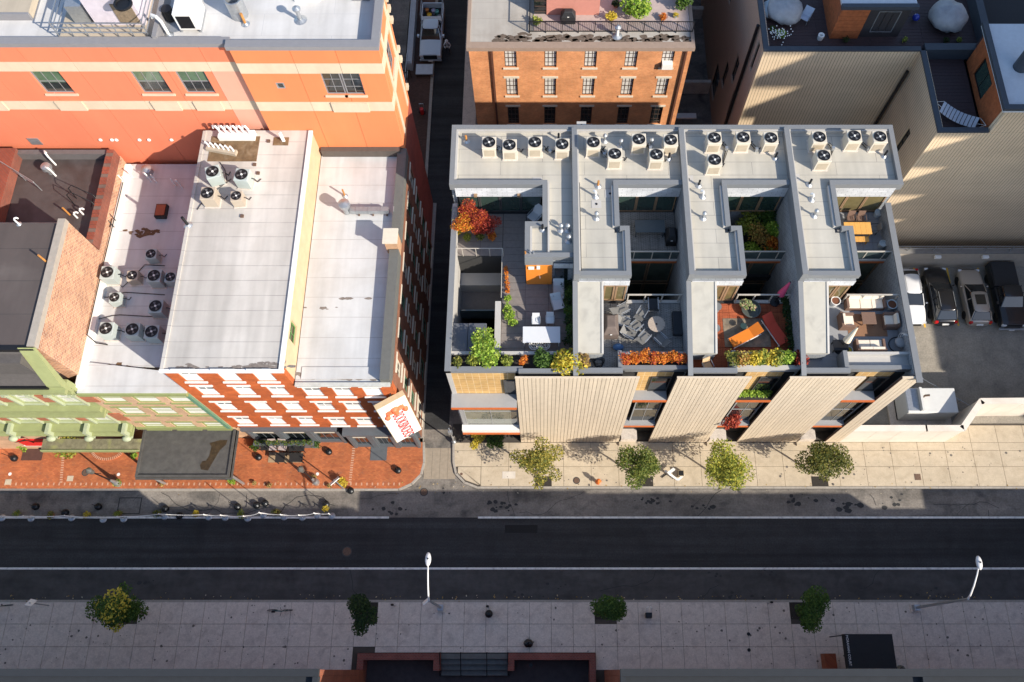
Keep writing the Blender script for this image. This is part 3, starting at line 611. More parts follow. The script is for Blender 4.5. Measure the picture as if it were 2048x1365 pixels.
# ================= BUILDING 4 (green ornate front, dark roof) =================
sage = mat('sage_green_paint', (0.29,0.315,0.14), 0.65, var=0.12, scale=2)
pale_g = mat('pale_green_paint', (0.37,0.41,0.27), 0.6, var=0.1)
darkroof = roofmat('dark_membrane', (0.085,0.068,0.062), (0.13,0.11,0.10), seam=2.1, seamcol=(0.03,0.03,0.03), amt=0.5, lenb=40)
parg = brickmat('pink_old_brick', (0.58,0.28,0.15), (0.30,0.12,0.07), (0.52,0.38,0.27), bw=0.26, bh=0.13, ms=0.02, patch=(0.42,0.22,0.14))
ZR4 = 17.0
B4 = T('green_building', 'green painted ornate row building with dark flat roof and red brick panels', 'building', (-34,YF,0)); f4 = fr('S', YF)
BX(-60, XD-.02, YF+1.0, 25.0, 0, ZR4-.35).obj('core', parg, B4)
BX(-60, XD-.45, YF+1.1, 24.8, ZR4-.34, ZR4-.1).obj('roof', darkroof, B4)
BX(XD-.44, XD-.0, YF+1.0, 25.02, ZR4-.34, ZR4+.08).obj('parapet', mat('parapet_cap_tan', (0.36,0.32,0.27), 0.7), B4)
BX(-60, XD-.1, YF+.82, YF+1.08, ZR4-.4, ZR4-.02).obj('roof_edge', blackm, B4)
# mansard slope
mans = mat('mansard_dark', (0.09,0.08,0.075), 0.85, var=0.2, scale=5)
MB().hexa([(-60,YF-.15,13.6),(XD-.95,YF-.15,13.6),(XD-.95,YF+.95,ZR4-.45),(-60,YF+.95,ZR4-.45)][::1], [(-60,YF-.02,13.9),(XD-.95,YF-.02,13.9),(XD-.95,YF+.8,ZR4-.3),(-60,YF+.8,ZR4-.3)]).obj('mansard', mans, B4)
BX(-60,XD-.95,YF+.2,YF+1.0,11.9,ZR4-.5).obj('mansard_backing', mans, B4)
for x in (XD-3.2-0, ):
    pass
MB().hexa([(XD-.93,YF-.2,12.0),(XD-.03,YF-.2,12.0),(XD-.03,YF+1.0,ZR4-.1),(XD-.93,YF+1.0,ZR4-.1)], [(XD-.93,YF-.22,13.7),(XD-.03,YF-.22,13.7),(XD-.03,YF+.9,ZR4+.08),(XD-.93,YF+.9,ZR4+.08)]).obj('gable_end', sage, B4)
BX(-60, XD-.95, YF-.32, YF-.16, 13.35, 13.6).obj('gutter', blackm, B4)
redp = brickmat('red_brick_panel', (0.42,0.12,0.05), (0.35,0.09,0.04), (0.35,0.2,0.12))
# facade: two storeys of bays
ops = []; bay = 2.62
xb = [XD-1.15-bay*k for k in range(9)]
for z0, z1 in ((9.7,11.5),(5.6,7.6)):
    for x in xb: ops.append((x-.85, x+.55, z0, z1))
wall(f4, -60, XD-.02, 4.6, 13.3, ops).obj('wall', sage, B4)
for o in ops[:8]+ops[9:17]:
    window(f4, o, B4, pale_g, blind, 2, 2, .06, .1, sill=True, sill_m=pale_g)
    m_ = MB(); fbox(m_, f4, o[1]+.18, o[1]+1.05, -.05, -.003, o[2]+.35, o[3]-.05); m_.obj('brick_panel', redp, B4)
    m_ = MB(); fbox(m_, f4, o[1]+.02, o[1]+.15, -.16, -.003, o[2]-.1, o[3]+.1); fbox(m_, f4, o[0]-.15, o[0]-.02, -.16, -.003, o[2]-.1, o[3]+.1); m_.obj('pilaster', pale_g, B4)
    c = (o[0]+o[1])/2; m_ = MB()
    for i in range(7):
        t0 = math.pi*i/6; u = c - math.cos(t0)*.85; z = o[3] + math.sin(t0)*.45
        fbox(m_, f4, u-.12, u+.12, -.22, -.003, z, z+.16)
    m_.obj('arched_hood', pale_g, B4)
for z, d, h in ((13.25,.5,.3),(12.6,.3,.25),(9.1,.35,.3),(8.5,.55,.2),(8.2,.2,.12),(4.9,.5,.35),(4.45,.7,.15)):
    m_ = MB(); fbox(m_, f4, -60, XD-.04, -d, -.003, z-h, z); m_.obj('cornice', sage, B4)
for k in range(9):
    x = XD-.35-bay*k; m_ = MB(); fbox(m_, f4, x-.12, x+.12, -.75, -.003, 3.9, 5.2); m_.obj('bracket', pale_g, B4)
    m_ = MB().ball((x-.1, YF-.85, 4.3), .30, 10, 6, (1.1,.8,.8)); m_.obj('shell_bracket', pale_g, B4, smooth=True)
moss = mat('mossy_canopy', (0.19,0.17,0.10), 0.95, var=0.4, scale=3, stain=(0.30,0.30,0.10), stain_amt=0.7, stain_scale=1.2, bump=.4, bscale=12)
cx0 = WX(85, 14.6, 3.6); cx1 = WX(284, 15, 3.6)
BX(cx0, cx1, 14.35, YF-.72, 3.5, 3.72).obj('canopy', moss, B4)
BX(cx0, cx1, 14.25, 14.35, 3.45, 3.8).obj('canopy_edge', sage, B4)
# tan wall + red banner at far left under green front
BX(-60, cx0-.02, YF-.5, YF-.003, .12, 4.3).obj('shop_wall', tan_b, B4)
BX(cx0, XD-.02, YF+.0, YF+.3, .12, 4.59).obj('shop_wall', blackm, B4)
MB().box(-37.5,-35.2,YF-.62,YF-.503,1.4,2.9).obj('banner', mat('red_banner', (0.65,0.02,0.02), .6), B4)
MB().box(-37.7,-35.0,YF-.6,YF-.505,1.2,1.38).obj('banner_trim', white, B4)
# curved brick step and doors under canopy
st = T('curved_step', 'curved brick doorstep with pale edge under the mossy canopy', 'step', (*W(222,905,.12),.12))
x,y = W(218,895,.12); MB().prism([(x-1.3,y+1)]+[(x+1.3*math.cos(math.pi+math.pi*i/12), y+1.0*math.sin(math.pi+math.pi*i/12)) for i in range(13)]+[(x+1.3,y+1)], .12,.27).obj('step', brick_pave, st)
for i in range(24):
    t0 = math.pi*1.05+math.pi*.9*i/23; MB().obox((x+1.2*math.cos(t0), y+.92*math.sin(t0), .285), .2,.06,.03, t0).obj('brick', brick_edge, st)
# roof furniture of building 4
def pipe(px, py, z, h, label, m, r=.06, cap=False, bend=None, group='vent pipes on the roofs', name='vent_pipe', collar=True):
    x, y = W(px, py, z); t = T(name, label, 'pipe', (x, y, z), group)
    p = MB()
    if bend: p.tube([(x,y,z),(x,y,z+h*.8),(x+bend[0]*.4,y+bend[1]*.4,z+h),(x+bend[0],y+bend[1],z+h*.95),(x+bend[0]*1.15,y+bend[1]*1.15,z+h*.75)], r, 8)
    else: p.cyl(x, y, z, z+h, r, 10)
    p.obj('pipe', m, t)
    if collar: MB().lathe(x, y, [(r*3.2,z+.002),(r*2.6,z+.03),(r*1.3,z+.12)], 12).obj('flashing', galv, t)
    if cap: MB().lathe(x, y, [(r*1.9,z+h),(r*2,z+h+.1),(r*.6,z+h+.22)], 12).obj('cap', galv, t)
    return t
brz = mat('orange_pipe', (0.45,0.2,0.05), 0.6, var=0.3); pvc = mat('white_pvc', (0.75,0.75,0.73), .4)
pipe(92,523,ZR4-.1,.8,'orange topped vent pipe alone on the dark flat roof',brz,collar=False)
pipe(38,448,ZR4-.1,.6,'white crooked pipe at the back of the dark flat roof',pvc,.05,bend=(.15,.1))
# low dark roof behind building 4 with brick parapet
Z2 = 13.9
B5 = T('brick_building', 'low dark roofed brick building tucked against the coral wall', 'building', (-33,28,0))
BX(-60, XD-.5, 25.04, YB-.05, 0, Z2-.9).obj('core', parg, B5)
BX(-60, XD-.5, 25.06, YB-.06, Z2-.88, Z2-.78).obj('roof', mat('black_wet_membrane', (0.075,0.062,0.06), 0.55, var=0.2, scale=2, stain=(0.03,0.015,0.01), stain_amt=0.6, stain_scale=0.4), B5)
for k in range(26):
    y = 25.1+k*.27; BX(XD-.48, XD-.02, y, y+.255, Z2-.9, Z2-.02+((k*7)%3)*.012).obj('coping_brick', brickmat('dark_coping_brick',(0.26,0.06,0.03),(0.2,0.05,0.03),(0.15,0.1,0.08)), B5)
BX(XD-.46, XD-.01, 25.03, YB-.05, 0, Z2-.91).obj('wall', parg, B5)
BX(-36, XD-.5, YB-.4, YB-.06, Z2-.9, Z2-.15).obj('parapet', mat('dark_parapet', (0.12,0.11,0.11), .7), B5)
x0 = W(5,400,Z2)[0]; BX(-60, x0, 25.1, YB-.1, Z2-.75, Z2+.1).obj('parapet', brickmat('dark_coping_brick',(0.26,0.06,0.03),(0.2,0.05,0.03),(0.15,0.1,0.08)), B5)
x,y = W(103,345,Z2-.78)
t = T('roof_fan', 'mushroom exhaust fan on the low dark roof', 'fan', (x,y,Z2-.78)); MB().lathe(x,y,[(.2,Z2-.78),(.2,Z2-.3),(.34,Z2-.25),(.3,Z2),(.05,Z2+.08)],14).obj('fan', galv, t)
pipe(112,330,Z2-.8,1.2,'leaning white pipe beside the mushroom fan',pvc,.06,bend=(-.2,.3),collar=False); pipe(112,352,Z2-.8,.9,'short white pipe in front of the mushroom fan',pvc,.06,bend=(-.25,.12),collar=False)
pipe(140,430,Z2-.8,.9,'orange and black pipe near the brick parapet corner',brz,.06,collar=False)
pipe(168,430,Z2-.8,.7,'white hooked pipe nearest the brick parapet corner',pvc,.06,bend=(.2,.1),collar=False)
pipe(155,436,Z2-.8,.6,'lower white hooked pipe near the brick parapet corner',pvc,.06,bend=(.2,.1),collar=False)
lad = T('roof_ladder', 'black curved access ladder over the brick parapet', 'ladder', (*W(185,420,Z2),Z2-.8))
for dy in (-.25,.25):
    a = W(140,392,Z2); MB().tube([(a[0],a[1]+dy,Z2-.7),(a[0]+.1,a[1]+dy,Z2+.5),(a[0]+.5,a[1]+dy,Z2+.9),(a[0]+1.6,a[1]-.3+dy,Z2+.2),(XD+.25,a[1]-1.2+dy,ZR3+.1)], .03, 6).obj('rail', blackm, lad)
for k in range(6):
    f = k/5; MB().box(XD+.02-.9*f-.02, XD+.04-.9*f, a[1]-1.5+f*.9, a[1]-.85+f*.9, Z2-.9+.5*f-.5*(1-f), Z2-.86+.5*f-.5*(1-f)).obj('rung', blackm, lad)
cond = T('wall_conduit', 'thin black conduit running along the old brick party wall', 'pipe', (XD,22,ZR3))
MB().tube([(XD+.2,30.5,ZR3+.4),(XD+.15,24,ZR3+.5),(XD+.12,19.4,ZR3+.5),(XD+.6,19.0,ZR3+.15),(XD+1.3,18.9,ZR3+.1)], .035, 6).obj('conduit', blackm, cond)
# guard rail far left on low roof
gr = T('guard_rail', 'white guard rail at the left edge over the low dark roof', 'railing', (-36,31,Z2))
for z in (.4,.9): MB().tube([(-36.6,31.7,Z2-.6+z),(-32.9,29.4,Z2-.6+z)], .035, 6).obj('rail', galv, gr)
for k in range(4): MB().cyl(-36.6+k*1.23, 31.7-k*.77, Z2-.7, Z2+.3, .035, 6).obj('post', galv, gr)

# ================= CORAL BUILDING =================
coral = mat('coral_render', (0.68,0.195,0.10), 0.85, var=0.035, scale=0.5, bump=.08, bscale=30)
coral_f = mat('coral_render_faded', (0.66,0.32,0.23), 0.85, var=0.05, scale=0.4)
coral_o = mat('orange_render', (0.70,0.21,0.08), 0.85, var=0.03, scale=0.5, bump=.08, bscale=30)
band = mat('cream_band', (0.60,0.49,0.36), 0.85, var=0.04)
cgrey = mat('coral_parapet_grey', (0.22,0.215,0.225), 0.6, var=0.06)
groof = roofmat('pale_grey_roof', (0.55,0.54,0.53), (0.45,0.42,0.38), seam=1.6, seamcol=(0.42,0.42,0.43), amt=0.35, lenb=8)
tanroof = roofmat('tan_gravel_roof', (0.45,0.38,0.29), (0.3,0.25,0.19), seam=3, seamcol=(0.3,0.27,0.22), amt=0.4, lenb=20)
CB = T('coral_building', 'large coral rendered building with cream bands and grey parapet', 'building', (-25, YB, 0))
YC1, YC2 = YB+.35, YB                                      # left face set back behind right face
ZC1 = hz(YC1, 86); ZC2 = hz(YC2, 92); YCN = 36.5
xs_ = WX(470, YC1, ZC1-1)
def zrow(Y, py): return hz(Y, py)
def crossing(y, col_f, Yp): return hz(Yp, y)
fC1 = fr('S', YC1); fC2 = fr('S', YC2); fCE = fr('E', XC-.15)
# windows (picture survey of head and sill)
z_h, z_s = hz(YC1,143), hz(YC1,187)
wl_ = [(WX(105,YC1,(z_h+z_s)/2)), WX(303,YC1,(z_h+z_s)/2), WX(391,YC1,(z_h+z_s)/2), WX(-60,YC1,(z_h+z_s)/2)]
ops1 = [(x-.88, x+.88, z_s, z_h) for x in (wl_[3], wl_[0], wl_[1], wl_[2])]
z_h2, z_s2 = hz(YC2,147), hz(YC2,190); xw = WX(686,YC2,(z_h2+z_s2)/2)
zq = hz(YC2,171); xq = WX(561,YC2,zq)
ops2 = [(xw-1.15, xw+1.15, z_s2, z_h2), (xq-.25, xq+.25, zq-.3, zq+.25)]
b1t, b1b = hz(YC1,124), hz(YC1,143); b2t, b2b = hz(YC1,202), hz(YC1,219)
c1t, c1b = hz(YC2,127), hz(YC2,147.5); c2t, c2b = hz(YC2,204), hz(YC2,222)
def banded(f, u0, u1, ztop, zbot, bands, ops, m, parent, seams, th=.4):
    zc = [zbot, bands[1][1], bands[1][0], bands[0][1], bands[0][0], ztop]
    mats_ = [m, band, m, band, m]
    for (a, b, mm) in zip(zc, zc[1:], mats_):
        cuts = [u0] + [s for s in seams if u0 < s < u1] + [u1]
        for p, q in zip(cuts, cuts[1:]):
            oo = [(max(o[0],p), min(o[1],q), max(o[2],a), min(o[3],b)) for o in ops if o[1] > p and o[0] < q and o[3] > a and o[2] < b]
            o_ = wall(f, p+.012, q-.012, a+.004, b-.004, [x for x in oo if x[1] > x[0] and x[3] > x[2]], th).obj('render_panel', mm if not (mm is m and m is coral and p > xs_-4.0 and zbot <= a < bands[0][1]) else coral_f, parent)
pw = 3.22; seams1 = [WX(300,YC1,ZC1) + pw*k*.885 - 0 for k in range(-12, 3)]
seams1 = [WX(x,YC1,ZC1) for x in (-240,-150,-68,23,115,207,300,392)]
banded(fC1, -50, xs_, ZC1-.3, 10, [(b1t,b1b),(b2t,b2b)], ops1, coral, CB, seams1)
banded(fC2, xs_, XC-.15, ZC2-.3, 10, [(c1t,c1b),(c2t,c2b)], ops2, coral_o, CB, [WX(575,YC2,ZC2), WX(667,YC2,ZC2)])
BX(-50, XC-.56, YC1+.42, YCN-.02, 0, ZC1-1.0).obj('core', coral_f, CB); BX(-50, -16, YCN, 90, 0, ZC1-1.0).obj('rear_wing', mat('rear_wing_grey', (0.16,0.16,0.165), .9, var=.2, scale=1), CB)
for o in ops1: window(fC1, o, CB, cgrey, glassmat('painted_green_reflection_glass',(0.10,0.16,0.10)), 3, 2, .1, .08, sill=True, sill_m=band, shade=(mat('dark_lower_sash',(0.03,0.035,0.035),.1,var=.5,scale=3,spec=.8),.5))  # pane colour has a green reflection painted in
o = ops2[0]; mid = (o[0]+o[1])/2
window(fC2, (o[0],mid-.03,o[2],o[3]), CB, cgrey, dkglass, 2, 3, .1, .07, sill=True, sill_m=band); window(fC2, (mid+.03,o[1],o[2],o[3]), CB, cgrey, dkglass, 2, 3, .1, .07, sill=True, sill_m=band)
window(fC2, ops2[1], CB, galv, dkglass, 1, 1, .02, .09)
wear(coral, (.5,.5,.08), .92, 1.06); wear(coral_o, (.5,.5,.08), .92, 1.06); wear(band, (.8,.8,.2), .9, 1.06)
# shallow dropped apron panels under windows
for fx, oo, bt, bb in ((fC1, ops1, b2t, b2b), (fC2, ops2[:1], c2t, c2b)):
    for o in oo:
        m_ = MB(); fbox(m_, fx, o[0]+.05, o[1]-.02, -.10, -.003, bb, bt); m_.obj('apron_panel', band, CB)
# east face with bands and a tall window, and lower part of rear wing
opsE = [(YB+1.6, YB+2.9, z_s2-.2, z_h2+.1)]
banded(fCE, YB+.42, YCN, ZC2-.3, 13.5, [(c1t,c1b),(c2t,c2b)], opsE, coral_o, CB, [])
window(fCE, opsE[0], CB, cgrey, dkglass, 3, 4, .1, .07, sill=True, sill_m=band)
lowE = MB(); fbox(lowE, fCE, YB+.0, YCN, 0, .4, 0, 13.49); lowE.obj('side_wall', brickmat('dark_red_side',(0.3,0.05,0.03),(0.25,0.04,0.025),(0.25,0.07,0.05)), CB)
for k, z in enumerate((21.9, 20.6, 18.9, 16.4)):
    pass
for z in (ZC2-.6, c1t, c1b-.05, c2t, c2b-.05, 15.0):
    m_ = MB(); fbox(m_, fCE, YCN-.25, YCN+.12, -.16, .4, z-.3, z); m_.obj('quoin', band, CB)
m_ = MB(); fbox(m_, fCE, YB+.9, YB+1.25, -.06, -.003, 14, ZC2-.35); m_.obj('pilaster_strip', band, CB)
m_ = MB(); fbox(m_, fCE, YB+3.25, YB+3.6, -.06, -.003, 14, ZC2-.35); m_.obj('pilaster_strip', band, CB)
# parapets
BX(-50, xs_-.02, YC1-.05, YC1+.45, ZC1-.299, ZC1).obj('parapet', cgrey, CB)
BX(xs_-.14, XC-.1, YC2-.06, YC2+.45, ZC2-.299, ZC2).obj('parapet', cgrey, CB)
BX(XC-.55, XC-.1, YC2+.45, YCN+.1, ZC2-.299, ZC2).obj('parapet', cgrey, CB)
BX(-50, XC-.56, YC1+.46, YCN-.01, ZC1-1.0, ZC1-.55).obj('roof', groof, CB); BX(-50, -16, YCN, 90, ZC1-1.0, ZC1-.55).obj('roof', groof, CB)
# dark gap strip under coral wall where white roof meets (flashing)
BX(XB+.15, XC-.4, YB-.35, YB-.02, ZR1-.1, ZR1+.55).obj('flashing', mat('dark_flashing', (0.09,0.075,0.065), .7), CB)
# wall bits: louvre, round vents
zz = hz(YC1,282); x = WX(70,YC1,zz); m_ = MB()
for k in range(6): fbox(m_, fC1, x-.36, x+.36, -.05-.02*(k%2), -.003, zz-.35+k*.12, zz-.26+k*.12)
m_.obj('louvre', galv, CB)
for px in (201,224,233,279,298,343):
    zz = hz(YC1,279); x = WX(px,YC1,zz); MB().ball((x,YC1-.04,zz), .13, 8, 6, (1,.6,1)).obj('vent_cap', white, CB)
# wires down the east side

# rooftop plant on coral building
ZP = ZC1-.55
def PB(px0, px1, py_front, z0, h, dep): x0,y = W(px0,py_front,z0); x1,_ = W(px1,py_front,z0); return x0,x1,y,y+dep,z0,z0+h
t = T('roof_platform', 'tan raised roof platform edge at top left', 'platform', (-33,36,ZP))
a = W(118,78,ZP+.3); b = W(312,72,ZP+.3)
BX(a[0],b[0],a[1],a[1]+8,ZP,ZP+.3).obj('platform', tanroof, t); BX(-45,a[0]-2,W(0,24,ZP+.5)[1],50,ZP,ZP+.5).obj('platform', tanroof, t)
BX(-45,a[0]-2.02,W(0,24,ZP+.5)[1]-.15,W(0,24,ZP+.5)[1]-.01,ZP,ZP+.5).obj('platform_edge', cgrey, t)
BX(b[0],b[0]+.25,a[1]-.2,a[1]+8,ZP,ZP+.75).obj('kerb', cgrey, t)
hv = T('hvac_unit', 'big white rooftop air handler behind the pale railing', 'air handler', (-27,37,ZP+.3))
x0,x1,y0,y1,z0,z1 = PB(193,292,50,ZP+.3,2.1,5); BX(x0,x1,y0,y1,z0,z1).obj('housing', mat('pale_lilac_metal', (0.55,0.5,0.56), .5), hv)
BX(x0+1.5,x1-.2,y0-.06,y0-.003,z0+.2,z1-.5).obj('coil', mat('coil_brown', (0.2,0.15,0.1), .8, var=.4, scale=10), hv)
xf, yf = W(247,9,z1); MB().lathe(xf,yf,[(.5,z1),(.5,z1+.12),(.4,z1+.12),(.38,z1+.03),(.02,z1+.03)],20).obj('fan_ring', blackm, hv)
dcm = MB(); x2 = x0; dcm.box(x2-1.2,x2-.3,y0+.1,y0+1.6,z0,z0+1.3).box(x2-.3,x2,y0+.4,y0+1.2,z0+.3,z0+1.0).box(x2-1.0,x2-.5,y0+1.6,y0+4,z0+.2,z0+1.2); dcm.obj('duct', galv, hv)
rg = T('roof_railing', 'pale metal guard railing round the platform at top left', 'railing', (a[0],a[1],ZP+.3))
for z in (.4,.75,1.1):
    MB().box(a[0],b[0]-.3,a[1]+.05,a[1]+.1,ZP+.3+z,ZP+.35+z).obj('rail', galv, rg); MB().box(a[0],a[0]+.05,a[1]+.1,a[1]+2.2,ZP+.3+z,ZP+.35+z).obj('rail', galv, rg)
    MB().box(b[0]-.35,b[0]-.3,a[1]+.1,a[1]+3.2,ZP+.3+z,ZP+.35+z).obj('rail', galv, rg)
for k in range(7): x = a[0]+(b[0]-.35-a[0])*k/6; BX(x,x+.05,a[1]+.1,a[1]+.15,ZP+.3,ZP+1.4).obj('post', galv, rg)
ac = T('hvac_unit', 'white box condenser with black grille at the right of the railing', 'air conditioner', (*W(385,55,ZP),ZP))
x0,x1,y0,y1,z0,z1 = PB(360,402,60,ZP+.2,1.2,1.6); BX(x0,x1,y0,y1,z0,z1).obj('housing', white, ac, bevel=.03); BX(x0+.15,x1-.25,y0-.03,y0-.003,z0+.15,z1-.15).obj('grille', blackm, ac)
BX(x0,x0+.1,y0,y1,ZP,ZP+.2).obj('foot', galv, ac); BX(x1-.1,x1,y0,y1,ZP,ZP+.2).obj('foot', galv, ac)
t = T('roof_cowl', 'large grey cylindrical exhaust stack on the roof at top', 'exhaust stack', (*W(480,28,ZP),ZP)); x,y = W(480,30,ZP); MB().lathe(x,y,[(.5,ZP),(.5,ZP+1.3),(.42,ZP+1.3),(.42,ZP+.6),(.01,ZP+.6)],20).obj('stack', galv, t)
pipe(491,48,ZP,.8,'orange pipe in a black collar on the pale roof beside the exhaust stack',brz,.08)
pipe(601,40,ZP,.8,'silver hooded pipe alone on the pale roof at top',galv,.12,cap=True)
pipe(338,70,ZP,1.3,'white crooked pipe by the box condenser',pvc,.09,bend=(-.5,.3)); pipe(345,40,ZP,.9,'black vent beside the box condenser',blackm,.3)
t = tag(BX(*PB(590,640,4,ZP,1.2,3)).obj('roof_kerb_box', white), 'white box kerb at the top edge of the pale roof', 'roof box')
t = tag(BX(*PB(705,740,2,ZP,1.5,2.5)).obj('roof_kerb_box', cgrey), 'dark grey box at the top edge near the roof corner', 'roof box')

# ---- alley north of the coral building: low wall, ramp, clutter
lwx, lwy = W(818,128,1.0); tag(BX(lwx-.25,lwx+.25,lwy,75,0,1.1).obj('barrier_wall', mat('pale_barrier', (0.42,0.46,0.5), .7)), 'long pale concrete barrier left of the white truck', 'barrier')
t = T('alley_platform', 'pale steel platform with black hand rails below the truck', 'platform', (*W(840,135,0),0))
x,y = W(848,148,.6); BX(x-.75,x+.75,y,y+1.1,.5,.6).obj('deck', mat('pale_plate', (0.5,0.55,0.6), .5), t)
for dx in (-.7,.65): 
    for dy in (.05,1.0): BX(x+dx,x+dx+.05,y+dy-.03,y+dy+.02,.12,.5).obj('leg', blackm, t)
MB().tube([(x-1.2,y+.9,.12),(x-1.2,y+.9,1.1),(x-2.6,y+.9,1.1)], .04, 6).obj('hand_rail', blackm, t); MB().tube([(x-1.2,y,.12),(x-1.2,y,1.1),(x-2.6,y,1.1)], .04, 6).obj('hand_rail', blackm, t)
fm = MB(); fx, fy = W(832,190,0)
ft = T('alley_fence', 'leaning metal fence panels along the alley pavement', 'fence', (fx,fy,.12))
for k in range(6):
    y = 38 + k*2.2; BX(-12.1,-12.04,y,y+2.1,1.15,1.2).obj('rail', galv, ft); BX(-12.1,-12.04,y,y+2.1,.3,.35).obj('rail', galv, ft); BX(-12.1,-12.04,y,y+.06,.12,1.3).obj('post', galv, ft)
BX(-14,-12.3,36.7,75,0,.5).obj('yard_kerb', asph_l, kind='structure')
# red hand truck, bicycle-like clutter
t = T('fire_extinguisher_cart', 'red cylinder on a small trolley on the alley pavement', 'trolley', (*W(845,226,.12),.12)); x,y = W(845,228,.12)
MB().cyl(x,y,.2,.85,.17,12).obj('cylinder', mat('red_paint', (0.6,0.02,0.02), .4), t); MB().tube([(x-.18,y+.15,.15),(x-.18,y+.25,1.2),(x+.18,y+.25,1.2),(x+.18,y+.15,.15)], .03, 6).obj('handle', galv, t)
for s in (-.22,.22): MB().obox((x+s,y+.18,.25),.06,.26,.26).obj('wheel', blackm, t)
# ================= north brick building =================
BY = 41.0; BZ = hz(BY,90); bx0, bx1 = WX(936,BY,BZ), WX(1387,BY,BZ)
obrick = brickmat('orange_brick', (0.66,0.27,0.10), (0.56,0.2,0.07), (0.62,0.42,0.26), bw=0.21, bh=0.078, ms=0.008)
BBn = T('brick_building', 'four storey orange brick building with sash windows and roof garden', 'building', (2.7,BY,0)); fB = fr('S', BY)
zr = [(hz(BY,135),hz(BY,101)), (hz(BY,191),hz(BY,156)), (hz(BY,248),hz(BY,213))]; zr.append((zr[2][0]-3.4, zr[2][1]-3.4))
wxs = [WX(p, BY, (zr[0][0]+zr[0][1])/2) for p in (1021,1101,1181,1262,1335)]
ops = [(x-.44, x+.44, z0, z1) for z0, z1 in zr for x in wxs]
wall(fB, bx0, bx1, 0, BZ-.35, ops).obj('wall', obrick, BBn)
bronze = mat('dark_bronze_frame', (0.07,0.045,0.035), .5)
for i, o in enumerate(ops): window(fB, o, BBn, bronze, blind if i < 10 else dkglass, 3, 4, .1, .06, sill=True, head=True, sill_m=cream, mull=.03)
stone_b = mat('brown_cornice', (0.30,0.22,0.17), .8, var=.1)
BX(bx0-.12, bx1+.12, BY-.25, BY+.3, BZ-.35, BZ-.02).obj('cornice', stone_b, BBn)
BX(bx0-.12, bx0+.12, BY+.3, 75, BZ-.35, BZ-.02).obj('cornice', stone_b, BBn); BX(bx1-.12, bx1+.12, BY+.3, 75, BZ-.35, BZ-.02).obj('cornice', stone_b, BBn)
BX(bx0+.02, bx1-.02, BY+.4, 75, 0, BZ-.4).obj('core', obrick, BBn)
gr2 = roofmat('grey_dirty_roof', (0.40,0.37,0.33), (0.2,0.16,0.12), seam=1.5, seamcol=(0.28,0.25,0.22), amt=0.5, lenb=12)
BX(bx0+.12, bx1-.12, BY+.3, 75, BZ-.39, BZ-.12).obj('roof', gr2, BBn)
for px in (984,1371): 
    x = WX(px,BY,BZ-1); m_ = MB().box(x-.07,x+.07,BY-.15,BY-.01,0,BZ-.36); m_.obj('downpipe', mat('brown_pipe',(0.12,0.05,0.03),.6), BBn)
x = WX(1334,BY,hz(BY,127)); z = hz(BY,132); BX(x-.38,x+.38,BY-.35,BY+.08,z,z+.5).obj('window_air_conditioner', white, BBn)
ro = random.Random(4); sm = MB()
for px in range(990,1380,7):
    for _ in range(3):
        x,y = W(px+ro.gauss(0,4), 78+ro.gauss(0,3.5), BZ-.12); r = ro.uniform(.08,.3); sm.add([(x+r*ro.uniform(.6,1.3)*math.cos(6.283*i/8)*1.4, y+r*ro.uniform(.4,1)*math.sin(6.283*i/8), BZ-.117+_*.001) for i in range(8)], [tuple(range(8))])
sm.obj('roof_dirt', mat('black_roof_dirt', (0.12,0.09,0.07), 1, var=.5, scale=6), BBn, kind='stuff')
ZB = BZ-.12
rl = T('roof_railing', 'black balustrade along the roof garden of the orange brick building', 'railing', (*W(1060,70,ZB),ZB))
a = W(1059,66,ZB); b = W(1384,64,ZB)
for z in (.12,1.05): BX(a[0],b[0],a[1],a[1]+.05,ZB+z,ZB+z+.05).obj('rail', blackm, rl); 
for k in range(11): x = a[0]+(b[0]-a[0])*k/10; BX(x-.03,x+.03,a[1]-.01,a[1]+.06,ZB,ZB+1.1).obj('post', blackm, rl)
m_ = MB()
for k in range(90): x = a[0]+(b[0]-a[0])*k/90; m_.box(x,x+.02,a[1]+.01,a[1]+.03,ZB+.17,ZB+1.05)
m_.obj('balusters', blackm, rl, kind='stuff')
for z in (.12,1.05): BX(a[0],a[0]+.05,a[1]+.06,a[1]+6,ZB+z,ZB+z+.05).obj('rail', blackm, rl)
BX(a[0]+.3,b[0],a[1]+.2,60,ZB,ZB+.06).obj('roof_terrace', mat('pink_grey_pavers', (0.42,0.33,0.30), .8, var=.1), BBn)
ph = T('roof_penthouse', 'pink rendered rooftop room behind the black grill', 'rooftop room', (*W(1130,32,ZB),ZB)); x0,y = W(1068,30,ZB+.06); x1,_ = W(1198,30,ZB+.06)
BX(x0+.9,x1,y,y+5,ZB+.06,ZB+2.6).obj('wall', mat('pink_render', (0.52,0.22,0.17), .9, var=.06), ph); BX(x0,x0+.88,y+.1,y+5,ZB+.06,ZB+2.4).obj('door_glass', dkglass, ph)
for k in range(4): BX(x0+.05,x0+.85,y+.05,y+.09,ZB+.3+k*.5,ZB+.36+k*.5).obj('door_slat', bronze, ph)
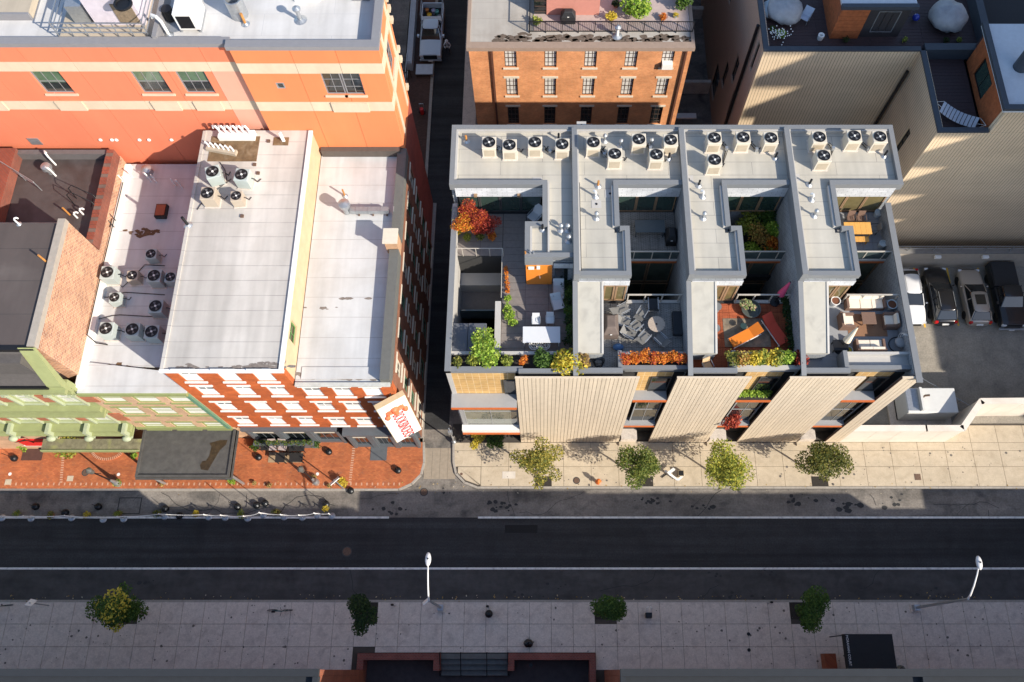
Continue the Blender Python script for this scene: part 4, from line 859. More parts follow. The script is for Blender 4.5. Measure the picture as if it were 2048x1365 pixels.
def grill(px, py, z, label, w_=.95, d_=.55, h_=1.05, m=None):
    x, y = W(px, py, z); t = T('covered_grill', label, 'grill', (x, y, z)); m = m or mat('black_cover_cloth', (0.02,0.02,0.022), .6, var=.3, scale=8)
    MB().add([(x-w_*.55,y-d_*.6,z),(x+w_*.55,y-d_*.6,z),(x+w_*.6,y+d_*.6,z),(x-w_*.6,y+d_*.6,z),(x-w_*.55,y-d_*.55,z+h_*.6),(x+w_*.55,y-d_*.55,z+h_*.6),(x+w_*.55,y+d_*.5,z+h_*.65),(x-w_*.55,y+d_*.5,z+h_*.65),(x-w_*.32,y-d_*.3,z+h_),(x+w_*.3,y-d_*.3,z+h_),(x+w_*.3,y+d_*.3,z+h_*1.02),(x-w_*.3,y+d_*.3,z+h_*1.02)],
      [(0,1,5,4),(1,2,6,5),(2,3,7,6),(3,0,4,7),(4,5,9,8),(5,6,10,9),(6,7,11,10),(7,4,8,11),(8,9,10,11),(0,3,2,1)]).obj('cover', m, t, bevel=.05)
    MB().box(x-.07,x+.05,y-d_*.58,y-d_*.555,z+h_*.63,z+h_*.7).obj('label_patch', white, t); return t
grill(1136,42,ZB+.06,'grill under a black cover beside the pink rooftop room')
def sh(px, py, z, r, cols, n, label, leaf=.14, seed=1, sq=.8, pot=None, name='shrub', k=6, group=None):
    x, y = W(px, py, z); rnd = random.Random(seed); cl = [(x,y,z+r*.8,r*.7)] + clumps_ball((x,y,z+r*.8), r*.6, k, r*.45, sq, rnd)
    t = T(name, label, 'plant', (x,y,z), group)
    leaves(MB(), cl, n, leaf, .8, seed).obj('foliage', leafmat('lf_' + '_'.join('%d' % (c*1000) for q in cols for c in q)[:56], cols), t)
    if pot: MB().lathe(x, y, [(pot*.75,z),(pot,z+pot*1.5),(pot*.86,z+pot*1.5),(pot*.8,z+pot*1.2),(.01,z+pot*1.2)], 16).obj('pot', mat('terracotta', (0.32,0.13,0.07), .8, var=.15) if seed % 2 else mat('slate_pot', (0.2,0.24,0.27), .5), t)
    else: MB().tube([(x,y,z),(x+.02,y,z+r*.8)], .04, 5).obj('stem', BARK, t)
    return t
sh(1275,35,ZB,1.25,LIME,1500,'large bright green bush on the brick building roof garden',.2,2)
sh(1365,12,ZB,1.0,GREEN,900,'dark green bush at the right corner of the roof garden',.2,3)
sh(1073,50,ZB,.45,YGREEN,250,'small yellow green bush at the left end of the balustrade',.14,4,pot=.2)
sh(1222,40,ZB,.5,YELLOW,300,'golden bush left of the large bright green bush',.14,5,pot=.2)
sh(1325,40,ZB,.4,ORANGE,200,'small pot of orange flowers at the balustrade',.12,6,pot=.2); sh(1350,35,ZB,.3,YELLOW,150,'tiny yellow flower pot near the corner bush',.12,8,pot=.18)
sh(1232,14,ZB,.45,DKGREEN,200,'dark potted shrub in front of the shaded wall',.14,9,pot=.2)
pipe(1234,72,ZB,.8,'white mushroom vent at the balustrade',white,.12,cap=True)
# side stairs / yard pieces east of brick building in the dark gap
t = T('yard_wall', 'low concrete yard wall in the dark gap right of the brick building', 'wall', (*W(1400,150,0),0)); a = W(1392,165,1.5)
BX(bx1+.4, 14.7, a[1], a[1]+.3, 0, 1.5).obj('wall', conc_g, t); BX(bx1+.4,14.7,W(0,22,1)[1],W(0,22,1)[1]+.4,0,1.2).obj('wall', conc_g, t)
tag(BX(bx1+.4,bx1+2.6,W(0,235,1.2)[1],W(0,235,1.2)[1]+.5,1.0,1.15).obj('white_ledge', white), 'small white ledge in the dark gap beside the condo roof', 'ledge')
# ================= CONDOMINIUM ROW =================
mem = roofmat('condo_membrane', (0.47,0.44,0.375), (0.36,0.34,0.29), seam=0.95, seamcol=(0.2,0.19,0.18), amt=0.45, lenb=5.2)
cap = mat('condo_cap_metal', (0.185,0.192,0.20), 0.6, 0.0, var=0.05)
lcap = mat('condo_flashing_pale', (0.45,0.43,0.40), 0.6, var=0.05)
shing = brickmat('white_shingle_siding', (0.60,0.61,0.62), (0.55,0.56,0.58), (0.28,0.29,0.31), bw=0.62, bh=0.17, ms=0.012)
bluesh = brickmat('grey_shingle_siding', (0.30,0.325,0.345), (0.27,0.29,0.31), (0.17,0.18,0.2), bw=0.42, bh=0.2, ms=0.02)
stripm = mat('stair_roof_metal', (0.40,0.38,0.33), 0.7, var=0.07, scale=1.5, stain=(0.2,0.19,0.17), stain_amt=0.35, stain_scale=1.3)
plank = mat('tan_facade_plank', (0.60,0.50,0.375), 0.8, var=0.07, scale=2); wear(plank, (2.5,2.5,.1), .9, 1.08)
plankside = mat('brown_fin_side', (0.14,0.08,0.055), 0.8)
gold = brickmat('gold_tile', (0.58,0.36,0.13), (0.52,0.31,0.11), (0.72,0.55,0.33), bw=0.42, bh=0.42, ms=0.014)
bt_ = [n for n in gold.node_tree.nodes if n.type == 'TEX_BRICK'][0]; bt_.offset = 0
ledgem = mat('ledge_grey', (0.32,0.32,0.32), .6, var=.06); orange_e = mat('orange_edge_metal', (0.55,0.13,0.03), .5)
bronzef = mat('bronze_frame_light', (0.30,0.19,0.11), .5)
CO = T('condominium_row', 'row of modern flat roofed townhouses with tan plank fins and roof terraces', 'building', (8, YF, 0))
ZT = 16.7; ZD = 16.4; ZL = 13.25; ZP1 = 14.5
L_ = -5.7; DV = [2.05, 8.75, 15.35]; RR_ = 22.05
YB0, YB1 = 27.62, 32.0; YT = 21.45; YF2 = 16.65
# party walls from the ground
# rear block body
BX(L_+.02, RR_-.02, YB0+.35, YB1-.05, 0, ZD-.3).obj('core', bluesh, CO)
BX(L_+.3, RR_-.3, YB0+.36, YB1-.3, ZD-.29, ZD-.02).obj('roof', mem, CO)
# caps round the rear roof
BX(L_, RR_, YB1-.3, YB1, ZD-.3, ZT).obj('parapet', cap, CO)
BX(L_, L_+.3, YB0, YB1-.3, ZD-.3, ZT).obj('parapet', cap, CO)
BX(RR_-.3, RR_, YB0, YB1-.3, ZD-.3, ZT).obj('parapet', cap, CO)
BX(L_+.3, RR_-.3, YB1-.42, YB1-.303, ZD-.02, ZT-.06).obj('flashing', lcap, CO)
BX(L_+.3, L_+.42, YB0+.4, YB1-.43, ZD-.02, ZT-.06).obj('flashing', lcap, CO)
WR = [2.6+.45, 2.5, 2.5]                        # front tower neck widths
NX = [0.0, 4.62, 11.25, 17.85]; FX = [-1.05, 5.2, 11.9, 18.55]   # right face of neck, right face of tower, per unit (unit 1 mirrored)
YN_ = 24.75                                       # neck/tower step
def parapet(*a): return BX(*a[:4], ZT-.42 if len(a) < 5 else a[4], ZT).obj('parapet', cap, CO)
# unit 1: neck runs from -0.0 to 2.05 and tower from -1.05 to 2.05, YB0 down to 22.6
Y1T = 22.65
def towerblock(x0, x1, y0, y1, zl=ZL):
    return BX(x0, x1, y0, y1, zl, ZD-.3)
towerblock(0.0+.05, DV[0], Y1T+.05, YB0+.34, 0).obj('core', bluesh, CO)
towerblock(-1.0, 0.05, Y1T+.05, 25.0, 0).obj('core', bluesh, CO)
BX(.3, DV[0]-.1, Y1T+.3, YB0+.36, ZD-.295, ZD-.025).obj('roof', mem, CO); BX(-.75, .3, Y1T+.3, 24.75, ZD-.295, ZD-.025).obj('roof', mem, CO)
parapet(L_+.3, .3, YB0, YB0+.33); parapet(0, .3, 25.05, YB0-.0); parapet(-1.05, .3, 24.75, 25.05); parapet(-1.05, -.75, Y1T+.3, 24.75); parapet(-1.05, DV[0]-.12, Y1T, Y1T+.3)
BX(-.74,-.62,Y1T+.31,24.74,ZD-.03,ZT-.05).obj('flashing', lcap, CO); BX(.31,.42,Y1T+.31,YB0+.3,ZD-.03,ZT-.08).obj('flashing', lcap, CO)
for k, d in enumerate(DV):
    n, f_ = NX[k+1], FX[k+1]; nd = DV[k+1] if k < 2 else RR_
    towerblock(d+.1, n-.05, YT+.06, YB0+.34, 0).obj('core', bluesh, CO); towerblock(n-.05, f_-.05, YT+.06, YN_-.05, 0).obj('core', bluesh, CO)
    BX(d+.25, n-.3, YT+.3, YB0+.36, ZD-.295, ZD-.025).obj('roof', mem, CO); BX(n-.3, f_-.3, YT+.3, YN_-.3, ZD-.295, ZD-.025).obj('roof', mem, CO)
    parapet(n-.3, nd-.02 if k < 2 else nd-.3, YB0, YB0+.33)
    parapet(n-.3, n, YN_, YB0); parapet(n, f_, YN_-.3, YN_); parapet(f_-.3, f_, YT, YN_-.3); parapet(d+.1, f_-.3, YT, YT+.3)
    BX(n-.42,n-.303,YN_,YB0-.02,ZD-.03,ZT-.08).obj('flashing', lcap, CO); BX(f_-.42,f_-.303,YT+.32,YN_-.32,ZD-.03,ZT-.08).obj('flashing', lcap, CO)
    # divider party wall, upper
    BX(d-.22, d+.1, YT, YB1-.31, ZD-.6, ZT+.16).obj('party_wall', cap, CO)
    BX(d-.20, d+.08, YT+.01, YB0-.01, 0, ZD-.601).obj('party_wall', bluesh, CO)
    BX(d+.102, d+.19, YT+.33, YB1-.5, ZD-.03, ZT+.05).obj('flashing', lcap, CO)
    # siding band then window wall of the tower front
    BX(d+.1, f_-.02, YT-.02, YT+.055, ZD-1.02, ZD-.43).obj('siding', shing, CO)
    x0, x1 = d+1.62, f_-.1; nb = 2
    for q in range(nb):
        a = x0+(x1-x0)*q/nb; b = x0+(x1-x0)*(q+1)/nb
        window(fr('S', YT-.04), (a+.02,b-.02,ZL+.02,ZD-1.04), CO, bronzef, glassmat('painted_gold_reflection_glass',(0.16,0.13,0.06)) , 1, 1, .0, .11)  # gold reflection is put into the glass base colour
# window wall of the rear block facing south, siding bands above
for k, (x0, x1) in enumerate([(L_+.3, 0.0), (NX[1], DV[1]-.22), (NX[2], DV[2]-.22), (NX[3], RR_-.3)]):
    BX(x0, x1, YB0-.0, YB0+.34, ZD-1.1, ZT-.43).obj('siding', shing, CO)
    n = 4 if k == 0 else 3
    for q in range(n):
        a = x0+.12+(x1-x0-.2)*q/n; b = x0+.12+(x1-x0-.2)*(q+1)/n
        window(fr('S', YB0+.12), (a+.01,b-.01,ZL+.05,ZD-1.12), CO, bronzef if k else mat('dark_frame',(0.06,0.06,0.06),.5), glassmat('green_room_glass',(0.035,0.06,0.05)) if k < 3 else glassmat('painted_gold_reflection_glass',(0.16,0.13,0.06)), 1, 1, .0, .07)
    BX(x0, x1, YB0+.28, YB0+.345, ZL, ZD-1.11).obj('backing', dkglass, CO)
for px in (951,1038): x = WX(px,YB0,ZD-.8); BX(x-.1,x+.1,YB0-.14,YB0-.003,ZD-.95,ZD-.72).obj('wall_lamp', bronzef, CO)
# lower floors: body below the terraces (front)
deckm = mat('grey_timber_deck', (0.20,0.175,0.16), .8, var=.15, scale=4)
def deck(x0, x1, y0, y1, z, m, w_=.6, l_=1.2, parent=CO, name='deck_board'):
    ny = max(1, round((y1-y0)/w_)); nx = max(1, round((x1-x0)/l_)); dx = (x1-x0)/nx; dy = (y1-y0)/ny
    me = bpy.data.meshes.new(name); hx, hy = dx/2-.008, dy/2-.008
    me.from_pydata([(a*hx,b*hy,c) for c in (-.04,0) for a,b in ((-1,-1),(1,-1),(1,1),(-1,1))], [], [(0,3,2,1),(4,5,6,7),(0,1,5,4),(1,2,6,5),(2,3,7,6),(3,0,4,7)]); me.materials.append(m)
    o0 = parent.location
    for j in range(ny):
        for i in range(nx):
            o = bpy.data.objects.new(name, me); C.objects.link(o); o.parent = parent; o.location = (x0+dx*(i+.5)-o0.x, y0+dy*(j+.5)-o0.y, z+((i*5+j*3)%4)*.0015-o0.z)
dbase = mat('deck_base', (0.03,0.03,0.03), .9)
# unit 1 slab with light well
HX0, HX1, HY0, HY1 = -5.15, -2.55, 17.95, 24.5
for a in ((L_+.02, DV[0]-.2, HY1, YB0+.3), (HX1, DV[0]-.2, YF2, HY1), (L_+.02, HX1, YF2, HY0)):
    BX(*a, 0 if a[3] > HY1 else ZL-1.5, ZL-.05).obj('slab', dbase, CO)
BX(L_+.02, HX1, YF2+.0, HY0, 0, ZL-1.51).obj('slab', dbase, CO)
deck(L_+.3, HX1, HY1+.05, YB0-.02, ZL, deckm, .5, 1.5); deck(HX1+.02, DV[0]-.22, YF2+1.1, Y1T-.02 , ZL, deckm, .5, 1.5); deck(HX1+.02, -1.06, Y1T, YB0-.02, ZL, deckm, .5, 1.5); deck(-1.04,-.02, 25.08, YB0-.02, ZL, deckm, .5, 1.05)
deck(L_+.3, HX1, YF2+1.1, HY0-.02, ZL, deckm, .5, 1.3)
# well floor and inner balconies
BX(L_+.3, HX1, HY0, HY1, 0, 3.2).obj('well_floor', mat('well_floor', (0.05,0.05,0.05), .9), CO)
BX(L_+.3, HX1, HY1-2.6, HY1-.01, 9.6, 9.85).obj('inner_balcony', deckm, CO); BX(L_+.3, HX1, HY1-.9, HY1-.01, 9.86, 10.9).obj('inner_balcony_wall', lcap, CO)
BX(L_+.3, HX1, HY1-2.68, HY1-2.61, 9.5, 10.8).obj('glass_guard', glassmat('guard_glass',(0.12,0.16,0.17)), CO)
BX(HX1-.35, HX1-.0, HY0, HY0+3.2, ZL-.04, ZL+.5).obj('well_kerb', lcap, CO); BX(L_+.3, HX1, HY0-.35, HY0, ZL-.04, ZL+.35).obj('well_kerb', lcap, CO)
glg = mat('guard_rail_pale', (0.46,0.42,0.36), .5)
for (a,b,c,d) in ((HX0-.2,HX1+.05,HY1,HY1+.04),(HX1+.02,HX1+.06,HY0+3.2,HY1)): BX(a,b,c,d,ZL+1.0,ZL+1.05).obj('guard_rail', glg, CO)
for i in range(4): BX(HX0+.1+i*.85,HX0+.14+i*.85,HY1,HY1+.04,ZL,ZL+1).obj('guard_post', glg, CO)
# outer side walls
BX(L_, L_+.3, YF2-.3, YB0-.01, 0, ZP1).obj('outer_wall', lcap, CO); BX(L_-.02, L_+.32, YF2-.35, YB0-.3, ZP1, ZP1+.1).obj('coping', cap, CO)
BX(RR_-.3, RR_, YF2-.5, YB0-.01, 0, ZP1).obj('outer_wall', bluesh, CO); BX(RR_-.34, RR_+.03, YF2-1.05, YB0-.0, ZP1, ZP1+.1).obj('coping', cap, CO)
# orange door pavilion of unit 1
od = mat('orange_boarding', (0.78,0.24,0.03), .55, var=.06, scale=6)
x0, y0 = WX(1043,22.6,14.5), Y1T
for k in range(9): BX(-1.0, .58, Y1T-.14, Y1T-.02, ZL+.05+k*.31, ZL+.35+k*.31).obj('orange_board', od, CO)
BX(-1.05,.62,Y1T-.16,Y1T-.003,ZD-.42,ZT-.2).obj('door_canopy', cap, CO)
BX(-.85,-.5,Y1T-.2,Y1T-.145,ZL+2.2,ZL+2.5).obj('notice', white, CO); BX(-.35,-.15,Y1T-.24,Y1T-.145,ZL+2.3,ZL+2.6).obj('wall_lamp', white, CO)
MB().tube([(-.2,Y1T-.16,ZL+1.3),(-.15,Y1T-.35,ZL+1.3),(-.1,Y1T-.16,ZL+1.25)], .03, 6).obj('tap', galv, CO)
BX(.66, DV[0]-.22, Y1T-.08, Y1T-.01, ZD-1.0, ZD-.43).obj('siding', shing, CO); BX(.75,1.5,Y1T-.1,Y1T-.02,ZL,ZD-1.05).obj('glass_door', dkglass, CO)
BX(1.55, DV[0]-.22, Y1T-.08, Y1T-.01, ZL, ZD-1.01).obj('siding', bluesh, CO)
# units 2-4: balcony over pit, front terraces
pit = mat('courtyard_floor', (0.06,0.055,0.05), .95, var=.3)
tile = brickmat('deck_tiles_grey', (0.40,0.38,0.35), (0.33,0.315,0.29), (0.10,0.10,0.10), ground=True, bw=.3, bh=.075, ms=.012)
tilew = brickmat('deck_tiles_red', (0.48,0.12,0.045), (0.38,0.085,0.03), (0.07,0.02,0.01), ground=True, bw=.6, bh=.06, ms=.01)
plainf = mat('grey_terrace_floor', (0.27,0.275,0.285), .8, var=.08)
YBAL = 24.35
for k, d in enumerate(DV):
    nd = (DV[k+1]-.22) if k < 2 else RR_-.3; n, f_ = NX[k+1], FX[k+1]
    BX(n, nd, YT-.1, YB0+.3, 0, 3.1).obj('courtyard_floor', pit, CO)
    if True:
        BX(n-.04, nd, YBAL, YB0+.3, ZL-3.2 if k == 1 else ZL-.25, ZL-.05 if k != 1 else ZL-2.6).obj('balcony_slab', dbase, CO)
        if k != 1: deck(n, nd, YBAL+.05, YB0+.1, ZL, tile if k == 0 else plainf, .6, .6, name='deck_tile')
        zz = ZL if k != 1 else ZL
        BX(f_-.05, nd, YBAL-.12, YBAL-.003, zz-.42, zz-.16).obj('balcony_fascia', orange_e, CO)
        BX(f_-.05, nd, YBAL-.12, YBAL+.04, zz-.155, zz+.02).obj('balcony_kerb', lcap, CO)
        BX(f_-.1, nd, YBAL-.09, YBAL-.02, zz+1.0, zz+1.07).obj('guard_rail', glg, CO)
        for i in range(3): BX(f_+.5+i*1.15,f_+.56+i*1.15,YBAL-.09,YBAL-.02,zz+.02,zz+1.0).obj('guard_post', glg, CO)
        BX(f_-.05, nd, YBAL-.06, YBAL-.05, zz+.05, zz+.98).obj('guard_glass', glassmat('guard_glass2',(0.06,0.08,0.08)), CO)
    # lower storey windows in the pit wall below balcony
    BX(f_-.05, nd, YBAL+.3, YBAL+.5, 3.1, ZL-.43).obj('backing', dkglass, CO)
    for z0_ in (3.2,6.4,9.6):
        for q in range(2): window(fr('S', YBAL+.14), (f_+(nd-f_)*q/2+.02, f_+(nd-f_)*(q+1)/2-.02, z0_, z0_+2.9), CO, bronzef, glassmat('room_glass_pale',(0.10,0.12,0.09)), 1, 1, .0, .09)
    # terrace slab
    fm_ = [tile, tilew, plainf][k]
    BX(d+.02, nd, YF2, YT-.12, 0, ZL-.06).obj('slab', dbase, CO)
    BX(d+.02, f_, YT-.115, YT+.06, 0, ZL-.06).obj('slab', dbase, CO)
    if k < 2: deck(d+1.56, nd-.02, YF2+1.05, YT-.24, ZL, fm_, .6, .6, name='deck_tile')
    else: BX(d+1.56, nd-.02, YF2+1.05, YT-.24, ZL-.055, ZL).obj('terrace_floor', fm_, CO)
    # rail at pit
    BX(f_-.02, nd, YT-.16, YT-.08, ZL+1.0, ZL+1.07).obj('guard_rail', glg, CO)
    for i in range(4): BX(f_+i*1.05,f_+.07+i*1.05,YT-.16,YT-.08,ZL,ZL+1.0).obj('guard_post', glg, CO)
    BX(f_-.02, nd, YT-.22, YT-.02, ZL-.055, ZL+.06).obj('kerb', lcap, CO)
    # sloping stair roof strip
    s0, s1 = d+.02, d+1.55
    MB().hexa([(s0,17.45,ZP1-.25),(s1,17.45,ZP1-.25),(s1,YT-.03,ZD-.75),(s0,YT-.03,ZD-.75)], [(s0,17.45,ZP1),(s1,17.45,ZP1),(s1,YT-.03,ZD-.5),(s0,YT-.03,ZD-.5)]).obj('stair_roof', stripm, CO)
    MB().hexa([(s0+.05,17.5,ZL-.05),(s1-.03,17.5,ZL-.05),(s1-.03,YT-.05,ZL-.05),(s0+.05,YT-.05,ZL-.05)], [(s0+.05,17.5,ZP1-.26),(s1-.03,17.5,ZP1-.26),(s1-.03,YT-.05,ZD-.76),(s0+.05,YT-.05,ZD-.76)]).obj('stair_wall', bluesh, CO)
    MB().hexa([(s1-.12,17.4,ZP1),(s1,17.4,ZP1),(s1,YT-.03,ZD-.5),(s1-.12,YT-.03,ZD-.5)], [(s1-.12,17.4,ZP1+.05),(s1,17.4,ZP1+.05),(s1,YT-.03,ZD-.45),(s1-.12,YT-.03,ZD-.45)]).obj('stair_roof_edge', lcap, CO)
    # divider lower (west of strip), drops with the stair roof
    MB().hexa([(d-.22,YF2-.6,0),(d,YF2-.6,0),(d,YT-.01,0),(d-.22,YT-.01,0)], [(d-.22,YF2-.6,ZP1-.05),(d,YF2-.6,ZP1-.05),(d,YT-.01,ZD-.5),(d-.22,YT-.01,ZD-.5)]).obj('party_wall', bluesh, CO)
    MB().hexa([(d-.26,YF2-.62,ZP1-.045),(d+.03,YF2-.62,ZP1-.045),(d+.03,YT-.01,ZD-.495),(d-.26,YT-.01,ZD-.495)], [(d-.26,YF2-.62,ZP1+.06),(d+.03,YF2-.62,ZP1+.06),(d+.03,YT-.01,ZD-.4),(d-.26,YT-.01,ZD-.4)]).obj('party_wall_cap', cap, CO)
    # small recess balcony
    r1 = d+2.65
    BX(d+.02, r1-.25, YF+.67, YF2+1.04, ZL-.3, ZL-.0).obj('recess_floor', [tile, tilew, plainf][k], CO)
    BX(r1-.25, r1, YF+.67, YF2+1.0, ZL-.3, ZP1-.08).obj('recess_wall', cap, CO)
    BX(d-.22, r1, YF+.36, YF+.66, ZL-1.2, ZP1+.0).obj('front_parapet', cap, CO)
    # planter / front parapet
    BX(r1+.0, nd, YF2+.85, YF2+1.0, ZL-.05, ZP1-.3).obj('planter_back', lcap, CO)
    BX(r1+.0, nd, YF2-.1, YF2+.15, ZP1-.8, ZP1-.3).obj('planter_front', cap if k != 1 else lcap, CO)
    BX(r1+.0, nd, YF2+.15, YF2+.85, ZL-.3, ZP1-.62).obj('planter_soil', soil if k < 2 else lcap, CO)
# unit 1 front planters
BX(L_+.3, DV[0]-.22, YF2+.85, YF2+1.05, ZL-.05, ZP1-.35).obj('planter_back', lcap, CO)
BX(L_, -1.4, YF2-.3, YF2+.0, ZP1-.45, ZP1-.1).obj('planter_front', cap, CO); BX(-1.4, DV[0]-.23, YF+.36, YF+.62, ZP1-.5, ZP1-.02).obj('planter_front', cap, CO)
BX(-1.4,-1.15,YF+.63,YF2,ZL-1,ZP1-.1).obj('planter_front', cap, CO)
BX(L_+.3, DV[0]-.23, YF2+.0, YF2+.85, ZL-.3, ZP1-.5).obj('planter_soil', soil, CO); BX(-1.15, DV[0]-.23, YF+.63, YF2-.01, ZL-.3, ZP1-.5).obj('planter_soil', soil, CO)
# --- facade fins of individual planks
fins = [(-1.60,5.66),(7.85,12.18),(14.42,18.83),(20.98,22.08)]
for (a, b) in fins:
    n = round((b-a)/.245); w_ = (b-a)/n
    BX(a+.02, b-.02, YF+.06, YF+.15, 0.1, ZP1-.03).obj('fin_body', plankside, CO)
    BX(a, a+.019, YF+.02, YF+.15, 0.1, ZP1-.02).obj('fin_side', plankside, CO)
    for i in range(n):
        BX(a+w_*i+.012, a+w_*(i+1)-.012, YF, YF+.055, .1, ZP1-(.0 if i % 3 else .03)).obj('plank', plank, CO)
    BX(a-.01, b+.01, YF+.005, YF+.12, ZP1-.029, ZP1+.02).obj('fin_cap', plank, CO)
# --- bays between the fins
bays = [(L_+.02,-1.62,0),(5.68,7.84,1),(12.2,14.4,2),(18.85,20.96,3)]
for (a, b, k) in bays:
    yb = YF2-.0; zl = hz(YF2, 778)
    BX(a, b, yb-.08, yb+.3, zl, ZP1-.81).obj('tile_wall', gold, CO) if k else BX(a, b, yb-.28, yb+.1, zl, ZP1-.46).obj('tile_wall', gold, CO)
    xm = b-(.75 if k == 0 else 1.25)
    window(fr('S', yb-(.40 if k == 0 else .19)), (xm, b-.02, zl+.15, ZL-.35), CO, mat('dark_frame',(0.06,0.06,0.06),.5), dkglass, 1, 1, .0, .06)
    ye = W(900, 815 if k == 0 else 800, zl)[1]
    BX(a-(.06 if k == 0 else 0), b, ye, yb+.1 if k else yb-.29, zl-.2, zl-.003).obj('ledge', ledgem if k != 2 else soil, CO)
    BX(a-(.06 if k == 0 else 0), b, ye-.06, ye-.003, zl-.3, zl-.02).obj('ledge_edge', orange_e, CO)
    BX(a+.05, b, yb+.5, yb+2, 0, ZL-.4).obj('backing', mat('dark_interior', (0.03,0.03,0.032), .8), CO)
    # big window
    yw = YF+.35; z0 = hz(yw, 850 if k == 0 else 842); z1 = zl-.35
    window(fr('S', yw), (a+.35, b-.05, z0, z1), CO, ledgem, glassmat('bay_glass',(0.13,0.14,0.11)) if k == 0 else dkglass, 2, 2, .0, .08)
    if k == 0: BX(a+.1, a+.34, yw, yw+.3, z0, z1).obj('pier', ledgem, CO)
    # lower white ledge
    BX(a, b, YF-.02 if k == 0 else YF+.1, yw+.3, z0-.9 if k == 0 else z0-.4, z0-.02).obj('ledge', white if k == 0 else ledgem, CO)
    BX(a, b, (YF-.08 if k == 0 else YF+.04), (YF-.023 if k == 0 else YF+.097), z0-1.0 if k == 0 else z0-.5, z0-.65 if k == 0 else z0-.3).obj('ledge_edge', orange_e, CO)
    # ground-level entry
    if k: BX(a+.1, b-.9, YF+.0, YF+.9, .12, 1.0).obj('entry_box', conc_g, CO); BX(a, b, YF-.3, YF+.0, .11, .28).obj('entry_step', conc, CO); BX(b-.8,b-.05,YF+.8,YF+.9,.1,2.4).obj('entry_door', bronze, CO)

# --- air conditioners
def ac_unit(m, top, name='air_conditioner', louv=True):
    t = T(name, 'x', 'air conditioner', (0,0,0)); s = .42; h = 1.0
    if louv:
        b = MB()
        for k in range(11): b.box(-s,s,-s,s,.08+k*.08,.08+k*.08+.055)
        b.obj('louvres', m, t); BX(-s+.03,s-.03,-s+.03,s-.03,.04,h-.08).obj('coil', top, t)
    else:
        BX(-s,s,-s,s,.05,h-.08).obj('casing', m, t); BX(-s+.1,s-.1,-s-.012,-s-.002,.12,h-.25).obj('grille', mat('ac_grille_tan',(0.42,0.35,0.26),.7), t)
    BX(-s-.02,s+.02,-s-.02,s+.02,h-.08,h-.0).obj('top_frame', m, t, bevel=.03)
    MB().lathe(0,0,[(.37,h+.002),(.39,h+.03),(.36,h+.03),(.34,h-.0),(.01,h+.006)],20).obj('fan_well', blackm, t)
    f = MB()
    for k in range(4):
        a = k*1.571+.4; f.add([(0.05*math.cos(a),.05*math.sin(a),h+.012),(.3*math.cos(a-.25),.3*math.sin(a-.25),h+.02),(.3*math.cos(a+.3),.3*math.sin(a+.3),h+.035),(.05*math.cos(a+.5),.05*math.sin(a+.5),h+.02)],[(0,1,2,3)])
    f.obj('fan_blade', mat('fan_grey',(0.12,0.12,0.12),.4), t); MB().lathe(0,0,[(.07,h+.02),(.06,h+.06),(.01,h+.065)],10).obj('fan_hub', white, t)
    BX(-s-.06,s+.06,-s-.06,s+.06,0,.05).obj('pad', conc_g, t)
    MB().tube([(s,.1,.5),(s+.18,.1,.45),(s+.25,.15,.05),(s+.4,.4,.03)], .03, 6).obj('refrigerant_line', blackm, t)
    return t
acA = ac_unit(mat('ac_tan', (0.60,0.54,0.44), .5, var=.04), blackm, louv=False); acB = ac_unit(mat('ac_grey_green', (0.42,0.47,0.45), .5, var=.05), blackm)
back = [978,1070,1124.6,1187,1278,1341.5,1429,1486.6,1542,1639,1709,1760]; fronty = [(1019,290),(1230,307.7),(1313,309),(1429.6,319.6),(1648,311)]
allp = [(x, {978:284.6,1070:284.6,1124.6:288.6,1187:284.6,1278:278.5,1341.5:280,1429:275.6,1486.6:274.6,1542:275.6,1639:274,1709:271.7,1760:273.3}[x]) for x in back]
used = []
def place_ac(proto, px, py, z, label, grp, rz=0.0, sc=None, first=[]):
    x, y = W(px, py, z+1.0)
    if proto not in first: first.append(proto); proto.location = (x,y,z); proto.rotation_euler = (0,0,rz); proto['label'] = label; o = proto
    else: o = dup(proto, (x,y,z), rz, label, sc)
    o['group'] = grp; return o
for i, (x, y) in enumerate(allp): place_ac(acA, x, y, ZD-.02, 'tan condenser on the condo roof, %s from the left in the rear row' % ORD[i], 'condensers on the condo roof')
for i, (x, y) in enumerate(fronty): place_ac(acA, x, y, ZD-.02, 'tan condenser set forward on the condo roof, %s of the front ones from the left' % ORD[i], 'condensers on the condo roof')
place_ac(acB, 425,343, ZR2-.05, 'large grey louvred condenser, rear left of the four by the ballast patch', 'condensers on the west roofs', .3)
place_ac(acB, 483,349, ZR2-.05, 'large grey louvred condenser, rear right of the four by the ballast patch', 'condensers on the west roofs', -.1)
acC = ac_unit(mat('ac_beige', (0.45,0.38,0.30), .55, var=.05), blackm)
place_ac(acC, 415,386, ZR2-.05, 'square beige condenser, front left of the four by the ballast patch', 'condensers on the west roofs', .0)
place_ac(acC, 470,388, ZR2-.05, 'smaller beige condenser, front right of the four by the ballast patch', 'condensers on the west roofs', .1, .8)
lst = [(214.5,544.6,'sunlit pale condenser at the left of the upper row on the low white roof',0),(261.5,547.7,'small condenser half in the shade, second in the upper row',.1),(308,551,'dark shaded condenser, third in the upper row on the low white roof',0),(299,504.6,'shaded condenser standing alone behind the upper row',.1),
 (226,592,'small greenish condenser between the two rows on the low white roof',.1),(311,612,'shaded condenser right of the greenish one',0),(212,657,'sunlit pale condenser at the left end of the front row',0),(264.6,658.5,'shaded condenser in the middle of the front row',0),(303,663,'shaded condenser at the right end of the front row',0),(338,551,'condenser tucked against the wall of the taller roof',0)]
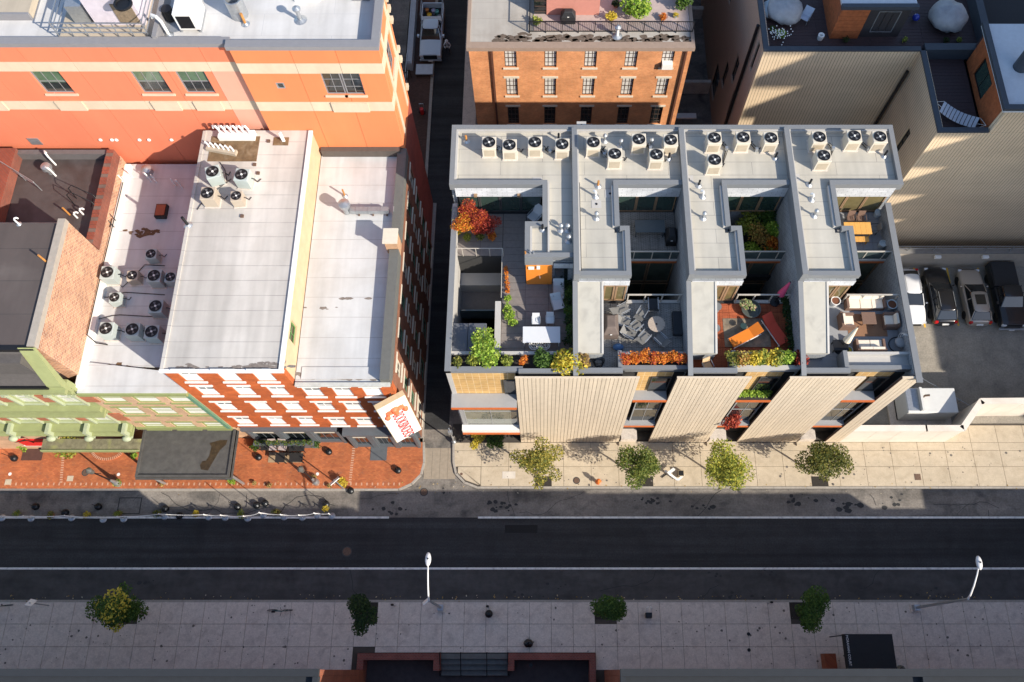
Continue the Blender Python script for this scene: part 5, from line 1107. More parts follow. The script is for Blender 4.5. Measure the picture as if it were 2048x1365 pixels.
for i, (px,py,lab,rz) in enumerate(lst): place_ac([acB,acC,acB,acB,acB,acB,acB,acB,acB,acB][i], px, py, ZR3-.04, lab, 'condensers on the west roofs', rz, .8 if i in (1,3,4,9) else None)
lines = MB()
for pts in ([(395,690),(0,0)],): pass
def wire(label, pix, z, r=.025, grp='cables on the roofs'):
    P = [(*W(x,y,z), z+r+.01) for x, y in pix]; o = MB().tube(P, r, 5).obj('roof_cable', blackm); tag(o, label, 'cable', grp)
wire('black cable loop linking the upper condensers on the low white roof', [(232,560),(245,575),(262,560),(290,530),(330,532)], ZR3-.03)
wire('black cable running between the rows of condensers', [(175,575),(195,593),(215,595),(250,585),(330,590)], ZR3-.03)
wire('black cable crossing in front of the lower condensers', [(168,628),(190,640),(225,632),(240,630),(330,635)], ZR3-.03)
wire('black refrigerant lines between the four grey and beige condensers', [(430,365),(440,372),(455,366),(450,340),(440,325)], ZR2-.03)
wire('second black line between the four condensers', [(395,420),(405,405),(445,372),(463,358)], ZR2-.03)
# --- vents
vl = [(933,280,'orange'),(1117,276,'black'),(1209,280,'silver'),(1241,290,'silver'),(1301.5,288,'silver'),(1337,315,'black'),(1196,370,'orange'),(1191,391,'white'),(1395,369,'black'),(1405,391,'white'),(1192,434,'silver'),(1085,457,'black'),(1121.5,458,'silver'),(1135,458,'silver'),(1137,480,'silver'),(1397,369,'black'),(1406,434,'silver'),(1618,367,'black'),(1623,397,'white'),(1628,429,'silver'),(1550,314,'black'),(1768,310,'black')]
for i, (px, py, c) in enumerate(vl):
    if px in (1395,): continue
    m = {'orange': brz, 'black': blackm, 'silver': galv, 'white': pvc}[c]
    where = ('rear strip' if py < 330 else 'tower') + ' of the condo roof'
    unit = 'corner house' if px < 1145 else 'second house' if px < 1365 else 'third house' if px < 1575 else 'end house'
    pipe(px, py+2, ZD-.02, .55 if c != 'silver' else .5, '%s vent pipe on %s %s, %s counted from the rear' % (c, unit, 'rear roof strip' if py < 330 else 'tower roof', ORD[min(17,i)]), m, .07, cap=(c == 'silver'), bend=(-.12,.1) if c == 'white' else None)
for i, (px,py) in enumerate([(1075,362),(1163,250),(1220,387),(1377,358),(1590,355),(1193,408)]):
    x,y = W(px,py,ZD); BX(x-.3,x+.3,y-.28,y+.28,ZD-.02,ZD-.008).obj('membrane_patch', lcap, CO); MB().cyl(x,y,ZD-.008,ZD+.02,.07,10).obj('roof_drain', blackm, CO)
for i, px in enumerate((1051,1060,1067)): pipe(px, 511, ZT-.25, .5, 'short vent over the orange door, %s of three' % ORD[i], galv if i else brz, .05, collar=False)
# pipes at back of building 2
tr = T('pipe_kerb_box', 'white kerb box carrying a row of white goosenecks at the coral wall', 'pipe box', (*W(475,275,ZR2),ZR2))
a = W(439,281,ZR2); b = W(512,270,ZR2); BX(a[0],b[0],a[1],a[1]+.55,ZR2-.05,ZR2+.35).obj('box', pvc, tr)
for k in range(6):
    x = a[0]+.15+(b[0]-a[0]-.4)*k/5; y = a[1]+.3; MB().tube([(x,y,ZR2+.35),(x,y,ZR2+.75),(x-.15,y+.1,ZR2+.95),(x-.35,y+.2,ZR2+.85),(x-.4,y+.22,ZR2+.6)], .07, 8).obj('gooseneck', pvc, tr)
tr = T('pipe_kerb_box', 'low slanting kerb box with small white goosenecks on the brown patch', 'pipe box', (*W(445,300,ZR2),ZR2))
a = W(415,297,ZR2); b = W(474,308,ZR2); MB().obox(((a[0]+b[0])/2,(a[1]+b[1])/2,ZR2+.08), math.hypot(b[0]-a[0],b[1]-a[1]), .35, .25, math.atan2(b[1]-a[1],b[0]-a[0])).obj('box', tanroof, tr)
for k in range(6):
    f = (k+.5)/6; x = a[0]+(b[0]-a[0])*f; y = a[1]+(b[1]-a[1])*f+.05; MB().tube([(x,y,ZR2+.2),(x,y,ZR2+.45),(x-.12,y+.1,ZR2+.55),(x-.25,y+.15,ZR2+.35)], .055, 7).obj('gooseneck', pvc, tr)
pipe(566,282,ZR2-.03,.8,'white twin pipe standing in the small brown patch',pvc,.07,collar=False); pipe(569,282,ZR2-.03,.9,'right twin pipe in the small brown patch',pvc,.06,collar=False)
pipe(376,450,ZR2-.05,.9,'black pipe at the left edge of the weathered roof',blackm,.09); pipe(690,392,ZR1-.1,.75,'orange pipe on the bright white roof behind the duct',brz,.06)
for i, (px,py) in enumerate([(265,350),(250,362),(256,364),(302,358),(313,360),(365,372),(352,368)]): pipe(px,py+4,ZR3-.04,.9,'thin white vent at the back of the low white roof, %s in the group' % ORD[i],pvc,.045,bend=(-.15,.1) if i%2 else None,collar=False)
x,y=W(298,345,ZR3); t=T('roof_fan','round grey exhaust fan at the foot of the coral wall','fan',(x,y,ZR3)); MB().lathe(x,y,[(.3,ZR3-.04),(.3,ZR3+.4),(.36,ZR3+.45),(.1,ZR3+.6)],14).obj('fan', galv, t)

# ================= BEIGE BUILDING (north-east) =================
beige = mat('beige_corrugated', (0.40,0.31,0.21), .75, var=.05, scale=1)
# vertical ribs: bump, with the grooves darkened in the base colour
def ribmat(name, col, pitch=.22):
    m = mat(name, col, .8, var=.06, scale=.8); t = m.node_tree; N = t.nodes; L = t.links; b = N['Principled BSDF']
    src = b.inputs['Base Color'].links[0].from_socket; geo = N.new('ShaderNodeNewGeometry'); sp = N.new('ShaderNodeSeparateXYZ'); L.new(geo.outputs['Position'], sp.inputs[0])
    ad = N.new('ShaderNodeMath'); L.new(sp.outputs[0], ad.inputs[0]); L.new(sp.outputs[1], ad.inputs[1])
    dv = N.new('ShaderNodeMath'); dv.operation = 'DIVIDE'; L.new(ad.outputs[0], dv.inputs[0]); dv.inputs[1].default_value = pitch
    fr_ = N.new('ShaderNodeMath'); fr_.operation = 'FRACT'; L.new(dv.outputs[0], fr_.inputs[0])
    lt = N.new('ShaderNodeMath'); lt.operation = 'LESS_THAN'; L.new(fr_.outputs[0], lt.inputs[0]); lt.inputs[1].default_value = .16
    mi = N.new('ShaderNodeMix'); mi.data_type = 'RGBA'; L.new(lt.outputs[0], mi.inputs[0]); L.new(src, mi.inputs[6]); mi.inputs[7].default_value = (col[0]*.45, col[1]*.42, col[2]*.42, 1); L.new(mi.outputs[2], b.inputs['Base Color'])
    bp = N.new('ShaderNodeBump'); bp.invert = True; bp.inputs['Distance'].default_value = .02; L.new(lt.outputs[0], bp.inputs['Height']); L.new(bp.outputs[0], b.inputs['Normal']); return m
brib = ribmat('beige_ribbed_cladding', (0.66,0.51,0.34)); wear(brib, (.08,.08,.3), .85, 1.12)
BG = T('beige_building', 'beige ribbed metal clad building with dark parapets and sunken roof decks', 'building', (30, 32, 0))
GZ = 16.05; GX0, GX1, GY0, GY1 = 14.8, 25.25, 32.0, 38.5
dpar = mat('dark_blue_parapet', (0.04,0.05,0.065), .6, var=.1)
dwood = mat('dark_brown_deck', (0.05,0.03,0.032), .7, var=.25, scale=8)
f = fr('S', GY1); zs = [0, 4.1, 8.1, 11.4, GZ-.12]
for a, b in zip(zs, zs[1:]):
    m_ = MB(); fbox(m_, f, GX0, GX1-.005, 0, .4, a+.006, b-.006); m_.obj('cladding_panel', brib, BG)
f = fr('W', GX0); 
opw = [(39.6,40.1,12.5,15.2),(42.5,43.6,7.5,10.0),(44.5,45.6,4.5,7),(41.0,41.8,5,8),(46,48,1,4),(49,51,9,13)]
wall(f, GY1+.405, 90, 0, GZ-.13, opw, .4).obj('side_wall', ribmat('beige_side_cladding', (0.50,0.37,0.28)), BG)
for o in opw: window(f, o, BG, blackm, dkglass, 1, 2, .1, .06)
f = fr('W', GX1)
opw = [(34.3,34.9,9.5,12.6)]
wall(f, GY0+.405, GY1-.005, 0, GZ-.13, opw, .4).obj('side_wall', brib, BG)
for o in opw: window(f, o, BG, blackm, dkglass, 1, 4, .1, .05)
f = fr('S', GY0); zs = [0, 2.9, 6.4, 9.9, 13.3, GZ-.14]
for a, b in zip(zs, zs[1:]):
    m_ = MB(); fbox(m_, f, GX1+.0, 28.55, 0, .4, a+.006, b-.006); m_.obj('cladding_panel', brib, BG)
    m_ = MB(); fbox(m_, f, 28.56, 62, 0, .4, a+.006, b-.006); m_.obj('cladding_panel', brib, BG)
m_ = MB(); fbox(m_, f, 28.56, 62, 0, .4, GZ-.13, 18.0); m_.obj('cladding_panel', brib, BG)
# interior masses
BX(GX0+.42, 62, GY1+.41, 90, 0, 15.1).obj('core', dwood, BG); BX(GX1+.41, 28.5, GY0+.41, GY1+.4, 0, 15.1).obj('core', dwood, BG); BX(28.95, 62, GY0+.41, GY1+.4, 0, 17.9).obj('core', dwood, BG)
# parapets
def par(*a): BX(*a, GZ-.13, GZ).obj('parapet', dpar, BG)
par(GX0-.05,GX1-.0,GY1-.06,GY1+.3); par(GX0-.05,GX0+.3,GY1+.3,90); par(GX1-.05,GX1+.3,GY0+.3,GY1-.06); par(GX1-.05,28.45,GY0-.06,GY0+.3)
BX(GX1+.3,30.2,GY1+.0,GY1+.55,15.1,GZ).obj('parapet', dpar, BG); BX(29.7,30.2,GY1+.56,90,15.1,GZ).obj('parapet', dpar, BG)
deck(GX0+.45, 29.6, GY1+.6, 52, 15.14, dwood, .28, 4, BG); deck(GX1+.45, 28.4, GY0+.45, GY1-.02, 15.14, dwood, .28, 3, BG)
BX(30.3,62,GY1+.6,90,15.1,15.3).obj('roof', mat('black_gravel_roof',(0.035,0.035,0.037),.95,var=.3,scale=20), BG)
# penthouse with orange wood side wall (faces west) and window
rwood = mat('red_cedar_boards', (0.34,0.10,0.035), .55, var=.35, scale=4)
for k in range(24):
    y = GY0+.05+k*.27
    if y > GY1-.3: break
    z1_ = 17.85
    win = 34.6 < y < 36.8
    if win: BX(28.62,28.86,y,y+.26,15.14,15.6).obj('cedar_board', rwood, BG); BX(28.62,28.86,y,y+.26,17.2,z1_).obj('cedar_board', rwood, BG)
    else: BX(28.62,28.86,y,y+.26,15.14,z1_).obj('cedar_board', rwood, BG)
window(fr('W',28.62),(34.62,36.84,15.62,17.18),BG,blackm,grglass,2,1,.03,.08)
BX(28.3,62,GY0-.05,GY1+.2,18.0,18.2).obj('roof', mat('blue_white_roof',(0.52,0.56,0.6),.5,var=.08), BG); BX(28.2,28.55,GY0-.1,GY1+.2,18.2,18.42).obj('parapet', dpar, BG); BX(28.55,62,GY0-.1,GY0+.25,18.2,18.42).obj('parapet', dpar, BG)
x,y = W(2040,135,18.2); t = T('roof_stack', 'black round flue on the pale blue roof at the right edge', 'flue', (x,y,18.2)); MB().lathe(x,y,[(.45,18.2),(.45,19.5),(.35,19.5),(.3,19.0),(.01,19.0)],18).obj('flue', dpar, t)
# bulkhead on the main deck
bk = T('roof_bulkhead', 'dark roof hut with red cedar side and glazed front on the upper deck', 'roof hut', (22,40.2,15.14)); kx0, kx1 = 19.6, 24.3
BX(kx0+.3,kx1,40.4,44,15.14,18.0).obj('body', mat('black_cladding',(0.035,0.032,0.035),.6), bk)
for k in range(8): BX(kx0,kx0+1.9,40.2,40.38,15.2+k*.34,15.52+k*.34).obj('cedar_board', rwood, bk)
for k in range(12): BX(kx0,kx0+.28,40.4+k*.3,40.68+k*.3,15.14,17.9).obj('cedar_board', rwood, bk)
window(fr('S',40.38),(kx0+2.6,kx1-.6,15.6,17.5),bk,galv,dkglass,3,1,.0,.06); BX(kx0-.1,kx1+.1,40.1,44,18.0,18.2).obj('roof', mat('blue_white_roof',(0.5,0.5,0.5)), bk)
BX(kx0-.15,kx1+.15,40.0,40.3,18.02,18.3).obj('roof_edge', dpar, bk)
def cover(px, py, z, r, h, label, m, seed):
    x,y = W(px,py,z); rnd = random.Random(seed); b = MB().ball((x,y,z+h*.45), r, 18, 9, (1,1,h/r*.55)); b.v = [(v[0]+rnd.uniform(-.09,.09), v[1]+rnd.uniform(-.09,.09), max(z+.02, v[2]+rnd.uniform(-.08,.08))) for v in b.v]
    o = b.obj('covered_furniture', m, smooth=True); return tag(o, label, 'furniture cover', 'covered furniture on the roof deck')
cov = mat('grey_tarpaulin',(0.33,0.33,0.34),.6,var=.2,scale=2,bump=.8,bscale=4)
cover(1565,30,15.2,1.25,1.3,'big grey tarpaulin over furniture at the left of the upper deck',cov,1); cover(1888,45,15.2,1.3,1.4,'pale grey tarpaulin over furniture at the right of the upper deck',cov,2); cover(1540,25,15.2,.7,.7,'small pale blue cover behind the big tarpaulin',mat('pale_blue_tarp',(0.42,0.5,0.55),.6),3)
def sling(name, label, x, y, z, rz, m, fm, w_=.6, L1=.5, L2=.6, h_=.42, back=55, grp=None, cat='chair', legs=True, arms=True):
    t = T(name, label, cat, (0,0,0), grp); bk_ = R(back)
    MB().hexa([(-w_/2,-L1/2,h_-.03),(w_/2,-L1/2,h_-.03),(w_/2,L1/2,h_-.06),(-w_/2,L1/2,h_-.06)],[(-w_/2,-L1/2,h_),(w_/2,-L1/2,h_),(w_/2,L1/2,h_-.03),(-w_/2,L1/2,h_-.03)]).obj('seat', m, t)
    y1_, z1_ = L1/2+L2*math.cos(bk_), h_-.03+L2*math.sin(bk_)
    MB().hexa([(-w_/2,L1/2,h_-.06),(w_/2,L1/2,h_-.06),(w_/2,y1_,z1_-.02),(-w_/2,y1_,z1_-.02)],[(-w_/2,L1/2-.02,h_-.03),(w_/2,L1/2-.02,h_-.03),(w_/2,y1_-.02,z1_),(-w_/2,y1_-.02,z1_)]).obj('backrest', m, t)
    for s in (-1,1):
        MB().tube([(s*w_/2,-L1/2,h_-.01),(s*w_/2,L1/2,h_-.04),(s*w_/2,y1_,z1_)], .02, 6).obj('side_frame', fm, t)
        if arms: MB().tube([(s*w_/2,-L1/2,h_+.22),(s*w_/2,L1/2+.1,h_+.24)], .025, 6).obj('armrest', fm, t)
        for yy in (-L1/2+.02, L1/2): MB().tube([(s*w_/2,yy,h_),(s*w_/2,yy+.03,0)], .018, 6).obj('leg', fm, t)
    t.location = (x,y,z); t.rotation_euler = (0,0,rz); return t
x,y = W(1607,42,15.2); sling('lounge_chair','pale blue lounge chair beside the big grey tarpaulin',x,y,15.15,-.6,mat('pale_blue_sling',(0.45,0.5,0.6),.6),galv)
x,y = W(1887,50,15.2)
sh(1560,75,15.15,.45,LIME,350,'bushy plant with white flowers in the corner of the upper deck',.12,11); sh(1543,62,15.15,.3,GREEN,200,'small plant with white flowers behind the bushy one',.1,12)
fl = MB(); rnd = random.Random(3)
for _ in range(60): x,y = W(1560+rnd.gauss(0,12),66+rnd.gauss(0,7),15.9); fl.ball((x,y,15.75+rnd.uniform(0,.25)),.045,5,4)
tag(fl.obj('flower_heads', white), 'scattered white flower heads on the corner plants', 'flowers')
for i, px in enumerate((1690,1808,1890,1915,1965)): sh(px, 84 if i else 84, 15.15, .28, YGREEN if i%2 else DKGREEN, 120, 'low plant against the dark parapet, %s from the left' % ORD[i], .1, 20+i)
x,y = W(1640,77,15.2); t = tag(MB().lathe(x,y,[(.18,15.15),(.22,15.55),(.12,15.55),(.1,15.3),(.01,15.3)],14).obj('planter_pot', white), 'round white pot at the foot of the cedar wall', 'pot')
x,y = W(1829,40,15.2); t = tag(MB().ball((x,y,15.45),.25).obj('glazed_ball', mat('blue_glaze',(0.02,0.04,0.3),.1)), 'blue glazed ball on the dark upper deck', 'garden ball')
# hammock in the sunken deck
hm = T('hammock', 'grey striped hammock slung across the sunken corner deck', 'hammock', (*W(1925,240,15.5),15.15))
A_ = W(1872,203,16.0); B_ = W(1973,250,15.9); c0 = Vector((*A_,15.95)); c1 = Vector((*B_,15.85)); dv_ = (c1-c0); nrm = Vector((-dv_.y,dv_.x,0)).normalized()
nS = 14; vs=[]; 
for i in range(nS+1):
    f_ = i/nS; sag = -.42*math.sin(math.pi*f_); wd = .48*min(1, math.sin(math.pi*min(max(f_,.0),1))*2.2)
    p = c0+dv_*f_; vs += [(p.x-nrm.x*wd,p.y-nrm.y*wd,p.z+sag+.08),(p.x,p.y,p.z+sag),(p.x+nrm.x*wd,p.y+nrm.y*wd,p.z+sag+.08)]
for i in range(2, nS-2):
    o = MB(); q = vs[3*i:3*i+3]; q2 = vs[3*i+3:3*i+6]; g_ = .82
    q2 = [tuple(q[j][k]*(1-g_)+q2[j][k]*g_ for k in range(3)) for j in range(3)]
    o.add(q+q2, [(0,1,4,3),(1,2,5,4)]).obj('fabric_strip', mat('hammock_grey',(0.42,0.45,0.5),.8,var=.1), hm)
cm = MB()
for j in range(3):
    cm.tube([vs[0+1], vs[6+j]], .012, 4); cm.tube([vs[3*nS+1], vs[3*(nS-2)+j]], .012, 4)
cm.obj('cord', white, hm)
# conduit down the beige walls
tag(MB().tube([(GX1-.2,GY1-.25,14.2),(GX1-.2,GY1-.2,0.2)], .1, 8).obj('downpipe', blackm), 'black downpipe in the corner of the beige walls', 'pipe')
tag(MB().tube([(GX0-.15,40.8,15.8),(GX0-.15,40.8,0.2)], .12, 8).obj('downpipe', blackm), 'black downpipe on the west wall of the beige building', 'pipe')
# ================= lot corner: white wall, generator, fence =================
ww = T('boundary_wall', 'white rendered boundary wall bending round the car park corner', 'wall', (26,YF,0))
wp = [W(1712,857,3.1), W(1852,857,3.1), W(1925,857,3.1), W(1962,803,3.1), W(2300,800,3.1)]
wp[0] = (22.1, wp[0][1]); wp[1] = (wp[1][0], wp[0][1]); wp[2] = (wp[2][0], wp[0][1])
wwm = mat('white_render', (0.72,0.66,0.58), .85, var=.06, scale=1.2, stain=(0.5,0.42,0.33), stain_amt=.4)
for (x0,y0),(x1,y1) in zip(wp, wp[1:]):
    n = max(1, round(math.hypot(x1-x0,y1-y0)/1.55)); a = math.atan2(y1-y0,x1-x0); ln = math.hypot(x1-x0,y1-y0)/n
    for i in range(n):
        f_ = (i+.5)/n; MB().obox((x0+(x1-x0)*f_, y0+(y1-y0)*f_, 1.55), ln-.02, .35, 3.1, a).obj('wall_panel', wwm, ww)
    MB().cyl(x1,y1,0,3.1,.175,14).obj('wall_corner', wwm, ww); MB().obox(((x0+x1)/2,(y0+y1)/2,3.16), math.hypot(x1-x0,y1-y0)+.12, .45, .1, a).obj('coping', wwm, ww)
gn = T('generator', 'white boxy generator in the fenced corner of the car park', 'generator', (*W(1858,820,1),.1))
a = W(1800,838,1.0); b = W(1905,838,1.0); gy = a[1]+.1
BX(a[0]+.1,b[0]-.1,gy,gy+1.9,.35,2.3).obj('housing', mat('generator_white',(0.62,0.62,0.6),.5,var=.05), gn, bevel=.06)
MB().box(a[0]+.14,a[0]+1.0,gy+.15,gy+1.8,2.28,2.34).obj('intake', galv, gn); BX(a[0]+1.02,a[0]+1.2,gy+.1,gy+1.82,2.3,2.7).obj('baffle', mat('generator_white',(0.62,0.62,0.6)), gn)
x,y = a[0]+1.4, gy+1.2; MB().tube([(x,y,2.3),(x,y,2.6),(x+.3,y,2.7)], .08, 8).obj('exhaust', rust, gn); BX(a[0]-.4,b[0]+.3,gy-.7,gy+2.4,.02,.2).obj('plinth', conc_g, gn); BX(a[0]+.1,b[0]-.1,gy+.05,gy+1.85,.2,.35).obj('base_frame', blackm, gn)
for i, px in enumerate((1833,1857,1885)):
    x,y = W(px,781,.9); t = tag(MB().lathe(x,y,[(.09,.1),(.09,1.0),(.06,1.08),(.01,1.1)],12).obj('bollard', ylw), 'yellow steel bollard behind the generator, %s from the left' % ORD[i], 'bollard', 'yellow bollards by the generator')
fn = T('mesh_fence', 'thin metal fence between the car park and the generator', 'fence', (*W(1850,757),0))
a = W(1846,757,2); b = W(1948,815,2)
for k in range(5):
    f_ = k/4; x = a[0]+(b[0]-a[0])*f_; y = a[1]+(b[1]-a[1])*f_; MB().cyl(x,y,0,2.0,.035,6).obj('post', galv, fn)
for z in (.3,1.95): MB().tube([(a[0],a[1],z),(b[0],b[1],z)], .02, 6).obj('rail', galv, fn)
BX(LX0-.2,30.5,YF+.36,a[1]-3.6,0,.02).obj('yard_floor', asph_l, kind='structure')

# ================= SOUTH SIDE BUILDINGS =================
slb = mat('slate_blue_metal', (0.02,0.024,0.03), .9, var=.1); dred = brickmat('russet_brick', (0.30,0.075,0.03),(0.24,0.055,0.025),(0.2,0.1,0.06))
def sbuild(label, x0, x1, y1, h, m, lit=None):
    B = T('apartment_building', label, 'building', ((x0+x1)/2,y1,0)); 
    f = lambda u, n, z: (u, y1 - n, z)
    ops = []; k = 0; x = x0+1.2
    while x < x1-1.6:
        for z in (1.2,4.3,7.4): ops.append((x,x+1.2,z,z+1.6))
        if h > 15: ops.append((x,x+1.2,11,12.6))
        x += 2.9
    wall(f, x0, x1, .1 if y1 > -1 else -.9, h-.3, ops, .3).obj('wall', m, B)
    for o in ops: window(f, o, B, blackm, dkglass, 1, 2, .08, .06)
    BX(x0+.01,x1-.01,y1-14,y1-.31,0,h-.5).obj('core', m, B)
    BX(x0,x1,y1-.35,y1+.04,h-.299,h).obj('parapet', slb, B); BX(x0+.3,x1-.3,y1-14,y1-.36,h-.49,h-.3).obj('roof', mat('dark_blue_roof',(0.02,0.024,0.03),.9,var=.2), B)
    BX(x0,x0+.29,y1-14,y1-.36,h-.499,h).obj('parapet', slb, B); BX(x1-.29,x1,y1-14,y1-.36,h-.499,h).obj('parapet', slb, B)
    return B
SLW = sbuild('slate and russet building along the bottom left of the street', -62, -11.9, .12, 12.7, dred)
SRW = sbuild('slate and russet building right of the sunken court', 4.15, 20.5, .12, 12.55, dred)
SRX = sbuild('slate and russet building behind the dark entrance canopy', 20.52, 39.5, .12, 12.35, dred)
SR3 = sbuild('lower slate building past the entrance canopy', 39.52, 45.3, .12, 11.2, dred)
SR4 = sbuild('slate building at the far right end of the street', 45.32, 75, .12, 12.7, dred)
SBK = sbuild('russet building set back behind the sunken court', -11.88, 13, -7.5, 19.2, dred)
# sunken court: low brick walls, steps, floor
court = BX(cl_, cr_, -7.4, cy_-.02, -1.49, -.9).obj('court_floor', mat('court_paving', (0.06,0.045,0.045), .8, var=.3, scale=2), kind='structure')
cw = brickmat('court_brick', (0.26,0.07,0.05),(0.2,0.05,0.04),(0.2,0.12,0.1), ground=True, bw=.2, bh=.1)
s0, s1 = W(880,1330,.3)[0], W(1016,1330,.3)[0]; wy = cy_-.02
for lab, x0, x1, sx_ in (('low red brick planter wall left of the court steps', cl_, s0, 0), ('low red brick planter wall right of the court steps', s1, cr_, 1)):
    t = T('planter_wall', lab, 'wall', ((x0+x1)/2, wy, -.9))
    BX(x0,x1,wy-.42,wy,-.9,.55).obj('wall', cw, t)
    o0, o1 = (x0, x1-.42) if sx_ == 0 else (x1-.42, x0)
    BX(o0,o0+.42,-2.5 if True else 0,wy-.425,-.9,.55).obj('wall', cw, t); q = x1-.42 if sx_ == 0 else x0
    BX(q,q+.42,wy-1.1,wy-.425,-.9,.55).obj('wall', cw, t)
st = T('court_steps', 'three dark stone steps down into the sunken court', 'steps', ((s0+s1)/2, wy-.6, -.9))
for k in range(4): BX(s0+.02,s1-.02,wy-.35*(k+1),wy-.35*k-.01,-.9,.1-.22*k).obj('step', mat('dark_step_stone',(0.12,0.125,0.12),.8,var=.2), st)
hr = T('stair_rails', 'black hand rails on the court steps', 'railing', ((s0+s1)/2, wy-.3, .1))
for px in (880,922,974,1016):
    x = W(px,1330,.3)[0]; MB().tube([(x,wy+.05,.1),(x,wy+.05,.95),(x,wy-1.4,.15),(x,wy-1.4,-.7)], .03, 6).obj('rail', blackm, hr)
# entrance canopy with letters
cn = T('entrance_canopy', 'black fabric entrance canopy with small white letters along its left edge', 'canopy', (*W(1740,1340,0),0))
cz = 3.2; a = W(1688,1268,cz); b = W(1784,1268,cz)
blk = mat('black_canvas', (0.012,0.014,0.016), .75, var=.2, scale=3)
BX(a[0],b[0],.2,a[1],cz-.08,cz).obj('canvas', blk, cn)
MB().hexa([(a[0],.2,cz-.5),(a[0]+.02,.2,cz-.5),(a[0]+.02,a[1],cz-.5),(a[0],a[1],cz-.5)],[(a[0]-.001,.2,cz-.081),(a[0]+.02,.2,cz-.081),(a[0]+.02,a[1],cz-.081),(a[0]-.001,a[1],cz-.081)]).obj('valance', blk, cn)
o = Vector((a[0]+.16, (a[1]+.2)/2+.05, cz+.012)); textobj('MORAVIAN COURT', .21, white, Matrix.Translation(o) @ Matrix.Rotation(-math.pi/2,4,'Z'), cn, ext=.004)
for x in (a[0]+.06,b[0]-.06): MB().cyl(x,a[1]-.06,.12,cz-.08,.035,8).obj('post', blackm, cn)
x,y = W(1803,1340,.6); t = T('globe_planter', 'dark round pot beside the entrance canopy', 'pot', (x,y,.12)); MB().lathe(x,y,[(.16,.12),(.3,.35),(.3,.6),(.18,.75),(.01,.7)],16).obj('pot', mat('dark_glazed_pot',(0.06,0.07,0.07),.2), t)
t = T('bin_store', 'brick and black bin store left of the entrance canopy', 'bin store', (*W(1665,1330,.5),.12)); a2 = W(1648,1307,.9); BX(a2[0],a2[0]+.75,.2,a2[1],.12,1.0).obj('brick_pier', dred, t); BX(a2[0]+.8,a[0]-.1,.2,a2[1]-.05,.12,.8).obj('bin', blackm, t, bevel=.05)

# ================= off-frame buildings on the east that cast the shade =================
EB = T('apartment_building', 'brick apartment block at the east end of the street', 'building', (64,25,0))
fE2 = fr('W', 58.9); ops = [(y, y+1.4, z, z+1.8) for y in range(4,48,4) for z in range(2,18,4)]
wall(fE2, 2.1, 50, 0, 20.3, ops, .4).obj('wall', obrick, EB)
for o in ops: window(fE2, o, EB, white, dkglass, 2, 2, .1, .06)
BX(59.31,80,2.1,50,0,20.2).obj('core', obrick, EB)
TB = T('tower', 'tall brick tower behind the east apartment block', 'building', (70,30,20)); fT = fr('W', 59.4)
ops = [(y, y+1.4, z, z+1.8) for y in range(10,60,4) for z in range(22,44,4)]
wall(fT, 11.51, 62, 20.31, 49, [o for o in ops if o[0] > 12], .4).obj('wall', obrick, TB)
BX(63.4,80,7.5,11.5,20.31,49).obj('wall', obrick, TB)
for n_ in range(-6,3): BX(59.4,63.39,7.5,11.5,44.2+3.5*(n_-1) if n_ > -6 else 20.31, 41.7+3.5*n_ if n_ < 2 else 49).obj('corner_balcony', obrick, TB)
for o in [o for o in ops if o[0] > 12]: window(fT, o, TB, white, dkglass, 2, 2, .1, .06)
BX(59.81,80,11.52,62,20.31,48.9).obj('core', obrick, TB)

# ================= STREET THINGS =================
def stanchion(px, py, label):
    x,y = W(px,py,0); t = T('rope_post', label, 'post', (x,y,0), 'white rope barrier posts along the road line')
    MB().lathe(x,y,[(.25,.006),(.25,.05),(.2,.09),(.05,.11)],16).obj('base', galv, t); MB().cyl(x,y,.1,1.0,.035,8).obj('pole', white, t); MB().ball((x,y,1.03),.055,8,6).obj('finial', white, t); return (x,y)
sp_ = [(5,1036),(63,1037),(144,1036),(207,1039),(248,1038),(330,1033),(418,1034),(451,1035),(496,1037),(527,1030),(569,1034),(605,1035),(635,1031),(664,1032)]
pp = [stanchion(px, py, 'white rope barrier post, %s from the left' % ORD[i]) for i, (px,py) in enumerate(sp_)]
rope = MB()
for (x0,y0),(x1,y1) in zip(pp, pp[1:]): rope.tube([(x0+(x1-x0)*f_, y0+(y1-y0)*f_, .98-.3*math.sin(math.pi*f_)) for f_ in [i/8 for i in range(9)]], .028, 6)
tag(rope.obj('rope', white), 'white rope sagging between the barrier posts', 'rope')
for i, px in enumerate((37,106,177,240,317,395,483,556,653)):
    sh(px, (1028,1031,1031,1028,1030,1029,1030,1026,1019)[i], 0, .38, [YGREEN,OLIVE,YELLOW][i%3], 170, 'potted %s plant at the rope barrier, %s from the left' % (['yellow green','olive','golden'][i%3], ORD[i]), .1, 40+i, pot=.2, group='potted plants along the rope barrier')
stone_w = mat('black_iron', (0.02,0.022,0.025), .4, .5)
for i, (px,py,h) in enumerate([(32,918,1.7),(88,896,1.2),(73,1014,.9),(132,1026,.9),(198,1014,1.0),(332,1018,.9),(360,1032,.9),(476,1014,2.0),(514,1011,1.9),(531,1007,2.0),(653,1009,1.9),(702,982,.6),(519,916,1.4),(659,905,1.3),(797,942,1.9)]):
    x,y = W(px,py,0); on = py < 975; z = .12 if on else .006
    t = T('umbrella_stand', 'black round weighted stand with bare pole %s, %s from the left' % ('on the brick pavement' if on else 'in the street dining strip', ORD[i]), 'umbrella stand', (x,y,z), 'black umbrella stands')
    MB().lathe(x,y,[(.24,z),(.25,z+.14),(.22,z+.26),(.12,z+.34),(.03,z+.36)],18).obj('weight', stone_w, t, smooth=False); MB().cyl(x,y,z+.34,z+h,.022,6).obj('pole', stone_w, t)
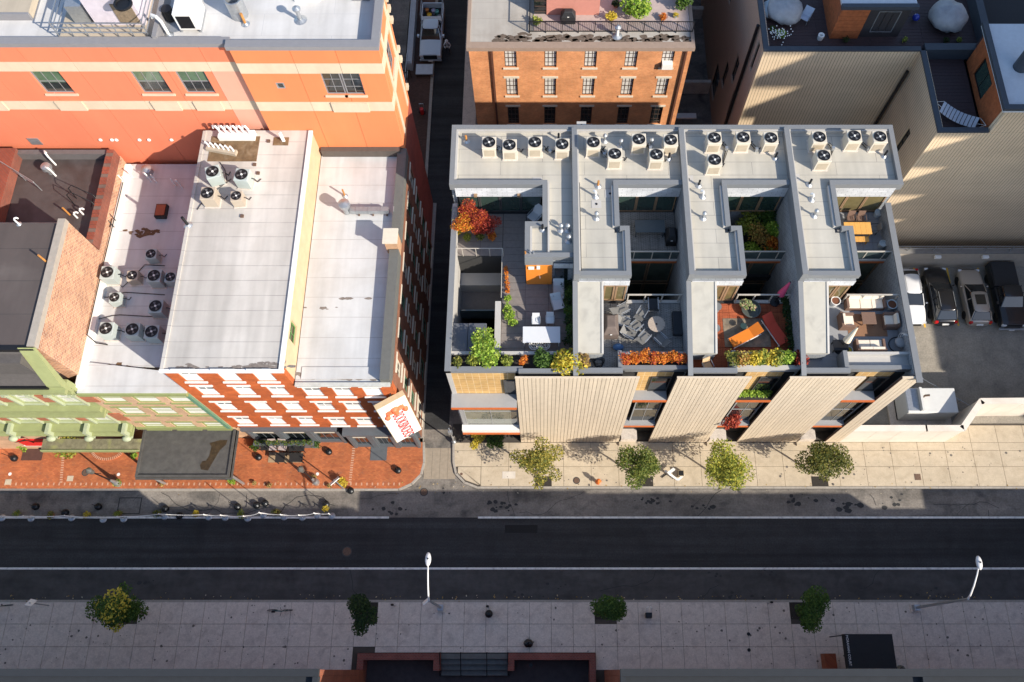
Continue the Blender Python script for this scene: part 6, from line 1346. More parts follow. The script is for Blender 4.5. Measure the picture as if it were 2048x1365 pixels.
def oldlamp(px,py,label):
    x,y = W(px,py,.12); t = T('street_lamp', label, 'street lamp', (x,y,.12)); MB().lathe(x,y,[(.24,.12),(.24,.5),(.15,.75),(.1,1.3),(.07,1.5)],14).obj('base', galv, t); MB().cyl(x,y,1.5,3.8,.06,10,.045).obj('column', blackm, t)
    MB().lathe(x,y,[(.05,3.8),(.16,3.95),(.2,4.3),(.22,4.5),(.1,4.65),(.03,4.8)],10).obj('lantern', mat('lantern_glass',(0.1,0.1,0.09),.2), t); MB().box(x-.4,x+.4,y-.02,y+.02,3.55,3.6).obj('cross_bar', blackm, t)
oldlamp(633,965,'old style lamp post with grey base near the cafe tables'); oldlamp(238,968,'old style lamp post by the flowering plant left of the black canopy')
x,y = W(688,978,.12); t = T('sign_post', 'tall pole with a white sign plate at the kerb by the yellow plant', 'sign post', (x,y,.12)); MB().cyl(x,y,.12,3.2,.045,8).obj('pole', galv, t); MB().obox((x-.05,y,2.85),.75,.04,.5,.75,.6).obj('plate', white, t)
x,y = W(908,884,.12); t = T('signal_pole', 'slim grey pole at the alley corner of the pale pavement', 'pole', (x,y,.12)); MB().cyl(x,y,.12,3.8,.05,8).obj('pole', galv, t); MB().lathe(x,y,[(.18,.12),(.16,.35),(.06,.45)],12).obj('base', galv, t); BX(x-.13,x+.13,y-.1,y+.1,2.4,3.1).obj('box', galv, t)
# black flat canopy over restaurant entrance
mc = mat('black_flat_canopy', (0.075,0.072,0.068), .55, var=.3, scale=2.5, stain=(0.14,0.135,0.12), stain_amt=.4, stain_scale=.8)
cz = 3.7; a = W(285,869,cz); b = W(470,869,cz); c = W(275,954,cz); 
rc = T('entrance_canopy', 'dark flat topped canopy with a brown puddle over the restaurant door', 'canopy', ((a[0]+b[0])/2,c[1],0))
BX(a[0],b[0],c[1],YF-.02,cz-.3,cz-.12).obj('roof', mc, rc)
for q in ((a[0],b[0],c[1]-.001,c[1]+.16),(a[0],a[0]+.16,c[1]+.161,YF-.03),(b[0]-.16,b[0],c[1]+.161,YF-.03)): BX(*q,cz-.32,cz).obj('rim', mc, rc)
BX(a[0]-.1,b[0]+.1,c[1]-.1,YF-.03,cz-.45,cz-.33).obj('rim', mc, rc)
P_ = [(419,886),(441,880),(455,880),(452,889),(440,900),(425,925),(416,941),(402,939),(400,930),(405,922),(412,921),(418,912),(420,905),(423,893)]
MB().add([(*W(x,y,cz-.115),cz-.115) for x,y in P_],[tuple(range(len(P_)))]).obj('puddle', mat('brown_puddle',(0.045,0.03,0.016),.3,var=.5,scale=4), rc)
for px,py in ((330,967),(487,967)): x,y = W(px,py,.12); y = max(y,c[1]+.1); x = min(max(x,a[0]+.2),b[0]-.2); MB().cyl(x,y,.12,cz-.45,.1,12).obj('post', galv, rc)
textobj('BOOKBINDERS', .001, blackm, Matrix.Translation((0,0,-1)), rc) if False else None
# cafe tables and chairs
wk = mat('black_wicker', (0.02,0.018,0.017), .6, var=.2); rugm = mat('tan_mat',(0.36,0.26,0.16),.9,var=.2,scale=6)
a = W(536,925,.12); b = W(607,905,.12); tag(BX(a[0],b[0],a[1],b[1],.128,.14).obj('cafe_mat', rugm), 'tan mat under the cafe tables', 'mat')
def table(label, px, py, z, w_, d_, h, m, name='table', rz=0, grp=None, n=0):
    x,y = W(px,py,z+h); t = T(name, label, 'table', (0,0,0), grp)
    if n:
        for k in range(n): MB().box(-w_/2+w_*k/n+.004, -w_/2+w_*(k+1)/n-.004, -d_/2, d_/2, h-.04, h).obj('slat', m, t)
    else: BX(-w_/2,w_/2,-d_/2,d_/2,h-.04,h).obj('top', m, t, bevel=.01)
    for sx_ in (-1,1):
        for sy_ in (-1,1): MB().box(sx_*(w_/2-.08)-.03, sx_*(w_/2-.08)+.03, sy_*(d_/2-.08)-.03, sy_*(d_/2-.08)+.03, 0, h-.041).obj('leg', m, t)
    t.location = (x,y,z); t.rotation_euler = (0,0,rz); return t
table('black wicker cafe table, left of the two', 560,915,.12,.7,.7,.75,wk,'cafe_table',.02); table('black wicker cafe table, right of the two', 592,915,.12,1.0,.65,.75,wk,'cafe_table',0)
def chair(label, px, py, z, rz, m, fm=None, name='chair', grp=None, s=1.0):
    x,y = W(px,py,z+.45*s); t = T(name, label, 'chair', (0,0,0), grp); fm = fm or m
    BX(-.23*s,.23*s,-.22*s,.22*s,.4*s,.45*s).obj('seat', m, t); MB().hexa([(-.23*s,.2*s,.45*s),(.23*s,.2*s,.45*s),(.23*s,.24*s,.45*s),(-.23*s,.24*s,.45*s)],[(-.22*s,.3*s,.92*s),(.22*s,.3*s,.92*s),(.22*s,.34*s,.92*s),(-.22*s,.34*s,.92*s)]).obj('backrest', m, t)
    for a_ in (-1,1):
        for b_ in (-1,1): MB().cyl(a_*.2*s,b_*.19*s,0,.4*s,.02*s,6).obj('leg', fm, t)
        MB().tube([(a_*.25*s,-.2*s,.4*s),(a_*.26*s,-.2*s,.65*s),(a_*.26*s,.22*s,.68*s)], .02*s, 5).obj('arm', fm, t)
    t.location = (x,y,z); t.rotation_euler = (0,0,rz); return t
cush = mat('pink_grey_cushion',(0.42,0.34,0.32),.8)
for i, px in enumerate((529,546,565,585,601)): chair('cafe chair behind the black tables, %s from the left' % ORD[i], px, 893 + (i>2)*2, .12, (.0,.05,-.1,.1,0)[i], cush if i in (1,2) else wk, wk, 'cafe_chair', 'chairs at the cafe tables', 1.25)
BXx = T('window_box','long planted window box along the restaurant front','window box',(*W(560,878,1),.12)); a = W(508,882,.9); b = W(627,882,.9)
BX(a[0],b[0],YF-.45,YF-.12,.12,1.0).obj('box', slate, BXx); leaves(MB(), [(a[0]+.3+k*(b[0]-a[0]-.5)/9, YF-.28, 1.1, .24) for k in range(10)], 700, .1, .8, 5).obj('foliage', leafmat('lf_box', GREEN+[(0.3,0.2,0.03)]), BXx)
sh(515,897,.12,.5,GREEN,350,'clipped round green shrub left of the cafe chairs',.09,61,pot=.25); sh(632,892,.12,.5,GREEN,350,'clipped round green shrub right of the cafe chairs',.09,62,pot=.25)
sh(146,903,.12,1.25,YGREEN+YELLOW[:1],1100,'large green and yellow potted bush left of the mossy canopy step',.16,63); sh(52,893,.12,.55,LIME,250,'spiky pale plant by the left wall with a dark mat',.14,64,pot=.25)
sh(189,897,.12,.35,YELLOW,160,'round planter of orange and yellow flowers by the curved step',.1,65,pot=.3); sh(272,913,.12,.4,LIME,200,'bright green shrub half under the black canopy',.12,66)
sh(237,967,.12,.42,YGREEN,250,'yellow green planting at the foot of the left lamp post',.11,67); sh(467,962,.12,.42,LIME,260,'green and yellow planting by the right canopy post',.11,68); sh(689,969,.12,.5,YELLOW,400,'yellow planting at the sign post',.12,69)
for i,(px,py) in enumerate([(325,970),(510,968),(540,972),(660,973),(630,955)]): sh(px,py,.12,.22,[(0.3,0.2,0.08),(0.5,0.35,0.12)],110,'dry tufts of grass at the kerb, %s from the left' % ORD[i],.12,70+i)
tag(MB().box(*[W(42,920,.12)[0],W(83,920,.12)[0],W(0,921,.12)[1],W(0,889,.12)[1]],.1215,.135).obj('pavement_grating', mat('dark_grating',(0.09,0.04,0.03),.8,var=.2)), 'dark rectangular grating in the brick pavement at far left', 'grating')
tag(MB().box(*[W(740,921,.12)[0],W(773,921,.12)[0],W(0,921,.12)[1],W(0,890,.12)[1]],.1215,.14).obj('cellar_door', mat('steel_plate',(0.14,0.15,0.16),.5,.3)), 'grey steel cellar doors in the brick pavement', 'cellar door')
for i,(px,py) in enumerate([(20,948),(237,949),(635,948)]):
    x,y = W(px,py,.12); tag(MB().cyl(x,y,.121,.132,.12,14).obj('valve_cover', white), 'small round white valve cover in the brick pavement, %s from the left' % ORD[i], 'valve cover')
for i,(px,py) in enumerate([(17,964),(141,957)]): x,y = W(px,py,.12); tag(BX(x-.25,x+.2,y-.2,y+.2,.1215,.13).obj('pavement_patch', conc), 'pale concrete patch in the brick pavement, %s of two' % ORD[i], 'patch')
# flag with black bracket, far left
t = T('flag', 'black pennant flag on a pole above the left shop', 'flag', (*W(58,880,3),3)); x,y = W(62,880,3); MB().tube([(x,YF-.7,2.6),(x+.1,y-.2,3.9)], .03, 6).obj('pole', blackm, t); MB().add([(x+.1,y-.2,3.9),(x+.05,y-.15,3.4),(x-.9,y-.3,3.35),(x+.1,y-.18,3.9),(x+.05,y-.13,3.4),(x-.9,y-.28,3.35)],[(0,1,2),(3,5,4),(0,3,4,1),(1,4,5,2),(2,5,3,0)]).obj('cloth', blackm, t)
# hydrant
x,y = W(1196,965,.12); t = T('fire_hydrant', 'orange fire hydrant on the pale pavement', 'hydrant', (x,y,.12)); hy = mat('hydrant_orange',(0.7,0.17,0.03),.5)
MB().lathe(x,y,[(.17,.12),(.17,.18),(.12,.2),(.12,.62),(.17,.66),(.16,.74),(.09,.84),(.04,.86),(.04,.92),(.01,.92)],14).obj('body', hy, t)
for dx,dy in ((1,0),(-1,0),(0,-1)): MB().tube([(x+dx*.1,y+dy*.1,.52),(x+dx*.22,y+dy*.22,.52)], .065, 8).obj('nozzle', hy, t)
# bench, sandwich board
bn = T('white_bench', 'white angular bench with a dark planter box on the pale pavement', 'bench', (*W(1355,950,.12),.12))
def obp(px0,py0,px1,py1,z0,z1,wd,m,name): a=W(px0,py0,z1); b=W(px1,py1,z1); MB().obox(((a[0]+b[0])/2,(a[1]+b[1])/2,(z0+z1)/2), math.hypot(b[0]-a[0],b[1]-a[1]), wd, z1-z0, math.atan2(b[1]-a[1],b[0]-a[0])).obj(name,m,bn)
obp(1330,941,1356,960,.3,.42,.16,white,'rail'); obp(1356,960,1368,949,.3,.415,.16,white,'rail'); obp(1336,947,1349,937,.5,.6,.22,white,'rail'); obp(1324,955,1336,946,.12,.2,.06,blackm,'foot')
x,y = W(1362,946,.5); BX(x-.2,x+.22,y-.22,y+.2,.12,.5).obj('planter_box', mat('tan_box',(0.3,0.24,0.15),.8), bn); BX(x-.16,x+.18,y-.18,y+.16,.5,.515).obj('box_inside', blackm, bn)
tag(MB().lathe(*W(923,948,.12),[(.1,.121),(.1,.135),(.01,.135)],12).obj('valve_cover', rust), 'small dark valve cover near the pavement corner', 'valve cover')
tag(BX(W(1005,935,.12)[0],W(1031,935,.12)[0],W(0,957,.12)[1],W(0,943,.12)[1],.121,.13).obj('utility_plate', mat('utility_white',(0.6,0.55,0.48),.7)), 'pale rectangular utility plate in the pavement left of the first tree', 'utility cover')
tag(BX(W(1829,952,.12)[0],W(1841,952,.12)[0],W(0,960,.12)[1],W(0,948,.12)[1],.121,.14).obj('utility_plate', rust), 'small rusty square plate near the kerb at right', 'utility cover')
# street lamps with long arms
def cobra(px, py, h, tipx, tipy, label, sq_sign=False):
    x,y = W(px,py,.12); t = T('street_lamp', label, 'street lamp', (x,y,.12)); MB().box(x-.3,x+.3,y-.3,y+.3,.12,.22).obj('foundation', conc_g, t); MB().box(x-.19,x+.19,y-.19,y+.19,.22,.6).obj('base', galv, t)
    MB().cyl(x,y,.6,h,.1,12,.07).obj('column', galv, t); tz = h+.9; tx,ty = W(tipx,tipy,tz)
    MB().tube([(x,y,h-.05),(x+(tx-x)*.05,y+(ty-y)*.12,h+.3),(x+(tx-x)*.3,y+(ty-y)*.4,h+.65),(x+(tx-x)*.7,y+(ty-y)*.75,h+.85),(tx,ty,tz)], [.06,.055,.05,.045,.04], 8).obj('arm', white, t)
    dx,dy = (tx-x),(ty-y); l = math.hypot(dx,dy); dx/=l; dy/=l
    hd = MB().ball((tx+dx*.28,ty+dy*.28,tz+.02), .45, 14, 8, (.42,.95,.28)); hd.obj('lamp_head', mat('lamp_head_grey',(0.62,0.62,0.62),.4), t, smooth=True); MB().cyl(tx+dx*.3,ty+dy*.3,tz+.14,tz+.22,.05,8).obj('photocell', blackm, t)
    if sq_sign: MB().obox((x-.35,y+.05,h*.8),.5,.05,.6,.7,.4).obj('sign_plate', white, t)
cobra(882,1216,6.7,856,1128,'pale street lamp left of centre arching over the south parking strip', True); cobra(1829,1216,7.9,1957,1135,'pale street lamp at the lower right leaning over the road')
# meters, racks, bins
def meter(px,py,label):
    x,y = W(px,py,.12); t = T('parking_pole', label, 'pole', (x,y,.12)); MB().cyl(x,y,.12,1.15,.04,8).obj('pole', galv, t); MB().ball((x,y,1.25),.12,8,6,(1,.7,1.3)).obj('head', blackm, t)
meter(1535,1207,'parking pole on the south pavement left of the rightmost tree'); meter(790,1212,'parking pole beside the tree left of the lamp'); meter(977,1215,'parking pole beside the black litter bin')
def binn(px,py,label):
    x,y = W(px,py,.12); t = T('litter_bin', label, 'bin', (x,y,.12)); MB().lathe(x,y,[(.2,.12),(.24,.8),(.27,.82),(.24,.9),(.1,1.0),(.01,1.0)],12).obj('bin', blackm, t); MB().lathe(x,y,[(.26,.6),(.265,.66),(.25,.66)],12).obj('band', galv, t)
binn(979,1229,'black litter bin near the kerb of the south pavement')
def bag(px,py,label):
    x,y = W(px,py,.12); b = MB().ball((x,y,.42),.32,12,8,(1,.9,.9)); r_=random.Random(px); b.v=[(v[0]+r_.uniform(-.04,.04),v[1]+r_.uniform(-.04,.04),max(.13,v[2]+r_.uniform(-.03,.03))) for v in b.v]; b.tube([(x,y,.65),(x,y+.02,.8),(x+.08,y+.1,.86)],[.1,.04,.07],6); tag(b.obj('rubbish_bag', mat('black_plastic',(0.012,0.012,0.014),.3), smooth=True), label, 'bag')
bag(1057,1287,'tied black rubbish bag alone on the south pavement')
t = T('hand_trolley', 'black box trolley with white handles near the second south tree', 'trolley', (*W(1297,1228,.12),.12)); x,y = W(1297,1230,.4); BX(x-.22,x+.22,y-.2,y+.15,.2,.7).obj('box', blackm, t, bevel=.04)
for s in (-.16,.16): MB().tube([(x+s,y+.15,.6),(x+s,y+.45,1.05),(x+s*.3,y+.5,1.05)], .03, 6).obj('handle', white, t)
def bike(px,py,rz,label):
    x,y = W(px,py,.12); t = T('bicycle', label, 'bicycle', (0,0,0))
    for s in (-.52,.52):
        pts = [(s+.33*math.cos(6.2832*i/20), 0, .34+.33*math.sin(6.2832*i/20)) for i in range(21)]; wh = MB().tube(pts,.022,5).obj('wheel', blackm, t)
        sp = MB(); [sp.tube([(s,0,.34),(s+.31*math.cos(6.28*k/8),0,.34+.31*math.sin(6.28*k/8))],.006,3) for k in range(8)]; sp.obj('spokes', galv, wh, kind='stuff')
    MB().tube([(-.52,0,.34),(-.1,0,.34),(.28,0,.82),(-.22,0,.82),(-.1,0,.34)],.022,6).tube([(-.52,0,.34),(-.22,0,.82),(-.25,0,.95)],.018,6).tube([(.52,0,.34),(.3,0,.82),(.27,0,1.0)],.02,6).obj('frame', mat('bike_teal',(0.02,0.12,0.14),.4), t)
    MB().box(-.38,-.14,-.07,.07,.94,.99).obj('saddle', blackm, t); MB().tube([(.22,-.28,1.0),(.28,-.1,1.0),(.28,.1,1.0),(.22,.28,1.0)],.018,6).obj('handlebar', blackm, t)
    t.location = (x,y,.12); t.rotation_euler = (R(12),0,rz)
bike(563,1219,0,'bicycle parked against a rack on the south pavement'); bike(6,1210,.05,'bicycle at the far left of the south pavement')
x,y = W(98,1211,.12); t = T('sign_post', 'leaning pole with a white square sign left of the yellow south tree', 'sign post', (x,y,.12)); MB().cyl(x,y,.12,2.5,.035,8).obj('pole', galv, t); MB().obox((x,y+.02,2.3),.45,.05,.6,-.2,.8).obj('plate', white, t)
for i,(px,py) in enumerate([(1497,1268),(1498,1300),(1062,1330)]): x,y = W(px,py,.12); tag(MB().lathe(x,y,[(.12,.121),(.12,.135),(.01,.136)],12).obj('valve_cover', blackm), 'small black cover on the south pavement, %s' % ['upper right one','lower right one','one by the court'][i], 'valve cover')

# ================= TREES =================
TR = 'young street trees on the north pavement'
tree('street_tree','loose yellow olive street tree nearest the alley corner',*W(1073,926,3.1),3.0,1.95,OLIVE+[(0.5,0.4,0.08)],2300,.17,.12,22,.8,11,TR)
tree('street_tree','dense green street tree in front of the first narrow facade gap',*W(1279,934,3.0),2.9,1.85,[(0.05,0.085,0.015),(0.12,0.17,0.03),(0.25,0.26,0.05)],3300,.16,.12,20,1,12,TR)
tree('street_tree','yellow green street tree reaching over the kerb',*W(1450,934,3.1),3.0,2.0,YGREEN+[(0.5,0.45,0.06)],3000,.17,.12,22,.9,13,TR)
tree('street_tree','darkest dense street tree at the right end of the north row',*W(1652,928,3.1),3.0,1.75,[(0.04,0.06,0.012),(0.11,0.13,0.025),(0.27,0.24,0.05)],3600,.16,.12,22,1,14,TR)
TS = 'street trees on the south pavement'
tree('street_tree','large dark tree with a yellow branch at the left of the south pavement',*W(235,1218,4),4.0,1.75,GREEN,3300,.17,.12,20,1,15,TS,extra=([(.0,.35,.35,.4),(.1,-.1,.45,.45),(.25,.2,.3,.35),(-.5,.05,.2,.3),(-.1,-.3,.4,.3),(.1,-.55,.2,.3)],YELLOW[1:]+[(0.3,0.35,0.04)],650,'yellowing branch'))
tree('street_tree','sparse drooping dark tree left of the pale lamp',*W(722,1226,3.5),3.4,1.3,DKGREEN,1900,.17,.12,15,.85,16,TS)
tree('street_tree','small round leafy tree in the middle of the south pavement',*W(1222,1214,3.5),3.4,1.15,GREEN,2300,.15,.12,16,1,17,TS)
tree('street_tree','broad trailing green tree left of the entrance canopy',*W(1628,1222,3.8),3.7,1.5,GREEN,2600,.16,.12,18,.95,18,TS)
x,y = W(962,882,1.2); tree('shrub','bright yellow bush under the white ledge at the corner',x-.2,y+.2,1.1,.75,YELLOW+LIME[:1],700,.15,.12,8,1,19,cat='shrub',trunk_r=.05)
x,y = W(990,885,1.2); tree('shrub','dark green bush beside the bright yellow one',x,y+.1,1.1,.7,GREEN,700,.14,.12,8,1,20,cat='shrub',trunk_r=.05)
x,y = W(1467,843,6); tree('shrub','red maple growing in the second facade gap',x+.1,YF-.05,hz(YF,843),.85,RED+[(0.65,0.15,0.08)],600,.16,5.5,9,1,21,cat='shrub',trunk_r=.05)
x,y = W(1510,788,10.5); shrub('mat of bright green plants on the ledge of the second facade gap',[(x-.05+k*.3,YF2-.3,10.35,.3) for k in range(-3,4)],LIME,900,.12,seed=22)

# ================= TERRACE PLANTS AND FURNITURE =================
def sh2(px,py,z,r,cols,n,label,leaf=.13,seed=1,k=7,name='shrub',pot=None): return sh(px,py,z,r,cols,n,label,leaf,seed,.8,pot,name,k)
zp = ZP1-.5
sh2(975,712,zp-.2,1.25,LIME+GREEN[1:2],1500,'large lime green bush at the front planter of the corner terrace',.16,81,12); sh2(948,725,zp,.55,YGREEN,500,'yellow green planting left of the lime bush',.12,82); sh2(915,727,zp,.45,OLIVE,400,'olive planting in the corner of the front planter',.11,83); sh2(1015,725,zp,.5,YGREEN,450,'yellow green planting right of the lime bush',.12,84); sh2(1048,724,zp,.35,ORANGE,250,'small rust coloured plant in the front planter',.1,85)
sh2(1085,728,zp-.3,.8,GREEN,900,'dark green bush hanging over the middle of the front planter',.15,86,9); sh2(1130,735,zp-.6,1.15,YELLOW+LIME[1:2],1300,'tall yellow bush at the right end of the front planter',.17,87,12); sh2(1165,728,zp-.2,.7,[(0.2,0.1,0.04),(0.4,0.25,0.1),(0.45,0.35,0.12)],450,'thin brown bush beside the tall yellow one',.13,88)
def maple(px,py,r,cols,label,seed,zz=1.5):
    x,y = W(px,py,ZL+zz); tree('potted_maple',label,x,y,ZL+zz,r,cols,int(1500*r*r),.13,ZL,14,.9,seed,cat='plant',trunk_r=.05); 
maple(950,432,1.15,RED+ORANGE[1:2],'copper red maple in front of the glass wall of the corner terrace',91,1.6); maple(975,447,.9,RED,'deep red maple right of the copper one',92,1.3); maple(927,440,.9,ORANGE+YELLOW[1:2],'golden orange maple by the outer wall',93,1.4)
for i,(px,py,c) in enumerate([(912,470,YELLOW),(935,478,YGREEN),(960,478,OLIVE),(985,478,ORANGE),(914,425,LIME)]): sh2(px,py,ZL,.4,c,260,'plant along the glass rail of the light well, %s' % ORD[i],.11,94+i,5)
for i,(px,py,r) in enumerate([(1015,600,.3),(1016,620,.35),(1020,635,.45),(1024,648,.4)]): sh2(px,py,ZL,r,LIME,240,'lime green trailing plant beside the light well, %s from the back' % ORD[i],.11,100+i,5)
for i in range(6): sh2(1012+i*.8,540+i*9,ZL,.2,ORANGE,90,'orange stemmed climber on the light well rail, %s from the back' % ORD[i],.09,107+i,3)
for i in range(7):
    x,y = W(1137+i*1.5,565+i*20,ZL+.6); sh2(1137+i*1.2,572+i*19,ZL,.62,GREEN if i%2 else DKGREEN,420,'dark green hedge plant along the wall of the corner terrace, %s from the back' % ORD[i],.12,114+i,6)
for i,(px,py) in enumerate([(935,545),(950,560),(975,555),(940,590),(965,605)]): sh2(px,py,9.9 if py<580 else 3.3,.5 if py<580 else 1.3,OLIVE if i<3 else GREEN,260,'plant on the inner balcony of the light well, %s' % ORD[i],.14,122+i)
# hot tub cover
a = W(898,708,ZL+.8); b = W(972,648,ZL+.8); ht = T('hot_tub','hot tub with a slate grey folding cover in the corner of the terrace','hot tub',((a[0]+b[0])/2,(a[1]+b[1])/2,ZL))
BX(a[0]+.02,b[0],a[1]+.0,b[1],ZL,ZL+.75).obj('tub', mat('tub_dark',(0.05,0.05,0.055),.6), ht); hm_ = (a[0]+b[0])/2
for q0,q1 in ((a[0]-.02,hm_-.01),(hm_+.01,b[0]+.04)): BX(q0,q1,a[1]-.04,b[1]+.04,ZL+.751,ZL+.86).obj('cover', mat('slate_vinyl',(0.10,0.105,0.12),.5,var=.05), ht, bevel=.04)
wsl = mat('white_sling',(0.62,0.63,0.64),.6,var=.03)
table('white rectangular table on the corner terrace',1083,669,ZL,2.25,1.05,.74,wsl,'dining_table')
chair('pale chair behind the white table, left one',1072,642,ZL,0,wsl,galv); chair('pale chair behind the white table, right one',1100,640,ZL,0,wsl,galv)
for i,px in enumerate((1068,1090)):
    x,y = W(px,690,ZL+.45); t = T('wire_chair','white round wire chair in front of the white table, %s one' % ['left','right'][i],'chair',(x,y,ZL)); 
    for r_ in (.3,.2): MB().tube([(x+r_*math.cos(6.2832*k/16),y+r_*math.sin(6.2832*k/16),ZL+.45) for k in range(17)],.02,5).obj('ring', white, t)
    for k in range(5): a_=6.2832*k/5; MB().tube([(x+.3*math.cos(a_),y+.3*math.sin(a_),ZL+.45),(x+.2*math.cos(a_),y+.2*math.sin(a_),ZL)],.015,5).tube([(x,y,ZL+.45),(x+.3*math.cos(a_),y+.3*math.sin(a_),ZL+.45)],.012,4).obj('strut', white, t)
x,y = W(1068,432,ZL+.5); sling('lounge_chair','white lounge chair in the shade by the glass wall',x,y,ZL,-.7,wsl,galv,.7,.6,.7)
x,y = W(1117,582,ZL+.5); sling('lounge_chair','white lounge chair facing the hedge, rear one',x,y,ZL,.0,wsl,galv,.65,.9,.5); x,y = W(1115,607,ZL+.5); sling('lounge_chair','white lounge chair in front of the hedge, near one',x,y,ZL,.25,wsl,galv,.65,.7,.5)
# terrace 2
gsl = mat('grey_mesh_sling',(0.17,0.165,0.155),.7,var=.1,scale=20); dks = mat('dark_sling',(0.02,0.024,0.03),.7)
for i,(px,py,rz,l2,lab) in enumerate([(1248,617,.5+1.57,.9,'long mesh recliner at the back of the heap'),(1285,624,2.6,.6,'mesh chair at the right end of the recliner'),(1250,645,1.2,.5,'folding mesh chair at the left of the heap'),(1274,650,2.3,.5,'mesh chair in the middle of the heap'),(1262,668,1.1,.5,'folding mesh chair at the lower left of the heap'),(1290,672,2.4,.5,'mesh chair in the lower middle of the heap'),(1320,677,-2.4,.5,'mesh chair at the right end of the heap')]):
    x,y = W(px,py,ZL+.45); sling('patio_chair',lab,x,y,ZL,rz,gsl,galv,.55,.55,l2,.42,40,'mesh patio chairs pushed together')
x,y = W(1313,648,ZL+.7); t = T('round_table','round table with radial slats beside the heap of chairs','table',(x,y,ZL))
for k in range(16): a0=6.2832*k/16+.01; a1=6.2832*(k+1)/16-.01; MB().prism([(x+.06*math.cos(a0),y+.06*math.sin(a0)),(x+.52*math.cos(a0),y+.52*math.sin(a0)),(x+.52*math.cos(a1),y+.52*math.sin(a1)),(x+.06*math.cos(a1),y+.06*math.sin(a1))],ZL+.68,ZL+.72).obj('slat', mat('table_tan',(0.42,0.34,0.27),.7), t)
MB().cyl(x,y,ZL,ZL+.67,.05,8).obj('pedestal', blackm, t)
x,y = W(1306,608,ZL+.4); sling('patio_chair','dark sling chair in the shade by the glass rail',x,y,ZL,3.14,dks,galv,.6,.7,.6); x,y = W(1357,645,ZL+.3); t = tag(MB().box(x-.35,x+.35,y-.8,y+.75,ZL,ZL+.35).obj('lounger_bed', dks, bevel=.06), 'black lounger against the party wall', 'lounger')
grill(1220,656,ZL,'barbecue under a brown cover beside the stair roof',.85,1.3,1.05,mat('brown_cover_cloth',(0.13,0.10,0.085),.7,var=.2))
tag(MB().ball((*W(1236,696,ZL),ZL+.15),.35,10,6,(1,.7,.5)).obj('blue_bag', mat('blue_fabric',(0.05,0.12,0.25),.8), smooth=True), 'blue bag lying on the deck tiles by the recess', 'bag')
hz_ = MB()
x,y = W(1197,727,ZL); 
for k in range(4): hz_.tube([(x+(.25+.04*k)*math.cos(6.2832*i/16),y+.05*k+(.3-.03*k)*math.sin(6.2832*i/16),ZL+.04+k*.04) for i in range(17)],.02,5)
tag(hz_.obj('coiled_hose', blackm), 'black coiled hose in the first recess balcony', 'hose')
for i in range(7): sh2(1250+i*18.5,722-(i%3)*2,zp-.05,.56,ORANGE if i%3 else RED[1:]+ORANGE[1:],420,'flame orange planting in the second terrace planter, %s from the left' % ORD[i],.1,140+i,6)
# balcony 2 furniture
table('dark table on the shaded balcony of the second house',1300,452,ZL,1.9,.9,.72,mat('dark_table',(0.07,0.09,0.1),.4),'dining_table'); grill(1340,478,ZL,'black grill against the wall of the shaded balcony',.6,.9,1.0)
# terrace 3
om = mat('orange_cushion',(0.72,0.19,0.01),.7,var=.04); rm_ = mat('red_orange_cushion',(0.50,0.05,0.02),.7,var=.04)
def lounger(label, px, py, rz, m1, m2, bk_=28):
    x,y = W(px,py,ZL+.35); t = T('sun_lounger', label, 'sun lounger', (0,0,0)); h_=.32; b_ = R(bk_)
    BX(-.33,.33,-1.0,.45,h_,h_+.1).obj('cushion', m1, t, bevel=.02); MB().hexa([(-.33,.46,h_),(.33,.46,h_),(.33,.46+.7*math.cos(b_),h_+.7*math.sin(b_)),(-.33,.46+.7*math.cos(b_),h_+.7*math.sin(b_))],[(-.33,.42,h_+.1),(.33,.42,h_+.1),(.33,.42+.7*math.cos(b_),h_+.1+.7*math.sin(b_)),(-.33,.42+.7*math.cos(b_),h_+.1+.7*math.sin(b_))]).obj('back_cushion', m2, t)
    for s in (-.34,.34): MB().box(s-.02,s+.02,-1.0,.95,h_-.08,h_-.01).obj('rail', white, t)
    for s in (-.3,.3):
        for yy in (-.9,.8): MB().box(s-.02,s+.02,yy-.02,yy+.02,0,h_-.09).obj('leg', white, t)
    t.location=(x,y,ZL); t.rotation_euler=(0,0,rz)
lounger('bright orange sun lounger lying towards the rug',1490,672,-1.08,om,om); lounger('darker red orange sun lounger behind the bright one',1550,660,.5,rm_,rm_)
a = W(1450,694,ZL); b = W(1536,637,ZL); tag(BX(a[0],b[0],a[1],b[1],ZL+.007,ZL+.018).obj('rug', mat('patterned_rug',(0.22,0.17,0.12),.95,var=.5,scale=3,stain=(0.08,0.1,0.09),stain_amt=.8,stain_scale=1.8)), 'faded patterned rug under the orange loungers', 'rug')
x,y = W(1500,622,ZL); t = T('planter_bowl','round grey bowl with a pale leafed plant on the red deck','planter',(x,y,ZL)); MB().lathe(x,y,[(.35,ZL),(.6,ZL+.3),(.6,ZL+.36),(.52,ZL+.36),(.5,ZL+.28),(.01,ZL+.28)],22).obj('bowl', mat('dark_bowl',(0.08,0.09,0.08),.4), t); leaves(MB(), clumps_ball((x-.15,y+.1,ZL+.6),.4,9,.22,.7,random.Random(2)),500,.13,.8,2).obj('foliage', leafmat('lf_bowl',[(0.2,0.3,0.08),(0.5,0.55,0.25),(0.6,0.3,0.25)]), t)
